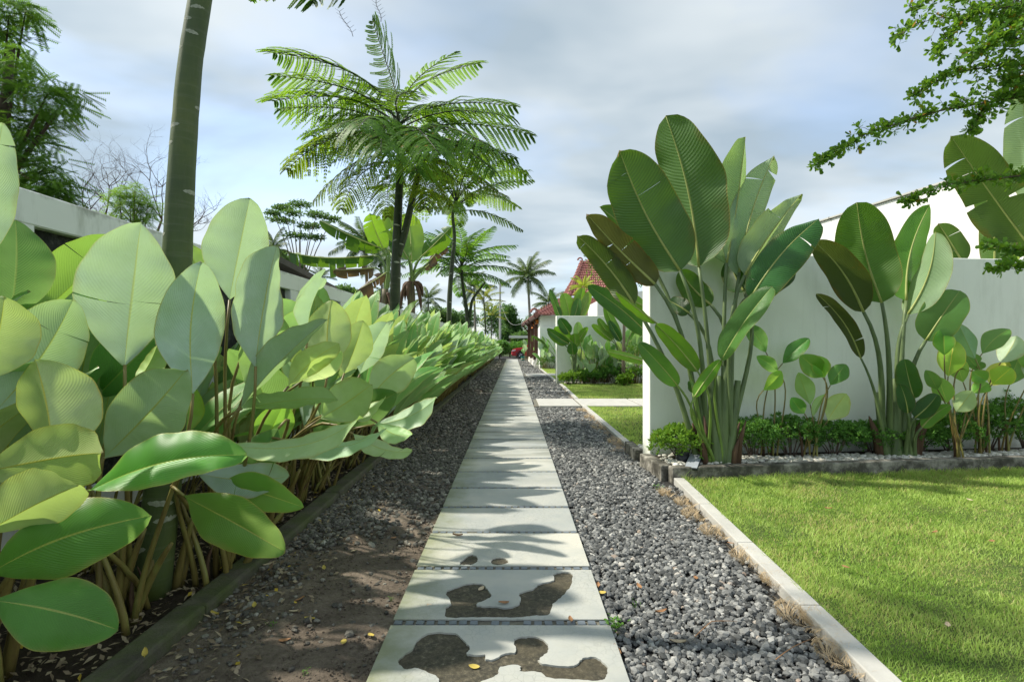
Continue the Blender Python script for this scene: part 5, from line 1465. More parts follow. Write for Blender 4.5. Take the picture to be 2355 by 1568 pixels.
for v in VAR:
    for ch in list(v.children):
        for g in list(ch.children): bpy.data.objects.remove(g)
        bpy.data.objects.remove(ch)
    bpy.data.objects.remove(v)

# ------------------------------------------------------------------ big paddle-leaf plants by the near wall
SG = 'tall paddle-leaf plants'
PG = 0.085
s1 = Vector((2.10, 5.42, PG))
st1 = thing('paddle_plant', 'tallest paddle-leaf plant with huge dark leaves left in the raised bed', 'plant', s1, SG)
def paddle(par, c, b, tpx, yb, yt, w, side, rot, fold, bend, mat='strelitzia', col=None, tears=0, droop=.0, r0=.042, r1=.016, ripple=.006, rootdx=0.0, rootdy=0.0, label=None, lean=None, curl=10, tipcurl=0.0, scol=None, shape='paddle'):
    base, tip = P(*c(*b), yb), P(*c(*tpx), yt)
    root = Vector(par.location) + Vector((rootdx, rootdy, -.02))
    if lean is None:
        lean = ((base - root)*.45 + Vector((0,0,.6))).normalized()
    return leaf(par, root, base, tip, w, side, rot, mat, 'paddle_stem', r0, r1, col, shape, lean, scol, label, fold=R(fold), bend=bend, tears=tears, droop=droop, ripple=ripple, nu=30, nv=7, curl=R(curl), tipcurl=tipcurl, seed=int(b[0]*7 + b[1]))
S = [ # base, tip (crop c7)
 ((715,1030), (342,292), 5.30, 5.15, .34, 'u', -16, 16, .03, 'strelitzia', None, 1, -.10),
 ((832,1010), (628,82), 5.45, 5.4, .37, 'u', -32, 26, .03, 'strelitzia', None, 0, -.02),
 ((1000,985), (1116,212), 5.62, 5.75, .27, 'u', 40, 34, .03, 'paddle_pale', (1.0,1.1,.85), 0, .06),
 ((1078,1045), (1292,325), 5.6, 5.75, .27, 'u', 44, 36, .04, 'paddle_pale', (1.1,1.1,1.15), 1, .10),
 ((1110,1060), (1462,560), 5.5, 5.6, .24, 'u', 36, 34, .05, 'paddle_pale', (1.15,1.15,1.15), 1, .12),
 ((1150,1192), (1566,712), 5.3, 5.25, .205, 't', -6, 16, .05, 'strelitzia', (.85,1.1,1.0), 1, .12),
 ((1180,1150), (1405,985), 5.55, 5.6, .19, 't', 10, 20, .06, 'strelitzia', (.6,.75,.6), 0, .14),
 ((1110,1160), (1020,960), 5.65, 5.7, .16, 'u', 0, 20, .05, 'strelitzia', (.6,.8,.7), 0, .10),
 ((562,1112), (142,682), 5.35, 5.25, .205, 'u', -30, 28, .05, 'paddle_brown', None, 2, -.14),
 ((432,1232), (85,815), 5.5, 5.5, .17, 'u', -28, 26, .06, 'strelitzia', (.95,.8,.6), 1, -.20),
 ((520,960), (222,640), 5.75, 5.9, .15, 'u', -40, 30, .06, 'strelitzia', (1,1.1,.8), 0, -.10),
 ((905,1240), (715,1030), 5.65, 5.7, .16, 'u', 10, 20, .05, 'strelitzia', (1.1,1.3,.6), 0, -.03),
 ((770,1290), (650,1215), 5.5, 5.55, .10, 't', 20, 20, .10, 'strelitzia', None, 0, -.05),
]
for (b, tp_, yb, yt, w, side, rot, fold, bend, mat, col, tears, dx_) in S:
    paddle(st1, c7, b, tp_, yb, yt, w, side, rot, fold, bend, mat, col, tears, .05 if tears else 0, ripple=.012, rootdx=dx_, rootdy=random.Random(b[0]).uniform(-.05, .05), r0=.036, r1=.017)
S_low = [ # crop k2
 ((640,690), (318,325), 5.2, 5.15, .115, 'u', -20, 24, .06, 'strelitzia', (1.7,1.9,.7), 0, -.12),
 ((485,797), (188,465), 5.15, 5.05, .10, 't', 0, 14, .05, 'strelitzia', (1.15,1.35,1.2), 0, -.16),
 ((820,605), (1208,38), 5.25, 5.15, .155, 't', -28, 30, .06, 'paddle_pale', (.95,1.15,.8), 0, .02),
 ((612,882), (815,598), 5.1, 5.1, .075, 'u', 18, 24, .05, 'strelitzia', (2.0,2.5,.75), 0, -.06),
 ((600,850), (575,760), 5.25, 5.3, .05, 't', 30, 20, .05, 'strelitzia', (1.2,1.5,.8), 0, -.10),
 ((318,315), (10,75), 5.2, 5.0, .06, 'u', 50, 36, .04, 'strelitzia', (2.0,2.2,.5), 0, -.14),
]
for (b, tp_, yb, yt, w, side, rot, fold, bend, mat, col, tears, dx_) in S_low:
    paddle(st1, k2, b, tp_, yb, yt, w, side, rot, fold, bend, mat, col, tears, 0, rootdx=dx_, rootdy=-.06, r0=.022, r1=.009, scol=(1.35, 1.5, .75))
# overlapping stem bases (the fan) and dry sheaths
for i, (dx_, w_, h_) in enumerate(((-.11,.050,.75), (-.04,.062,.95), (.04,.066,1.0), (.11,.054,.85), (0.0,.058,.9))):
    mb = MB(); p0 = s1 + Vector((dx_*.7, -.03*(i % 2) - .02, -.06)) ; p1 = s1 + Vector((dx_*1.9, .02*(i % 2), h_))
    pts = [p0.lerp(p1, q/8) for q in range(9)]
    mb.tube(pts, [w_*(1.1 - .55*q/8) for q in range(9)], 10); obj('stem_base', local(mb.mesh('stem_base', True), s1), M['paddle_stem'], st1)
rs = random.Random(8)
for i in range(9):
    a = rs.choice((-1, 1))*rs.uniform(.10, .24); mb = MB(); p0 = s1 + Vector((a, rs.uniform(-.1, .08), -.05)); h_ = rs.uniform(.25, .55)
    mb.tube([p0, p0 + Vector((a*.15, 0, h_*.6)), p0 + Vector((a*.5, 0, h_))], [.034, .028, .006], 7); obj('dry_sheath', local(mb.mesh('dry_sheath', True), s1), M['sheath'], st1)

s2 = Vector((P(2056, 1020, 5.75).x, 5.75, PG))
st2 = thing('paddle_plant', 'second paddle-leaf plant with bronze-edged leaves right in the raised bed', 'plant', s2, SG)
for (b, tp_, yb, yt, w, side, rot, fold, bend, mat, col, tears, dx_) in [
 ((772,1082), (553,203), 5.6, 5.5, .30, 'u', -12, 18, .04, 'strelitzia', (1.1,1.25,.8), 0, -.04),
 ((612,1162), (182,545), 5.6, 5.45, .185, 'u', -16, 22, .06, 'paddle_brown', (.9,1.1,1), 0, -.12),
 ((985,1065), (1190,222), 5.85, 5.95, .21, 'u', 38, 34, .04, 'strelitzia', (1.3,1.6,.75), 0, .04),
 ((1000,1185), (1242,462), 5.8, 5.75, .20, 'u', -34, 26, .05, 'paddle_pale', (.95,1.0,.85), 0, .08),
 ((1156,1412), (1455,975), 5.7, 5.65, .205, 't', 4, 14, .06, 'paddle_pale', (.85,.95,.72), 0, .14),
]:
    paddle(st2, k3, b, tp_, yb, yt, w, side, rot, fold, bend, mat, col, tears, .04 if tears else 0, rootdx=dx_, rootdy=0, r0=.046, r1=.017)
for (b, tp_, yb, yt, w, side, rot, fold, bend, mat, col, tears, dx_) in [
 ((590,448), (200,-120), 5.6, 5.45, .10, 'u', -30, 26, .05, 'paddle_brown', (.75,.9,.8), 1, -.14),
 ((1055,802), (970,452), 5.6, 5.6, .115, 't', 0, 14, .05, 'strelitzia', (1.1,1.3,.8), 0, .10),
 ((1000,925), (932,672), 5.5, 5.5, .085, 't', 10, 14, .05, 'strelitzia', (1,1.1,.8), 0, .06),
 ((1062,965), (1262,762), 5.55, 5.5, .10, 't', -10, 20, .06, 'strelitzia', (.9,1,.7), 0, .12),
 ((1122,1050), (1372,852), 5.55, 5.45, .075, 'u', 10, 20, .06, 'strelitzia', (1.8,2.1,.9), 0, .16),
]:
    paddle(st2, k4, b, tp_, yb, yt, w, side, rot, fold, bend, mat, col, tears, 0, rootdx=dx_, rootdy=-.08, r0=.03, r1=.010)
for i, (dx_, w_, h_) in enumerate(((-.10,.055,.7), (0.0,.07,.85), (.09,.06,.8))):
    mb = MB(); p0 = s2 + Vector((dx_*.7, -.03*(i % 2), -.06)); p1 = s2 + Vector((dx_*1.8, 0, h_))
    mb.tube([p0.lerp(p1, q/8) for q in range(9)], [w_*(1.1 - .5*q/8) for q in range(9)], 10); obj('stem_base', local(mb.mesh('stem_base', True), s2), M['paddle_stem'], st2)
for dx_ in (.16, .19, -.17):
    mb = MB(); p0 = s2 + Vector((dx_, -.05, -.05)); mb.tube([p0, p0 + Vector((dx_*.3, 0, .3)), p0 + Vector((dx_*.8, 0, .5))], [.05, .045, .006], 7); obj('dry_sheath', local(mb.mesh('dry_sheath', True), s2), M['sheath'], st2)

# plant behind the near wall whose leaves rise over it at far right
s3 = Vector((6.9, 6.75, 0.0))
st3 = thing('paddle_plant', 'paddle-leaf plant rising from behind the near wall at right edge', 'plant', s3, SG)
for (c, b, tp_, yb, yt, w, side, rot, fold, bend, mat, col, tears) in [
 (k3, (1475,720), (1265,385), 7.0, 6.9, .17, 'u', -20, 24, .04, 'strelitzia', (1.0,1.0,.8), 1),
 (k3, (1750,830), (1590,-60), 6.9, 6.8, .235, 'u', -30, 26, .03, 'strelitzia', (1.0,1.1,.75), 0),
 (c9, (1640,1560), (1118,832), 6.6, 6.4, .34, 'u', -18, 22, .03, 'paddle_brown', (.9,1.5,1.0), 4),
 (k3, (1830,760), (1760,420), 7.0, 7.1, .13, 't', 20, 24, .05, 'strelitzia', (1.2,1.2,.8), 0),
 (c9, (1760,1300), (1560,520), 6.9, 6.9, .26, 'u', 30, 30, .04, 'paddle_pale', None, 1),
 (k3, (1900,760), (1800,380), 7.2, 7.3, .14, 'u', 0, 24, .05, 'banana', (1.2,1.1,.7), 1)]:
    paddle(st3, c, b, tp_, yb, yt, w, side, rot, fold, bend, mat, col, tears, .04 if tears else 0, r0=.05, r1=.019)
# plant behind the near wall end: long dark leaf and yellow-green leaf left of the wall
s4 = Vector((2.9, 7.3, 0.0))
st4 = thing('paddle_plant', 'paddle-leaf plant behind the near wall, its long ribbed leaf poking out left', 'plant', s4, SG)
for (b, tp_, yb, yt, w, side, rot, fold, bend, mat, col) in [
 ((1440,800), (972,420), 7.3, 7.1, .15, 't', -8, 14, .07, 'strelitzia', (.95,1.15,.95)),
 ((1440,1010), (1118,925), 7.1, 6.9, .07, 'u', 30, 30, .06, 'strelitzia', (2.2,2.4,.7)),
 ((1430,600), (1190,470), 7.4, 7.4, .10, 'u', 20, 26, .06, 'strelitzia', (2.0,2.2,.5)),
 ((1430,640), (1200,530), 7.6, 7.7, .10, 'u', 10, 20, .06, 'strelitzia', (1.8,2.0,.5))]:
    paddle(st4, c6, b, tp_, yb, yt, w, side, rot, fold, bend, mat, col, 0, 0, r0=.03, r1=.012)

# ---- broad-leaved plants in the raised bed
RG = 'smaller broad-leaved plants before the near wall'
def cal_hand(c, basepx, Yr, label, leaves, sheaths=2):
    x, y = c(*basepx); q = P(x, y, Yr); root0 = Vector((q.x, Yr, PG))
    t = thing('calathea_plant', label, 'plant', root0, RG)
    r = random.Random(int(basepx[0]))
    for (b, tp_, w, side, rot, fold, col) in leaves:
        yb = Yr + r.uniform(-.12, .08)
        base, tip = P(*c(*b), yb), P(*c(*tp_), yb + r.uniform(-.06, .06))
        root = root0 + Vector((r.uniform(-.09, .09) + (base.x - root0.x)*.12, r.uniform(-.05, .05), -.02))
        leaf(t, root, base, tip, w, side, rot, col=col, fold=R(fold), bend=.06, curl=R(12), ripple=.008, nu=20, nv=6, lean=Vector(((base.x-root.x)*.4, 0, 1)).normalized(), r0=.011, r1=.0055, seed=r.randrange(999))
    for j in range(sheaths):
        mb = MB(); p = Vector((r.uniform(-.08, .08), 0, -.02)); mb.tube([p, p + Vector((r.uniform(-.02,.02), 0, .2)), p + Vector((r.uniform(-.08,.12), 0, .42))], [.014, .012, .002], 6); obj('dry_sheath', mb.mesh('dry_sheath', True), M['sheath'], t)
LG = (1.0, 1.15, .62)
cal_hand(k2, (1165,1210), 5.68, 'thin broad-leaved plant right beside the tallest paddle plant', [
 ((1160,540), (992,322), .105, 't', 20, 30, (.8,1,.8)), ((1288,625), (1492,435), .095, 't', -10, 26, (.55,.75,.6)), ((1252,690), (1088,570), .075, 't', 10, 20, (1.1,1.3,.9)), ((1142,830), (1280,684), .085, 't', 20, 24, (1.6,1.7,.7))])
cal_hand(k4, (130,1190), 5.62, 'broad-leaved plant midway between the two paddle plants', [
 ((255,612), (58,420), .115, 't', 10, 20, (1.0,1.1,.7)), ((272,615), (195,425), .10, 't', 20, 24, (1.3,1.35,.8)), ((322,682), (460,500), .10, 't', -10, 20, (.7,.9,.7)), ((145,852), (42,570), .115, 'u', -34, 28, LG), ((300,990), (462,755), .125, 'u', 10, 16, (1.2,1.15,.6)), ((95,930), (-20,790), .08, 't', 0, 20, (.8,1,.7)), ((168,955), (278,762), .055, 'u', 40, 30, LG), ((105,1060), (95,1010), .03, 't', 0, 20, LG)])
cal_hand(k4, (1430,1190), 5.62, 'crowded broad-leaved plant right of the second paddle plant with brown-edged leaf', [
 ((1352,605), (1402,288), .135, 't', 0, 10, (2.6,2.0,1.4)), ((1482,655), (1370,390), .105, 't', -14, 20, (1.4,1.4,.9)), ((1590,450), (1450,150), .11, 'u', 24, 28, (.6,.75,.62)), ((1345,835), (1268,610), .10, 't', -10, 20, (1.3,1.35,.9)), ((1420,912), (1562,730), .11, 'u', 6, 20, (1.1,1.15,.7)), ((1320,420), (1315,180), .10, 't', 10, 20, (.9,1,.6)), ((1260,720), (1155,548), .07, 't', 0, 24, (.8,.9,.7)), ((1560,560), (1690,640), .09, 't', 0, 20, (.9,1.1,.6))])
cal_hand(k4, (1640,1120), 5.78, 'broad-leaved plant with white-backed and yellow leaves at right of the bed', [
 ((1650,405), (1888,190), .115, 't', -14, 20, (.8,.85,.8)), ((1812,485), (1952,250), .125, 'u', -24, 24, (1.25,1.2,1.2)), ((1722,685), (1888,480), .115, 'u', 10, 18, (1.45,1.15,.32)), ((1740,672), (1905,530), .115, 't', 0, 20, (1.8,1.6,.5)), ((1610,560), (1600,470), .07, 't', 0, 20, (.7,.8,.6)), ((1560,755), (1700,660), .085, 't', -20, 20, (1.3,1.5,.8)), ((1600,520), (1500,400), .09, 't', 0, 20, (.8,.9,.7))])
cal_hand(k4, (1850,1100), 5.86, 'broad-leaved plant at the far right end of the bed', [
 ((1886,682), (1990,400), .115, 't', 10, 18, (.75,.85,.7)), ((2080,560), (2010,330), .10, 't', 20, 24, (1.2,1.2,.8)), ((2060,640), (2160,420), .10, 'u', 0, 20, None)])

# ------------------------------------------------------------------ hedge shrubs
def hedge(x, y, rx, h, label, seed, mat, per, z0=PG, L=.036, flowers=0, group='low clipped shrubs before the near wall', fat=.40, top_only=True, ry=None):
    ry = ry or rx*.75
    t = thing('hedge_shrub', label, 'shrub', (x, y, z0), group)
    r = np.random.default_rng(seed); rr = random.Random(seed); mb = MB(); tips = []
    n_st = 9
    for i in range(n_st):
        a = rr.uniform(0, 6.28); q = rr.uniform(.15, .95)
        e = Vector((math.cos(a)*rx*q, math.sin(a)*ry*q, h*rr.uniform(.62, .9)))
        mb.tube(bez(Vector((e.x*.15, e.y*.15, -.03)), Vector((e.x*.3, e.y*.3, h*.3)), e*.8, e, 5), [.010, .008, .006, .005, .003, .002], 5); tips.append(e)
    obj('stems', mb.mesh('stems', True), M['twig'], t)
    # whorls of narrow leaves at twig ends, gathered in clumps over a domed top
    ncl = int(per / 9); P_, A_, T_ = [], [], []
    for i in range(ncl):
        a = r.uniform(0, 6.283); q = math.sqrt(r.random()); x_, y_ = math.cos(a)*rx*q, math.sin(a)*ry*q
        dome = h * (1 - .30*q**3) * (1 + .16*mnoise.noise(Vector((x_*6 + seed, y_*6, 0))))
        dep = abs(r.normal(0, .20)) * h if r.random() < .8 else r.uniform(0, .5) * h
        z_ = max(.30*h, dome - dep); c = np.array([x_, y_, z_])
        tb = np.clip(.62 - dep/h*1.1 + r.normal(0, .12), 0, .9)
        ax0 = np.array([x_*.6, y_*.6, h*.8]); ax0 /= np.linalg.norm(ax0); ax0 += r.normal(0, .25, 3)
        for j in range(9):
            d = ax0*.55 + r.normal(0, .62, 3); d /= np.linalg.norm(d)
            P_.append(c + d*L*.1); A_.append(d); T_.append(.98 if r.random() < .01 else tb + r.normal(0, .06))
    P_ = np.array(P_); A_ = np.array(A_); n = len(P_); Ls = r.uniform(L*.7, L*1.25, n)[:, None]
    sd = np.cross(A_, r.normal(size=(n, 3))); sd /= np.linalg.norm(sd, axis=1)[:, None] + 1e-9; nn = np.cross(A_, sd)
    w = Ls*fat*.5
    vv = np.stack([P_, P_ + A_*Ls*.5 + sd*w + nn*Ls*.05, P_ + A_*Ls - nn*Ls*.08, P_ + A_*Ls*.5 - sd*w + nn*Ls*.05], 1).reshape(-1, 3)
    ff = (np.array([[0,1,2],[0,2,3]])[None] + (np.arange(n)*4)[:, None, None]).reshape(-1, 3)
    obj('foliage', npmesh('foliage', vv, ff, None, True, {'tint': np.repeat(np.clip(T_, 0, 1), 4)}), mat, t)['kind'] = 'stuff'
    for i in range(flowers):
        a = rr.uniform(3.5, 6.0); q = rr.uniform(.3, .95); p = Vector((math.cos(a)*rx*q, math.sin(a)*ry*q, h*rr.uniform(.75, 1.02))); mb = MB()
        for k in range(5):
            b_ = k*1.2566; u_ = Vector((math.cos(b_), -.4, math.sin(b_)))*.016; v_ = Vector((math.cos(b_+.5), -.4, math.sin(b_+.5)))*.012; w_ = Vector((math.cos(b_-.5), -.4, math.sin(b_-.5)))*.012
            mb.add([p, p + w_, p + u_*1.2, p + v_], [(0,1,2,3)])
        obj('flower', mb.mesh('flower'), M['petal'], t)
    return t
hq = bed_pt(0.27, 0.34)
hedge(hq.x, hq.y, .35, .36, 'sunlit light green shrub beside the near wall end', 201, M['hedge_light'], 3600, L=.044, ry=.20)
labs = ['dark green clipped shrub right of the tallest paddle plant', 'dark clipped shrub under the thin broad-leaved plant', 'dark clipped shrub midway along the near wall', 'dark clipped shrub just left of the second paddle plant', 'dark clipped shrub in front of the second paddle plant', 'dark shrub with a few white flowers right of the second paddle plant', 'taller white-flowered shrub under the crowded broad-leaved plant', 'taller dark shrub at right edge of the bed', 'dark shrub at the right end behind the flowering one']
for i, (x, y, rx, h) in enumerate(((1.08,.40,.30,.40), (1.52,.42,.33,.42), (2.02,.40,.34,.36), (2.50,.42,.34,.34), (2.98,.38,.36,.33), (3.42,.38,.36,.38), (3.92,.42,.40,.50), (4.48,.44,.42,.52), (4.30,.66,.42,.62))):
    q = bed_pt(x, y)
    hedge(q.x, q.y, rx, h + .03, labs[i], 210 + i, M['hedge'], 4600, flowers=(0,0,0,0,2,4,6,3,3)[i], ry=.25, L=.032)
# shrubs at the foot of the middle and far walls
for i, (px, Yc, rx, h, mat, lab) in enumerate(((820,17.6,.32,.35,'hedge_light','pale shrub at left foot of the middle wall'), (870,17.6,.36,.42,'hedge_light','yellow-green shrub under the bushy paddle plants'), (945,17.7,.40,.45,'hedge','small round dark shrub second from the pale one'), (1020,17.7,.42,.42,'hedge','dark shrub under the pale broad leaves by middle wall'), (1110,17.8,.5,.6,'hedge','bigger dark shrub left of the thin sapling'), (1170,17.8,.5,.62,'hedge','big dark shrub just behind the thin sapling'), (1300,17.9,.55,.55,'hedge','dark shrub right of the thin sapling by middle wall'), (690,29.0,.75,.65,'hedge','dark shrub at the foot of the farthest wall'))):
    q = P(*c6(px, 1100), Yc)
    hedge(q.x, Yc, rx, h, lab, 240 + i, M[mat], 1100, 0.0, .08, 0, 'shrubs along the farther white walls')

# ------------------------------------------------------------------ plants before the middle and far walls
def paddle_clump(x, y, z, n, Lr, hr, seed, label, group, mats=('strelitzia',), cols=((1,1,1),), wk=.17, az0=None, tiltr=(8, 45), tears=0, rads=(.03, .012), det=(14, 4), spread=1.0, name='paddle_plant', cat='plant', shape='paddle'):
    r = random.Random(seed); t = thing(name, label, cat, (x, y, z), group)
    for i in range(n):
        az = (i * 2.4 if az0 is None else r.gauss(az0, .9)) + r.uniform(-.4, .4)
        hd = Vector((math.cos(az), math.sin(az)*.7, 0)); tl = R(r.uniform(*tiltr)); h = r.uniform(*hr)
        root = Vector((x, y, z - .02)) + hd*.08
        base = root + hd*(h*math.tan(tl)*.45*spread) + Vector((0,0,h))
        d = (hd*math.sin(tl) + Vector((0,0,math.cos(tl)))).normalized(); L = r.uniform(*Lr); tip = base + d*L
        up = (Vector((0,0,1)) - d*d.z); up = (up.normalized() - hd*.5) if up.length > .05 else -hd
        up = up.normalized(); rd = d.cross(up).normalized(); ro = Quaternion(d, r.gauss(0, .5)); up = ro @ up; rd = ro @ rd
        V, FC, UV = blade_mesh(base, tip, L*wk, up, rd, bend=r.uniform(.02, .08), fold=R(r.uniform(12, 34)), curl=R(10), ripple=.008, nu=det[0], nv=det[1], seed=r.randrange(9999), shape=shape, tears=tears, droop=.04 if tears else 0)
        loc = np.array([x, y, z]); o = obj('leaf', npmesh('leaf', np.array(V) - loc, FC, UV), M[r.choice(mats)], t); o.color = (*r.choice(cols), 1)
        mb, _ = petiole_mesh(root, base, d, rads[0], rads[1], 7, (hd*.3 + Vector((0,0,1))).normalized(), 7)
        obj('petiole', local(mb.mesh('petiole', True), (x, y, z)), M['paddle_stem'], o)
    return t
YG = [(1.6,1.9,.7), (1.3,1.6,.7), (1.0,1.2,.8), (1.9,2.2,.6)]
WG = 'plants before the farther white walls'
q = P(*c6(862, 1080), 17.55)
st5 = thing('paddle_plant', 'yellow-green paddle plant at left of the middle wall', 'plant', (q.x, 17.55, 0), WG)
for (b, tp_, w, side, rot, col) in [((845,850),(715,742),.17,'u',-10,(2.1,2.3,.6)), ((835,790),(755,672),.20,'t',0,(.7,1,.7)), ((830,870),(660,752),.15,'t',-10,(1.1,1.3,.8)), ((875,900),(870,790),.20,'u',0,(1.9,2.2,.6)), ((885,880),(972,740),.14,'u',20,(1.7,2.0,.7)), ((860,950),(850,860),.18,'t',0,(1.2,1.4,.6)), ((800,880),(665,770),.13,'u',10,(1.2,1.4,.7)), ((920,890),(895,700),.20,'u',20,(2.8,2.6,3.4))]:
    paddle(st5, c6, b, tp_, 17.55, 17.4, w, side, rot, 22, .05, 'strelitzia', col, r0=.04, r1=.016)
q = P(*c6(1200, 1080), 17.7)
st6 = thing('paddle_plant', 'dark paddle plant leaning left before the middle wall near the sapling', 'plant', (q.x, 17.7, 0), WG)
for (b, tp_, w, side, rot, col) in [((1160,845),(1003,720),.14,'u',-10,(1.5,1.7,.6)), ((1170,835),(1050,672),.14,'u',0,(1.0,1.2,.6)), ((1225,845),(1100,570),.19,'u',10,(1.2,1.4,.6)), ((1225,850),(1135,690),.15,'t',0,(.55,.8,.7)), ((1290,860),(1400,740),.16,'u',10,(1.2,1.5,.7))]:
    paddle(st6, c6, b, tp_, 17.7, 17.6, w, side, rot, 22, .05, 'strelitzia', col, r0=.035, r1=.014)
q = P(*c6(640, 1050), 28.6)
paddle_clump(q.x + .9, 28.5, 0, 11, (.9, 1.4), (.6, 1.3), 301, 'fan of paddle leaves before the farthest wall', WG, ('strelitzia',), YG, .14, tiltr=(15, 55))
# leaves over the middle wall
q = P(*c6(885, 640), 19.6)
st7 = thing('paddle_plant', 'pale paddle plant rising from behind the middle wall', 'plant', (q.x, 19.6, 0), WG)
for (b, tp_, w, side, rot, col) in [((835,690),(785,480),.30,'u',10,(1.9,1.9,1.2)), ((880,690),(935,440),.26,'u',20,(1.9,2.0,1.2)), ((905,690),(995,465),.28,'u',30,(2.2,1.9,1.6)), ((860,690),(905,520),.22,'t',0,(1.3,1.5,1)), ((770,690),(680,450),.16,'t',20,(1.2,1.4,.9)), ((760,660),(740,580),.16,'u',0,(1.5,1.6,1.2))]:
    paddle(st7, c6, b, tp_, 19.6, 19.5, w, side, rot, 24, .04, 'strelitzia', col, r0=.05, r1=.02)
# yellow dwarf palm head over the middle wall
q = P(*c6(940, 440), 21.0)
t = thing('dwarf_palm', 'bright yellow-green palm head above the middle wall before the roof', 'palm tree', (q.x, 21.0, 0), WG)
mb = MB(); mb.tube([(0,0,-.05),(0,0,q.z*.6),(0,0,q.z)], [.10,.08,.06], 8); obj('trunk', mb.mesh('trunk', True), M['palm_bark'], t)
rd_ = random.Random(3)
for i in range(16):
    a = i*2.4; el = 1.1 - 1.6*i/16; me, rb = PF[i % 3]; o = obj('frond', me, M['sprout'], t)
    place(o, Vector((0,0,q.z)), Vector((0,0,q.z)) + Vector((math.cos(a)*math.cos(el), math.sin(a)*math.cos(el), math.sin(el)))*rd_.uniform(.50, .72))
# row of broad-leaved plants along the middle and far walls
V2 = [cal_variant(140 + i, 11, .35, 1.05, .42, .60, .26, .26, spread=2.2, ndet=(10, 3)) for i in range(3)]
for i, (px, Yc, sc, lab) in enumerate(((940,17.85,1.0,'first broad-leaved plant right of the yellow-green paddle plant'), (985,17.9,1.05,'second broad-leaved plant right of the yellow-green paddle plant'), (1045,17.85,.95,'third broad-leaved plant along the middle wall'), (1110,17.9,.95,'fourth broad-leaved plant along the middle wall'), (1310,17.9,1.25,'broad-leaved plant right of the thin sapling'), (1370,17.95,1.2,'broad-leaved plant next to the near wall end, before middle wall'), (640,29.0,1.1,'broad-leaved plant at far left of the farthest wall'), (585,36,1.35,'pale broad-leaved plant between the porch columns'), (505,43,1.3,'yellowing broad-leaved plant partly covering the red car'))):
    q = P(*c6(px, 1080), Yc); place_plant(V2[i % 3], q.x, Yc, rp.uniform(0, 6), sc, lab, WG, 0.0 if Yc < 35 else .0)
for v in V2:
    for ch in list(v.children):
        for g in list(ch.children): bpy.data.objects.remove(g)
        bpy.data.objects.remove(ch)
    bpy.data.objects.remove(v)

# thin sapling on the back lawn
q = P(1433.5, 884, 17.0)
t = thing('sapling', 'thin-stemmed sapling with airy small-leaved crown on the back lawn', 'tree', (q.x, 17.0, 0))
mb = MB(); mb.tube([Vector((0,0,-.05)), P(1434, 800, 17) - Vector(t.location), P(1437, 700, 17) - Vector(t.location), P(1440, 600, 17) - Vector(t.location)], [.06, .05, .042, .018], 8)
rr_ = random.Random(5); bl = []
for (x, y) in ((1385,575),(1400,600),(1420,590),(1455,575),(1475,600),(1395,640),(1370,600),(1410,670),(1440,640),(1470,650),(1440,560),(1380,620),(1425,545),(1465,740),(1450,800),(1460,850)):
    c = P(x, y, 17 + rr_.uniform(-1, 1)) - Vector(t.location); st = P(1436, min(y + 70, 850), 17) - Vector(t.location)
    mb.tube(bez(st, st.lerp(c, .3) + Vector((0,0,.1)), st.lerp(c, .7) + Vector((0,0,.15)), c, 5), [.014, .011, .009, .007, .005, .003], 5); bl.append((c[:], (.42, .42, .2), 1))
obj('trunk', mb.mesh('trunk', True), M['grey_bark'], t)
crown('crown', bl, 110, .09, .045, 91, M['terminalia'], t, .7)
q = P(*c6(1255, 1170), 16.9)
bush(q.x, 16.9, .30, .22, 'pale heart-leaved creeper around the sapling foot', 92, M['hedge_light'], 160, .12, fat=.8)

# ------------------------------------------------------------------ banana plants over the left wall
def banana(px, Yb, leaves, label, seed, ztop_px):
    b = P(px, 720, Yb); b.z = 0
    t = thing('banana_plant', label, 'plant', b, 'banana plants behind the left wall')
    mb = MB(); tp_ = P(*ztop_px, Yb); pts = [b + Vector((0,0,-.05)), b.lerp(tp_, .5), tp_]
    mb.tube([b.lerp(tp_, i/12) - b for i in range(13)], [.24*(1 - .045*i)*(1 + .07*math.sin(i*2.1)) for i in range(13)], 12); obj('pseudostem', mb.mesh('pseudostem', True), M['banana_stem'], t)
    r = random.Random(seed)
    for (pb, pt, w, side, rot, mat, col, tears, droop, bend) in leaves:
        base, tip = P(*c5(*pb), Yb + r.uniform(-.3, .3)), P(*c5(*pt), Yb + r.uniform(-.8, .8))
        leaf(t, tp_ + Vector((0,0,-.4)), base, tip, w, side, rot, mat, 'paddle_stem', .07, .03, col, 'banana', None, (1.3,1.4,.9), fold=R(14 if droop < .1 else -25), bend=bend, tears=tears, droop=droop, ripple=.006, nu=22, nv=5, seed=r.randrange(999), curl=R(8))
    for i in range(6):
        a = r.uniform(0, 6.28); mb = MB(); q = tp_ - b + Vector((0,0,-.2)); e = q + Vector((math.cos(a)*.4, math.sin(a)*.4, -r.uniform(.5, 1.1)))
        mb.tube(bez(q, q + Vector((math.cos(a)*.3, math.sin(a)*.3, .15)), e + Vector((0,0,.4)), e, 6), [.05, .06, .07, .08, .07, .05, .01], 5); obj('dead_sheath', mb.mesh('dead_sheath', True), M['sheath'], t)
    return t
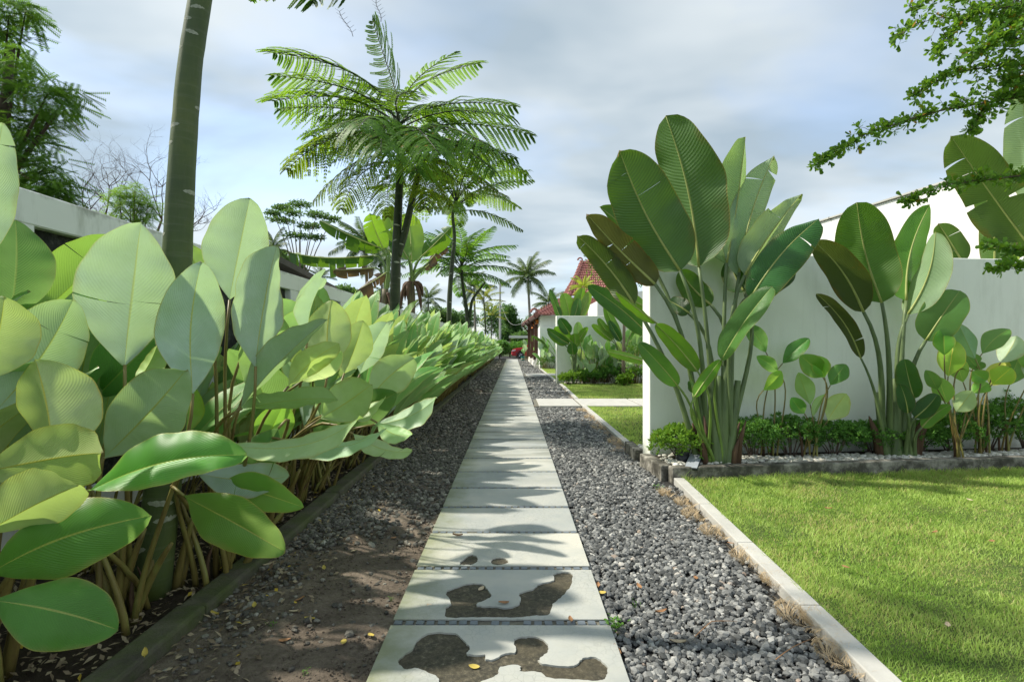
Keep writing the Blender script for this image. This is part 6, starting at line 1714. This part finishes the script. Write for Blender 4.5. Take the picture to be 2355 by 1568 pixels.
banana(945, 19.5, [
 ((1270,570),(1240,170),.55,'u',10,'banana',(1.15,1.2,.8),0,0,.02), ((1360,520),(1600,280),.34,'t',0,'banana',(.55,.7,.6),3,.14,.05), ((1420,560),(1560,400),.25,'t',0,'banana_dead',None,4,.22,.06),
 ((1240,540),(1060,120),.40,'u',-20,'banana',(1,1.1,.7),3,.04,.03), ((1200,480),(1000,300),.30,'t',0,'banana',(.7,.85,.7),4,.10,.06), ((1380,620),(1440,560),.12,'t',0,'banana_dead',None,3,.2,.06)],
 'banana plant behind left wall with broad glowing leaf and shaggy stem', 1, (1270/2.091/1.6985 + 588.8, (750 + 700/2.091)/1.6985))
banana(880, 19.0, [
 ((960,520),(270,490),.26,'t',0,'banana',(.55,.7,.5),7,.17,.11), ((1000,450),(520,230),.28,'t',0,'banana',(.45,.6,.45),6,.14,.09), ((960,620),(630,640),.24,'t',0,'banana_dead',(1.6,1.7,1.6),6,.20,.05),
 ((1060,660),(830,800),.22,'t',0,'banana_dead',None,6,.22,.08), ((1050,480),(930,170),.36,'u',0,'banana',(.9,1.1,.7),5,.06,.05), ((1010,440),(720,420),.26,'t',0,'banana',(.8,1,.8),5,.14,.07), ((1100,500),(1000,350),.32,'t',0,'banana',(.6,.75,.7),3,.08,.06)],
 'banana plant behind left wall with torn drooping leaves reaching left', 2, (886, 665))

# ------------------------------------------------------------------ small-leaved tree reaching in at upper right
ot = Vector((4.75, 3.9, 0.0))
t = thing('small_leaved_tree', 'small-leaved tree whose sprays reach in from the right edge', 'tree', ot)
mb = MB(); mb.tube([Vector((0,0,-.05)), Vector((.05,0,1.5)), Vector((.02,0,3.0)), Vector((0,.05,4.6)), Vector((.05,0,6.0))], [.10,.085,.07,.05,.02], 10); obj('trunk', mb.mesh('trunk', True), M['grey_bark'], t)
def leafy_branch(pix, Ya, Yb, dens, seed, r0=.009, spread=.10, size=.043, root_z=None, twigs=6):
    rr = random.Random(seed); r = np.random.default_rng(seed)
    n = len(pix); line = [P(*c9(*q), Ya + (Yb - Ya)*i/(n-1)) - ot for i, q in enumerate(pix)]
    start = Vector((0.02, 0, line[0].z - .5 if root_z is None else root_z))
    full = [start, start.lerp(line[0], .5) + Vector((0,0,.12))] + line
    fine = []
    for i in range(len(full) - 1):
        for j in range(5): fine.append(full[i].lerp(full[i+1], j/5) + Vector((rr.gauss(0,.004), rr.gauss(0,.004), rr.gauss(0,.004))))
    fine.append(full[-1])
    for _ in range(2): fine = [fine[0]] + [(fine[i-1] + fine[i]*2 + fine[i+1])/4 for i in range(1, len(fine)-1)] + [fine[-1]]
    m = len(fine); mb = MB(); mb.tube(fine, [r0*(1 - .85*i/(m-1)) for i in range(m)], 6)
    segs = []
    for i in range(8, m - 1):
        for s in range(twigs):
            if rr.random() < .55: continue
            p = fine[i].lerp(fine[i+1], rr.random()); tg = (fine[i+1] - fine[i]).normalized()
            taper = .35 + .65*(1 - (i/m))
            d = (tg*rr.uniform(.3, 1.0) + Vector((rr.gauss(0,.6), rr.gauss(0,.7), rr.gauss(.1,.55)))).normalized(); L = spread*rr.uniform(.35, 1.3)*taper*1.6
            e = p + d*L; mb.tube([p, p.lerp(e, .5) + Vector((0,0,.01)), e], [.0022, .0016, .001], 3, False); segs.append((p, e))
        segs.append((fine[i], fine[i+1]))
    b = obj('branch', mb.mesh('branch', True), M['twig'], t)
    P_, A_ = [], []
    for (p, e) in segs:
        for k in range(max(2, int((e - p).length*dens))):
            q = p.lerp(e, rr.random()); P_.append(q[:]); d = Vector((rr.gauss(0,1), rr.gauss(0,1), rr.gauss(.35,.8))).normalized(); A_.append(d[:])
        for k in range(4):
            d = ((e - p).normalized() + Vector((rr.gauss(0,.7), rr.gauss(0,.7), rr.gauss(0,.7)))).normalized(); P_.append(e[:]); A_.append(d[:])
    P_ = np.array(P_); A_ = np.array(A_); n = len(P_); L = r.uniform(size*.6, size*1.25, n)[:, None]
    sd = np.cross(A_, r.normal(size=(n, 3))); sd /= np.linalg.norm(sd, axis=1)[:, None] + 1e-9; nn = np.cross(A_, sd); w = L*.24
    vv = np.stack([P_, P_ + A_*L*.55 + sd*w*.8, P_ + A_*L*.85 + sd*w + nn*L*.06, P_ + A_*L, P_ + A_*L*.85 - sd*w + nn*L*.06, P_ + A_*L*.55 - sd*w*.8], 1).reshape(-1, 3)
    ff = (np.array([[0,1,2,3],[0,3,4,5]])[None] + (np.arange(n)*6)[:, None, None]).reshape(-1, 4)
    tint = np.where(r.random(n) < .025, .98, r.random(n)*.92)
    obj('leaves', npmesh('leaves', vv, ff, None, True, {'tint': np.repeat(tint, 6)}), M['terminalia'], b)['kind'] = 'stuff'
leafy_branch([(1700,560),(1568,585),(1300,635),(1050,680),(850,740),(650,800),(500,870),(380,950),(272,1012)], 3.6, 3.3, 42, 1, .010, .09)
leafy_branch([(1750,380),(1568,395),(1400,405),(1250,425),(1120,450),(1000,520),(885,590)], 3.8, 3.6, 42, 2, .008, .10)
leafy_branch([(1750,60),(1568,70),(1400,90),(1250,120),(1050,110),(900,150),(785,235)], 4.0, 3.7, 42, 3, .008, .12)
leafy_branch([(1700,20),(1500,40),(1300,60),(1180,150),(1080,240),(1030,335)], 3.7, 3.5, 42, 4, .007, .10)
leafy_branch([(1750,-60),(1568,-30),(1400,-40),(1200,-30),(1000,-10),(880,60)], 3.9, 3.6, 42, 5, .008, .13)
leafy_branch([(1700,280),(1600,250),(1480,230),(1400,260),(1330,300),(1220,320)], 3.5, 3.4, 42, 6, .007, .12)
leafy_branch([(1700,1060),(1568,1078),(1400,1095),(1250,1110),(1100,1145),(950,1190),(830,1238)], 3.5, 3.3, 55, 7, .007, .06, twigs=4)
leafy_branch([(1750,520),(1620,560),(1450,590),(1350,660),(1290,730),(1240,800)], 3.5, 3.5, 42, 8, .006, .08, twigs=4)
leafy_branch([(1850,1700),(1640,1570),(1560,1535),(1460,1520),(1330,1500)], 3.3, 3.2, 45, 9, .005, .05, twigs=3)
leafy_branch([(1850,1640),(1640,1625),(1560,1620),(1450,1630),(1340,1650)], 3.2, 3.1, 45, 10, .004, .04, twigs=2)
leafy_branch([(1800,160),(1650,170),(1540,150),(1450,160),(1400,180)], 3.9, 3.7, 70, 11, .007, .14)
leafy_branch([(1850,430),(1700,440),(1600,470),(1520,500),(1450,480)], 3.7, 3.6, 70, 12, .007, .14)
# crown above and right of the frame
bl = []
for i in range(14):
    a = i*2.4; q = .4 + 1.1*(i % 5)/5; bl.append(((math.cos(a)*q + .4, math.sin(a)*q*.8, 4.3 + .35*(i % 4)), (.6, .6, .16), 1))
crown('crown', bl, 330, .05, .026, 95, M['terminalia'], t, .5)

# ------------------------------------------------------------------ garden light and pot
q = bed_pt(.29, .15, .09)
t = thing('garden_light', 'flat grey garden floodlight tilted on the raised bed curb', 'light', q)
fm = Matrix.Rotation(R(-28), 4, 'Z') @ Matrix.Rotation(R(14), 4, 'X')
mb = MB(); mb.box(-.062, .062, -.17, .15, .035, .058, fm); bevelled(obj('housing', mb.mesh('housing'), M['black_plastic'], t), .004, 2)
mb = MB(); mb.box(-.058, .058, -.165, .145, .0585, .064, fm); bevelled(obj('glass_plate', mb.mesh('glass_plate'), M['fixture'], t), .002, 1)
mb = MB(); mb.tube([(0,.05,-.03),(0,.05,.05)], [.012,.012], 6); obj('stake', mb.mesh('stake'), M['black_plastic'], t)
q = bed_pt(.22, .27, .05)
t = thing('plant_pot', 'black plastic pot under the light green shrub', 'pot', q)
mb = MB(); mb.tube([(0,0,0),(0,0,.15)], [.055,.07], 18); obj('body', mb.mesh('body', True), M['black_plastic'], t)
mb = MB(); mb.tube([(0,0,.15),(0,0,.172)], [.077,.078], 18); obj('rim', mb.mesh('rim'), M['black_plastic'], t)
# ------------------------------------------------------------------ stones, grass, litter
ICO = None
def ico(sub=0):
    import bmesh
    bm = bmesh.new(); bmesh.ops.create_icosphere(bm, subdivisions=sub, radius=1.0)
    v = np.array([q.co[:] for q in bm.verts]); f = np.array([[w.index for w in q.verts] for q in bm.faces]); bm.free()
    return v, f
def scatter_stones(name, pts, rad, mat, tints, flat=(0.55, 0.9), jitter=0.22, sub=1, smooth=False, seed=1, elong=(0.75, 1.35)):
    r = np.random.default_rng(seed)
    v0, f0 = ico(sub)
    n = len(pts); k = len(v0)
    vv = np.repeat(v0[None], n, 0) * (1 + r.uniform(-jitter, jitter, (n, k, 1)))
    sc = np.stack([r.uniform(*elong, n), np.ones(n), r.uniform(*flat, n)], 1)
    vv = vv * sc[:, None, :]
    a = r.uniform(0, 6.283, n); tl = r.uniform(-0.5, 0.5, n); tm = r.uniform(-0.4, 0.4, n)
    def rot(vv, ax, an):
        c, s = np.cos(an)[:, None], np.sin(an)[:, None]
        i, j = [(1, 2), (0, 2), (0, 1)][ax]
        x, y = vv[..., i].copy(), vv[..., j].copy()
        vv[..., i] = x*c - y*s; vv[..., j] = x*s + y*c
    rot(vv, 0, tl); rot(vv, 1, tm); rot(vv, 2, a)
    vv = vv * rad[:, None, None] + pts[:, None, :]
    ff = (f0[None] + (np.arange(n) * k)[:, None, None]).reshape(-1, 3)
    me = npmesh(name, vv.reshape(-1, 3), ff, None, smooth, {'tint': np.repeat(tints, k)})
    return obj(name, me, mat)
def rand_rect(r, n, x0, x1, y0, y1):
    return r.uniform(x0, x1, n), r.uniform(y0, y1, n)

# dark volcanic gravel right of the path
r = np.random.default_rng(11)
P3 = []; RA = []
for (y0, y1, dens, ra, rb) in ((1.5, 4.0, 3900, 0.009, 0.018), (4.0, 7.5, 2800, 0.010, 0.019), (7.5, 14, 1000, 0.016, 0.028), (14, 30, 330, 0.024, 0.042), (30, 48, 130, 0.03, 0.05)):
    n = int((y1 - y0) * 1.0 * dens)
    yy = r.uniform(y0, y1, n); xx = r.uniform(PX1 + 0.005, 1.60, n)
    kx = np.array([kerbx(q) for q in yy]); ok = xx < kx - 0.005
    # thin out towards the kerb and where the side paths lie
    edge = np.clip((kx - xx) / 0.14, 0.12, 1)
    ok &= r.random(n) < edge
    ok &= ~((yy > 11.2) & (yy < 12.8) & (xx > PX1 + 0.05)) & ~((yy > 22.15) & (yy < 24.05) & (xx > PX1 + 0.05))
    ok &= ~((yy > 5.0) & (yy < 5.95) & (xx > 1.44))
    xx, yy = xx[ok], yy[ok]
    rr = r.uniform(ra, rb, len(xx)) * r.choice([0.75, 1.0, 1.0, 1.25], len(xx))
    P3.append(np.stack([xx, yy, -0.042 + rr * 0.35 + r.uniform(0, 0.012, len(xx))], 1)); RA.append(rr)
P3 = np.concatenate(P3); RA = np.concatenate(RA)
tag(scatter_stones('gravel', P3, RA, M['gravel'], r.beta(1.6, 2.2, len(P3)), seed=2, sub=1), 'dark grey volcanic gravel right of the concrete path', 'gravel', kind='stuff')

# dusty stones and bare soil left of the path
P3 = []; RA = []
for (y0, y1, dens, ra, rb) in ((1.2, 2.4, 560, 0.004, 0.014), (2.4, 3.5, 900, 0.005, 0.016), (3.5, 8, 2300, 0.009, 0.019), (8, 15, 900, 0.014, 0.026), (15, 47, 200, 0.025, 0.045)):
    n = int((y1 - y0) * 0.93 * dens)
    yy = r.uniform(y0, y1, n); xx = r.uniform(-1.5, PX0 - 0.005, n)
    dn = np.array([mnoise.noise(Vector((a * 1.7, b * 1.1, 4.0))) for a, b in zip(xx, yy)])
    nearcurb = np.clip((-xx - 1.05) / 0.35, 0, 1)
    prob = np.where(yy < 4.6, np.clip(0.14 + dn * 0.4 + nearcurb * 1.2 + np.clip((yy - 3.6) * .5, 0, .8), 0.05, 1), np.clip(0.8 + dn, 0.3, 1))
    ok = r.random(n) < prob
    xx, yy = xx[ok], yy[ok]
    rr = r.uniform(ra, rb, len(xx)) * r.choice([0.7, 1.0, 1.0, 1.4], len(xx))
    P3.append(np.stack([xx, yy, -0.034 + rr * 0.3], 1)); RA.append(rr)
P3 = np.concatenate(P3); RA = np.concatenate(RA)
tag(scatter_stones('loose_stones', P3, RA, M['gravel_brown'], r.beta(1.5, 2.3, len(P3)), seed=3, sub=1), 'dusty loose stones on dark soil left of path', 'stones', kind='stuff')
# crumbs of soil
n = 5200
yy = 1.2 + 3.6 * r.random(n) ** 1.4; xx = r.uniform(-1.5, PX0, n)
rr = r.uniform(0.0025, 0.007, n)
tag(scatter_stones('soil_crumbs', np.stack([xx, yy, np.full(n, -0.033)], 1), rr, M['soil'], r.random(n), seed=4, sub=1), 'crumbs of dark soil beside the path', 'soil', kind='stuff')

# white pebbles on the raised beds
P3 = []
for i in range(1500):
    x = r.uniform(0.07, 6.0); y = r.uniform(0.13, 0.42) if r.random() < 0.75 else r.uniform(0.13, 0.66)
    if x > 1.1: y = r.uniform(0.125, 0.36)
    q = bed_pt(x, y, 0.10 + r.uniform(0, 0.02)); P3.append(q[:])
P3 = np.array(P3)
tag(scatter_stones('white_pebbles', P3, r.uniform(0.018, 0.031, len(P3)), M['pebble'], r.beta(2, 1.6, len(P3)), flat=(0.45, 0.7), jitter=0.06, sub=2, smooth=True, seed=5, elong=(1.0, 1.5)), 'smooth white pebbles on the raised bed before the near wall', 'pebbles', kind='stuff')
P3 = np.array([[1.56 + r.uniform(0, 0.6), 6.12 + r.uniform(0, 0.5), 0.05] for i in range(160)])
tag(scatter_stones('white_pebbles', P3, r.uniform(0.02, 0.034, len(P3)), M['pebble'], r.beta(2, 1.6, len(P3)), flat=(0.45, 0.7), jitter=0.06, sub=2, smooth=True, seed=6, elong=(1.0, 1.5)), 'white pebbles behind the near wall end', 'pebbles', kind='stuff')
P3 = np.array([[1.75 + r.uniform(0, 1.6), 17.75 + r.uniform(0, 0.35), 0.02] for i in range(240)])
tag(scatter_stones('white_pebbles', P3, r.uniform(0.03, 0.05, len(P3)), M['pebble'], r.beta(2, 1.6, len(P3)), flat=(0.45, 0.7), jitter=0.06, sub=1, smooth=True, seed=7, elong=(1.0, 1.5)), 'white pebbles at the foot of the middle wall', 'pebbles', kind='stuff')

def blades(name, pts, hgt, wid, lean, tints, mat, seed=1, seg=2):
    """grass blades as bent tapering strips"""
    r = np.random.default_rng(seed); n = len(pts)
    a = r.uniform(0, 6.283, n); b = r.uniform(0, 6.283, n)
    side = np.stack([np.cos(a), np.sin(a), np.zeros(n)], 1)
    ln = np.stack([np.cos(b), np.sin(b), np.zeros(n)], 1) * (lean * r.uniform(0.2, 1.0, n))[:, None]
    rows = []
    for s in range(seg + 1):
        t = s / seg
        c = pts + np.array([0, 0, 1.0]) * (hgt * (t - 0.25 * t * t * np.clip(lean / np.maximum(hgt, 1e-6), 0, 1)))[:, None] + ln * (t ** 1.7)
        w = wid * (1 - t) ** 0.7
        if s < seg:
            rows += [c - side * w[:, None], c + side * w[:, None]]
        else:
            rows += [c]
    k = len(rows)
    vv = np.stack(rows, 1).reshape(-1, 3)
    f = []
    for s in range(seg - 1):
        f += [(2*s, 2*s+1, 2*s+3), (2*s, 2*s+3, 2*s+2)]
    f += [(2*seg-2, 2*seg-1, 2*seg)]
    f0 = np.array(f)
    ff = (f0[None] + (np.arange(n) * k)[:, None, None]).reshape(-1, 3)
    return npmesh(name, vv, ff, None, True, {'tint': np.repeat(tints, k)})
def vnoise(x, y, s, z=0.0):
    return np.array([mnoise.noise(Vector((a * s, b * s, z))) for a, b in zip(x, y)])
def lawn_grass(name, label, y0, y1, xmax_k, dens, h0, h1, w, seed):
    r = np.random.default_rng(seed)
    n = int((y1 - y0) * 4.5 * dens)
    yy = r.uniform(y0, y1, n); xx = r.uniform(1.4, 6.2, n)
    kx = np.array([kerbx(q) for q in yy])
    ok = (xx > kx + 0.088) & (xx < yy * xmax_k + 0.3)
    if y0 < 5 and y1 > 4.5:
        ok &= (yy < BC[1] - 0.02 + (xx - BC[0]) * math.tan(BA))
    ok &= ~((yy > 11.15) & (yy < 12.85)) & ~((yy > 22.1) & (yy < 24.1))
    xx, yy = xx[ok], yy[ok]
    cl = vnoise(xx, yy, 2.6) * 0.6 + vnoise(xx, yy, 9.0, 3.0) * 0.4
    hh = r.uniform(h0, h1, len(xx)) * (1 + cl * 0.9)
    if y0 < 5: # longer, drier blades against the raised bed and the kerb corner
        near = np.exp(-np.maximum(BC[1] + (xx - BC[0]) * math.tan(BA) - yy, 0) / 0.22)
        hh *= 1 + 1.1 * near
    kx2 = np.array([kerbx(q) for q in yy])
    hh *= 1 + np.exp(-np.maximum(xx - kx2 - .1, 0) / .05) * np.clip(.5 + 1.6*vnoise(xx, yy, 5.0, 2.0), 0, 1.2)
    zz = np.full(len(xx), -0.014)
    tint = np.clip(0.45 + cl * 1.1 + r.normal(0, 0.27, len(xx)), 0, 0.91)
    dry = r.random(len(xx)) < np.clip(0.14 + vnoise(xx, yy, 1.7, 8.0) * 0.5, 0.02, 0.5)
    tint[dry] = 0.98
    me = blades(name, np.stack([xx, yy, zz], 1), hh, np.full(len(xx), w), hh * 0.9, tint, None, seed)
    tag(obj(name, me, M['grass']), label, 'grass', kind='stuff')
    return len(xx)
lawn_grass('grass', 'mown green grass of the near lawn right of the kerb', 1.5, 3.2, 1.6, 16000, 0.016, 0.038, 0.0022, 21)
lawn_grass('grass', 'mown green grass up to the raised bed', 3.2, 5.9, 1.6, 10000, 0.018, 0.044, 0.0030, 22)
lawn_grass('grass', 'mown grass behind the nearest white wall', 6.2, 18.1, 0.30, 1500, 0.03, 0.06, 0.006, 23)
lawn_grass('grass', 'small patch of grass beside the far side path', 18.6, 29.2, 0.12, 600, 0.04, 0.07, 0.01, 24)

def dry_tuft(loc, n, rad, h, label, seed):
    r = np.random.default_rng(seed)
    a = r.uniform(0, 6.283, n); d = rad * np.sqrt(r.random(n))
    pts = np.stack([np.cos(a) * d * 0.55, np.sin(a) * d, np.zeros(n)], 1)
    me = blades('dry_tuft', pts, r.uniform(h*0.4, h, n), np.full(n, 0.0016), np.full(n, h * 1.4), r.random(n) * 0.8, None, seed, 3)
    o = obj('dry_grass_tuft', me, M['dry_grass'], None, loc)
    return tag(o, label, 'dry grass', 'dry grass tufts along the kerb')
tuft_px = [((2185,2010), 'straw-coloured tuft farthest up the kerb, just below the raised bed corner'), ((2700,2050), 'b'), ]
for i, (px, py, rad, lab) in enumerate([
        (1530, 1140, .10, 'straw tuft highest up the kerb, nearest the raised bed corner'),
        (1572, 1162, .13, 'straw tuft second below the raised bed corner by the kerb'),
        (1592, 1190, .14, 'straw tuft beside the kerb about a third of the way down'),
        (1640, 1230, .15, 'low straw tuft spreading onto gravel before the kerb bend'),
        (1712, 1290, .14, 'broad straw tuft at mid length of the kerb'),
        (1775, 1345, .10, 'narrow straw tuft hugging the kerb below its middle'),
        (1830, 1425, .15, 'shaggy straw tuft on the gravel beside the lower kerb'),
        (1880, 1440, .11, 'straw tuft pressed against the lower kerb face'),
        (1925, 1520, .14, 'lowest straw tuft by the kerb at the picture edge')]):
    Y = (CAM_H + 0.035) * F / (py - VY)
    dry_tuft(((px - VX) / F * Y, Y, -0.018), 300, rad * 1.05, 0.07, lab, 40 + i)
for i, (x, y) in enumerate([(1.40, 7.2), (1.36, 8.4), (1.41, 9.6), (1.38, 10.6)]):
    dry_tuft((x, y, -0.012), 240, 0.22, 0.08, ['straw tuft just past the nearest white wall end', 'second straw tuft past the wall end, towards side path', 'third straw tuft past the wall end', 'straw tuft next to the first pale side path'][i], 60 + i)
# bare tan dirt showing by the kerb further back
for (nm, y0, y1) in (('dirt_patch', 6.6, 11.1), ('dirt_patch', 12.9, 17.4), ('dirt_patch', 24.2, 30)):
    sheet(nm, 0, 0, y0, y1, -0.022, M['dirt'], 6, 30, 0.012, 6, edges=lambda y: (kerbx(y) - 0.20 - 0.13 * math.sin(y * 2.3), kerbx(y) + 0.01))

# leaf litter in the left bed and along its curb
n = 7500
yy = 1.0 + 7.5 * r.random(n) ** 1.5; xx = np.where(r.random(n) < 0.72, r.uniform(-2.9, -1.64, n), r.uniform(-1.5, -0.9, n) )
keep = (xx < -1.6) | (r.random(n) < np.clip((-xx - 0.95) * 2.0, 0.05, 1))
xx, yy = xx[keep], yy[keep]; n = len(xx)
tt = r.random(n) * 0.75; tt[r.random(n) < 0.05] = 0.99
vv, ff, tv = leaf_cards(np.stack([xx, yy, np.where(xx < -1.6, 0.012, -0.022)], 1), r.uniform(0.025, 0.055, n), r.uniform(0.012, 0.022, n), tt, 9, 0.3)
tag(obj('leaf_litter', npmesh('leaf_litter', vv, ff, None, True, {'tint': tv}), M['litter']), 'dry fallen leaflets covering the soil of the left bed', 'leaf litter', kind='stuff')
# ------------------------------------------------------------------ fallen leaves, weeds
def fallen_mesh(L, Wd, curl, seed):
    r = random.Random(seed); V, Fq, n = [], [], 6
    for i in range(n + 1):
        u = i/n; w = Wd*.5*math.sin(math.pi*min(.98, .06 + .92*u))**.7
        for s in (-1, 0, 1): V.append(((u - .5)*L, s*w, curl*L*(abs(s)*.35 + (u - .5)**2*1.2) + .001))
    for i in range(n):
        for j in range(2): Fq.append((i*3+j, (i+1)*3+j, (i+1)*3+j+1, i*3+j+1))
    return npmesh('fallen_leaf', V, Fq)
FM = [fallen_mesh(.055, .022, .25, 1), fallen_mesh(.045, .026, .15, 2), fallen_mesh(.07, .022, .35, 3)]
def fallen(px, py, mat, k, label, zz=None, z0=0.0):
    Y = (CAM_H - z0) * F / (py - VY); r = random.Random(int(px*3 + py))
    o = obj('fallen_leaf', FM[k].copy(), M[mat], None, ((px - VX)/F*Y, Y, z0 + .004)); o.rotation_euler = (r.uniform(-.15,.15), r.uniform(-.15,.15), r.uniform(0, 6.28))
    tag(o, label, 'fallen leaf', 'single fallen leaves')
for (x, y, m, k, lab, z0) in [
    (990,1395,'fallen_pale',1,'tan leaf lying in the left lobe of the second worn patch',-.008), (1107,1355,'fallen_pale',1,'small leaf on the left lobe of the second patch',-.008), (1158,1388,'fallen_brown',0,'curled brown leaf at the notch of the second worn patch',.0),
    (1090,1535,'fallen_yellow',1,'heart-shaped pale leaf on the nearest dark patch',-.008), (1312,1427,'fallen_brown',0,'orange-brown leaf on the tile joint near the right edge',.0), (1052,1233,'fallen_brown',2,'thin brown leaf on a pale slab with leaf shadows',.0),
    (1384,1364,'fallen_yellow',1,'yellow leaf at gravel edge right of the second slab',-.02), (1376,1350,'fallen_brown',2,'brown leaf leaning on the right edge of second slab',-.02), (1640,1212,'fallen_pale',0,'tan leaf on the kerb top',.02),
    (712,1425,'fallen_yellow',0,'yellow leaf on soil near the lower left of path',-.03), (790,1478,'fallen_yellow',1,'pale yellow leaf on soil beside nearest slab',-.03), (853,1462,'fallen_yellow',1,'yellow leaf on soil close to the path edge',-.03), (678,1408,'fallen_pale',0,'pale leaf on bare soil midway to the curb',-.03), (690,1380,'fallen_brown',0,'brown leaf on bare soil near a dusty stone',-.03),
    (333,1508,'fallen_yellow',2,'long ochre leaf on the mossy curb at lower left',.06), (494,1415,'fallen_yellow',2,'yellow leaf beside the mossy curb',-.03), (585,1394,'fallen_yellow',0,'yellow leaf on soil right of the mossy curb',-.03), (745,1308,'fallen_yellow',0,'small yellow leaf in the shade left of the path',-.03), (620,1300,'fallen_pale',2,'pale leaf among stones by the mossy curb',-.03), (760,1225,'fallen_yellow',0,'yellow leaf higher up the soil strip',-.03), (905,1238,'fallen_brown',1,'brown leaf on soil beside the third slab',-.03), (812,1268,'fallen_pale',1,'pale round leaf on soil strip',-.03), (655,1475,'fallen_brown',0,'dark leaf on crumbly soil at bottom',-.03),
    (1520,1410,'fallen_brown',2,'curled rusty leaf amid the gravel',-.02), (1470,1350,'fallen_brown',0,'rusty leaf on gravel level with second slab',-.02), (1600,1330,'fallen_brown',1,'reddish leaf on gravel under the kerb',-.02), (1420,1500,'fallen_brown',2,'dark red leaf by the nearest slab on gravel',-.02), (1560,1480,'fallen_pale',2,'pale curled leaf on gravel near the bottom',-.02), (1680,1250,'fallen_brown',1,'orange leaf beside a straw tuft',-.02),
    (1945,1305,'fallen_brown',1,'brown leaf on the near lawn left part',.02), (2230,1150,'fallen_pale',1,'pale leaf in the bright lawn at right',.02), (2150,1225,'fallen_brown',0,'brown leaf in the bright middle of the lawn',.02), (2280,1245,'fallen_brown',1,'orange leaf on the lawn by right edge',.02), (1905,1170,'fallen_brown',0,'orange leaf on lawn below the raised bed',.02), (2180,1440,'fallen_pale',0,'tan leaf on shaded lawn at lower right',.02)]:
    fallen(x, y, m, k, lab, z0=z0)
def weed(px, py, z0, n, s, label, seed):
    Y = (CAM_H - z0)*F/(py - VY); r = np.random.default_rng(seed)
    p = np.array([0, 0, .0]) + r.normal(0, s*.35, (n, 3)) * np.array([1, 1, .5]) + np.array([0, 0, s*.45])
    vv, ff, tv = leaf_cards(p, r.uniform(s*.25, s*.5, n), r.uniform(s*.1, s*.2, n), r.random(n)*.9, seed, .5)
    t = thing('weed', label, 'weed', ((px - VX)/F*Y, Y, z0), 'small weeds')
    mb = MB()
    for i in range(5): mb.tube([(0,0,-.01), tuple(p[i])], [.0012, .0008], 3)
    obj('stems', mb.mesh('stems'), M['weed'], t); obj('leaves', npmesh('leaves', vv, ff, None, True, {'tint': tv}), M['weed'], t)
for i, (x, y, z0, n, s, lab) in enumerate([(1412,1448,-.03,60,.07,'leafy weed at right edge of the nearest slab'), (628,1440,-.03,14,.035,'tiny weed on the soil by the curb'), (700,1550,-.03,14,.03,'tiny weed at bottom of the soil strip'), (1460,1395,-.02,10,.04,'grassy weed in gravel by second slab'), (1515,1125,-.02,24,.06,'weed sprouting below the raised bed corner'), (900,1380,-.03,10,.03,'tiny weed against the path beside second slab')]):
    weed(x, y, z0, n, s, lab, 300 + i)
for (a, b, c_, lab) in (((2715,2490),(2780,2440),(2880,2430),'bent reddish twig on the gravel'), ((3030,2580),(3100,2540),(3170,2500),'thin reddish twig against the lower kerb')):
    pts = []
    for (x, y) in (a, b, c_):
        x, y = x/1.6985, y/1.6985; Y = (CAM_H + .01)*F/(y - VY); pts.append(Vector(((x - VX)/F*Y, Y, -.004)))
    mb = MB(); mb.tube([pts[0], (pts[0] + pts[1])/2 + Vector((0,0,.008)), pts[1] + Vector((0,0,.012)), (pts[1] + pts[2])/2 + Vector((0,0,.008)), pts[2]], [.0022, .002, .002, .0016, .001], 5)
    tag(obj('twig', mb.mesh('twig', True), M['fallen_brown']), lab, 'twig')
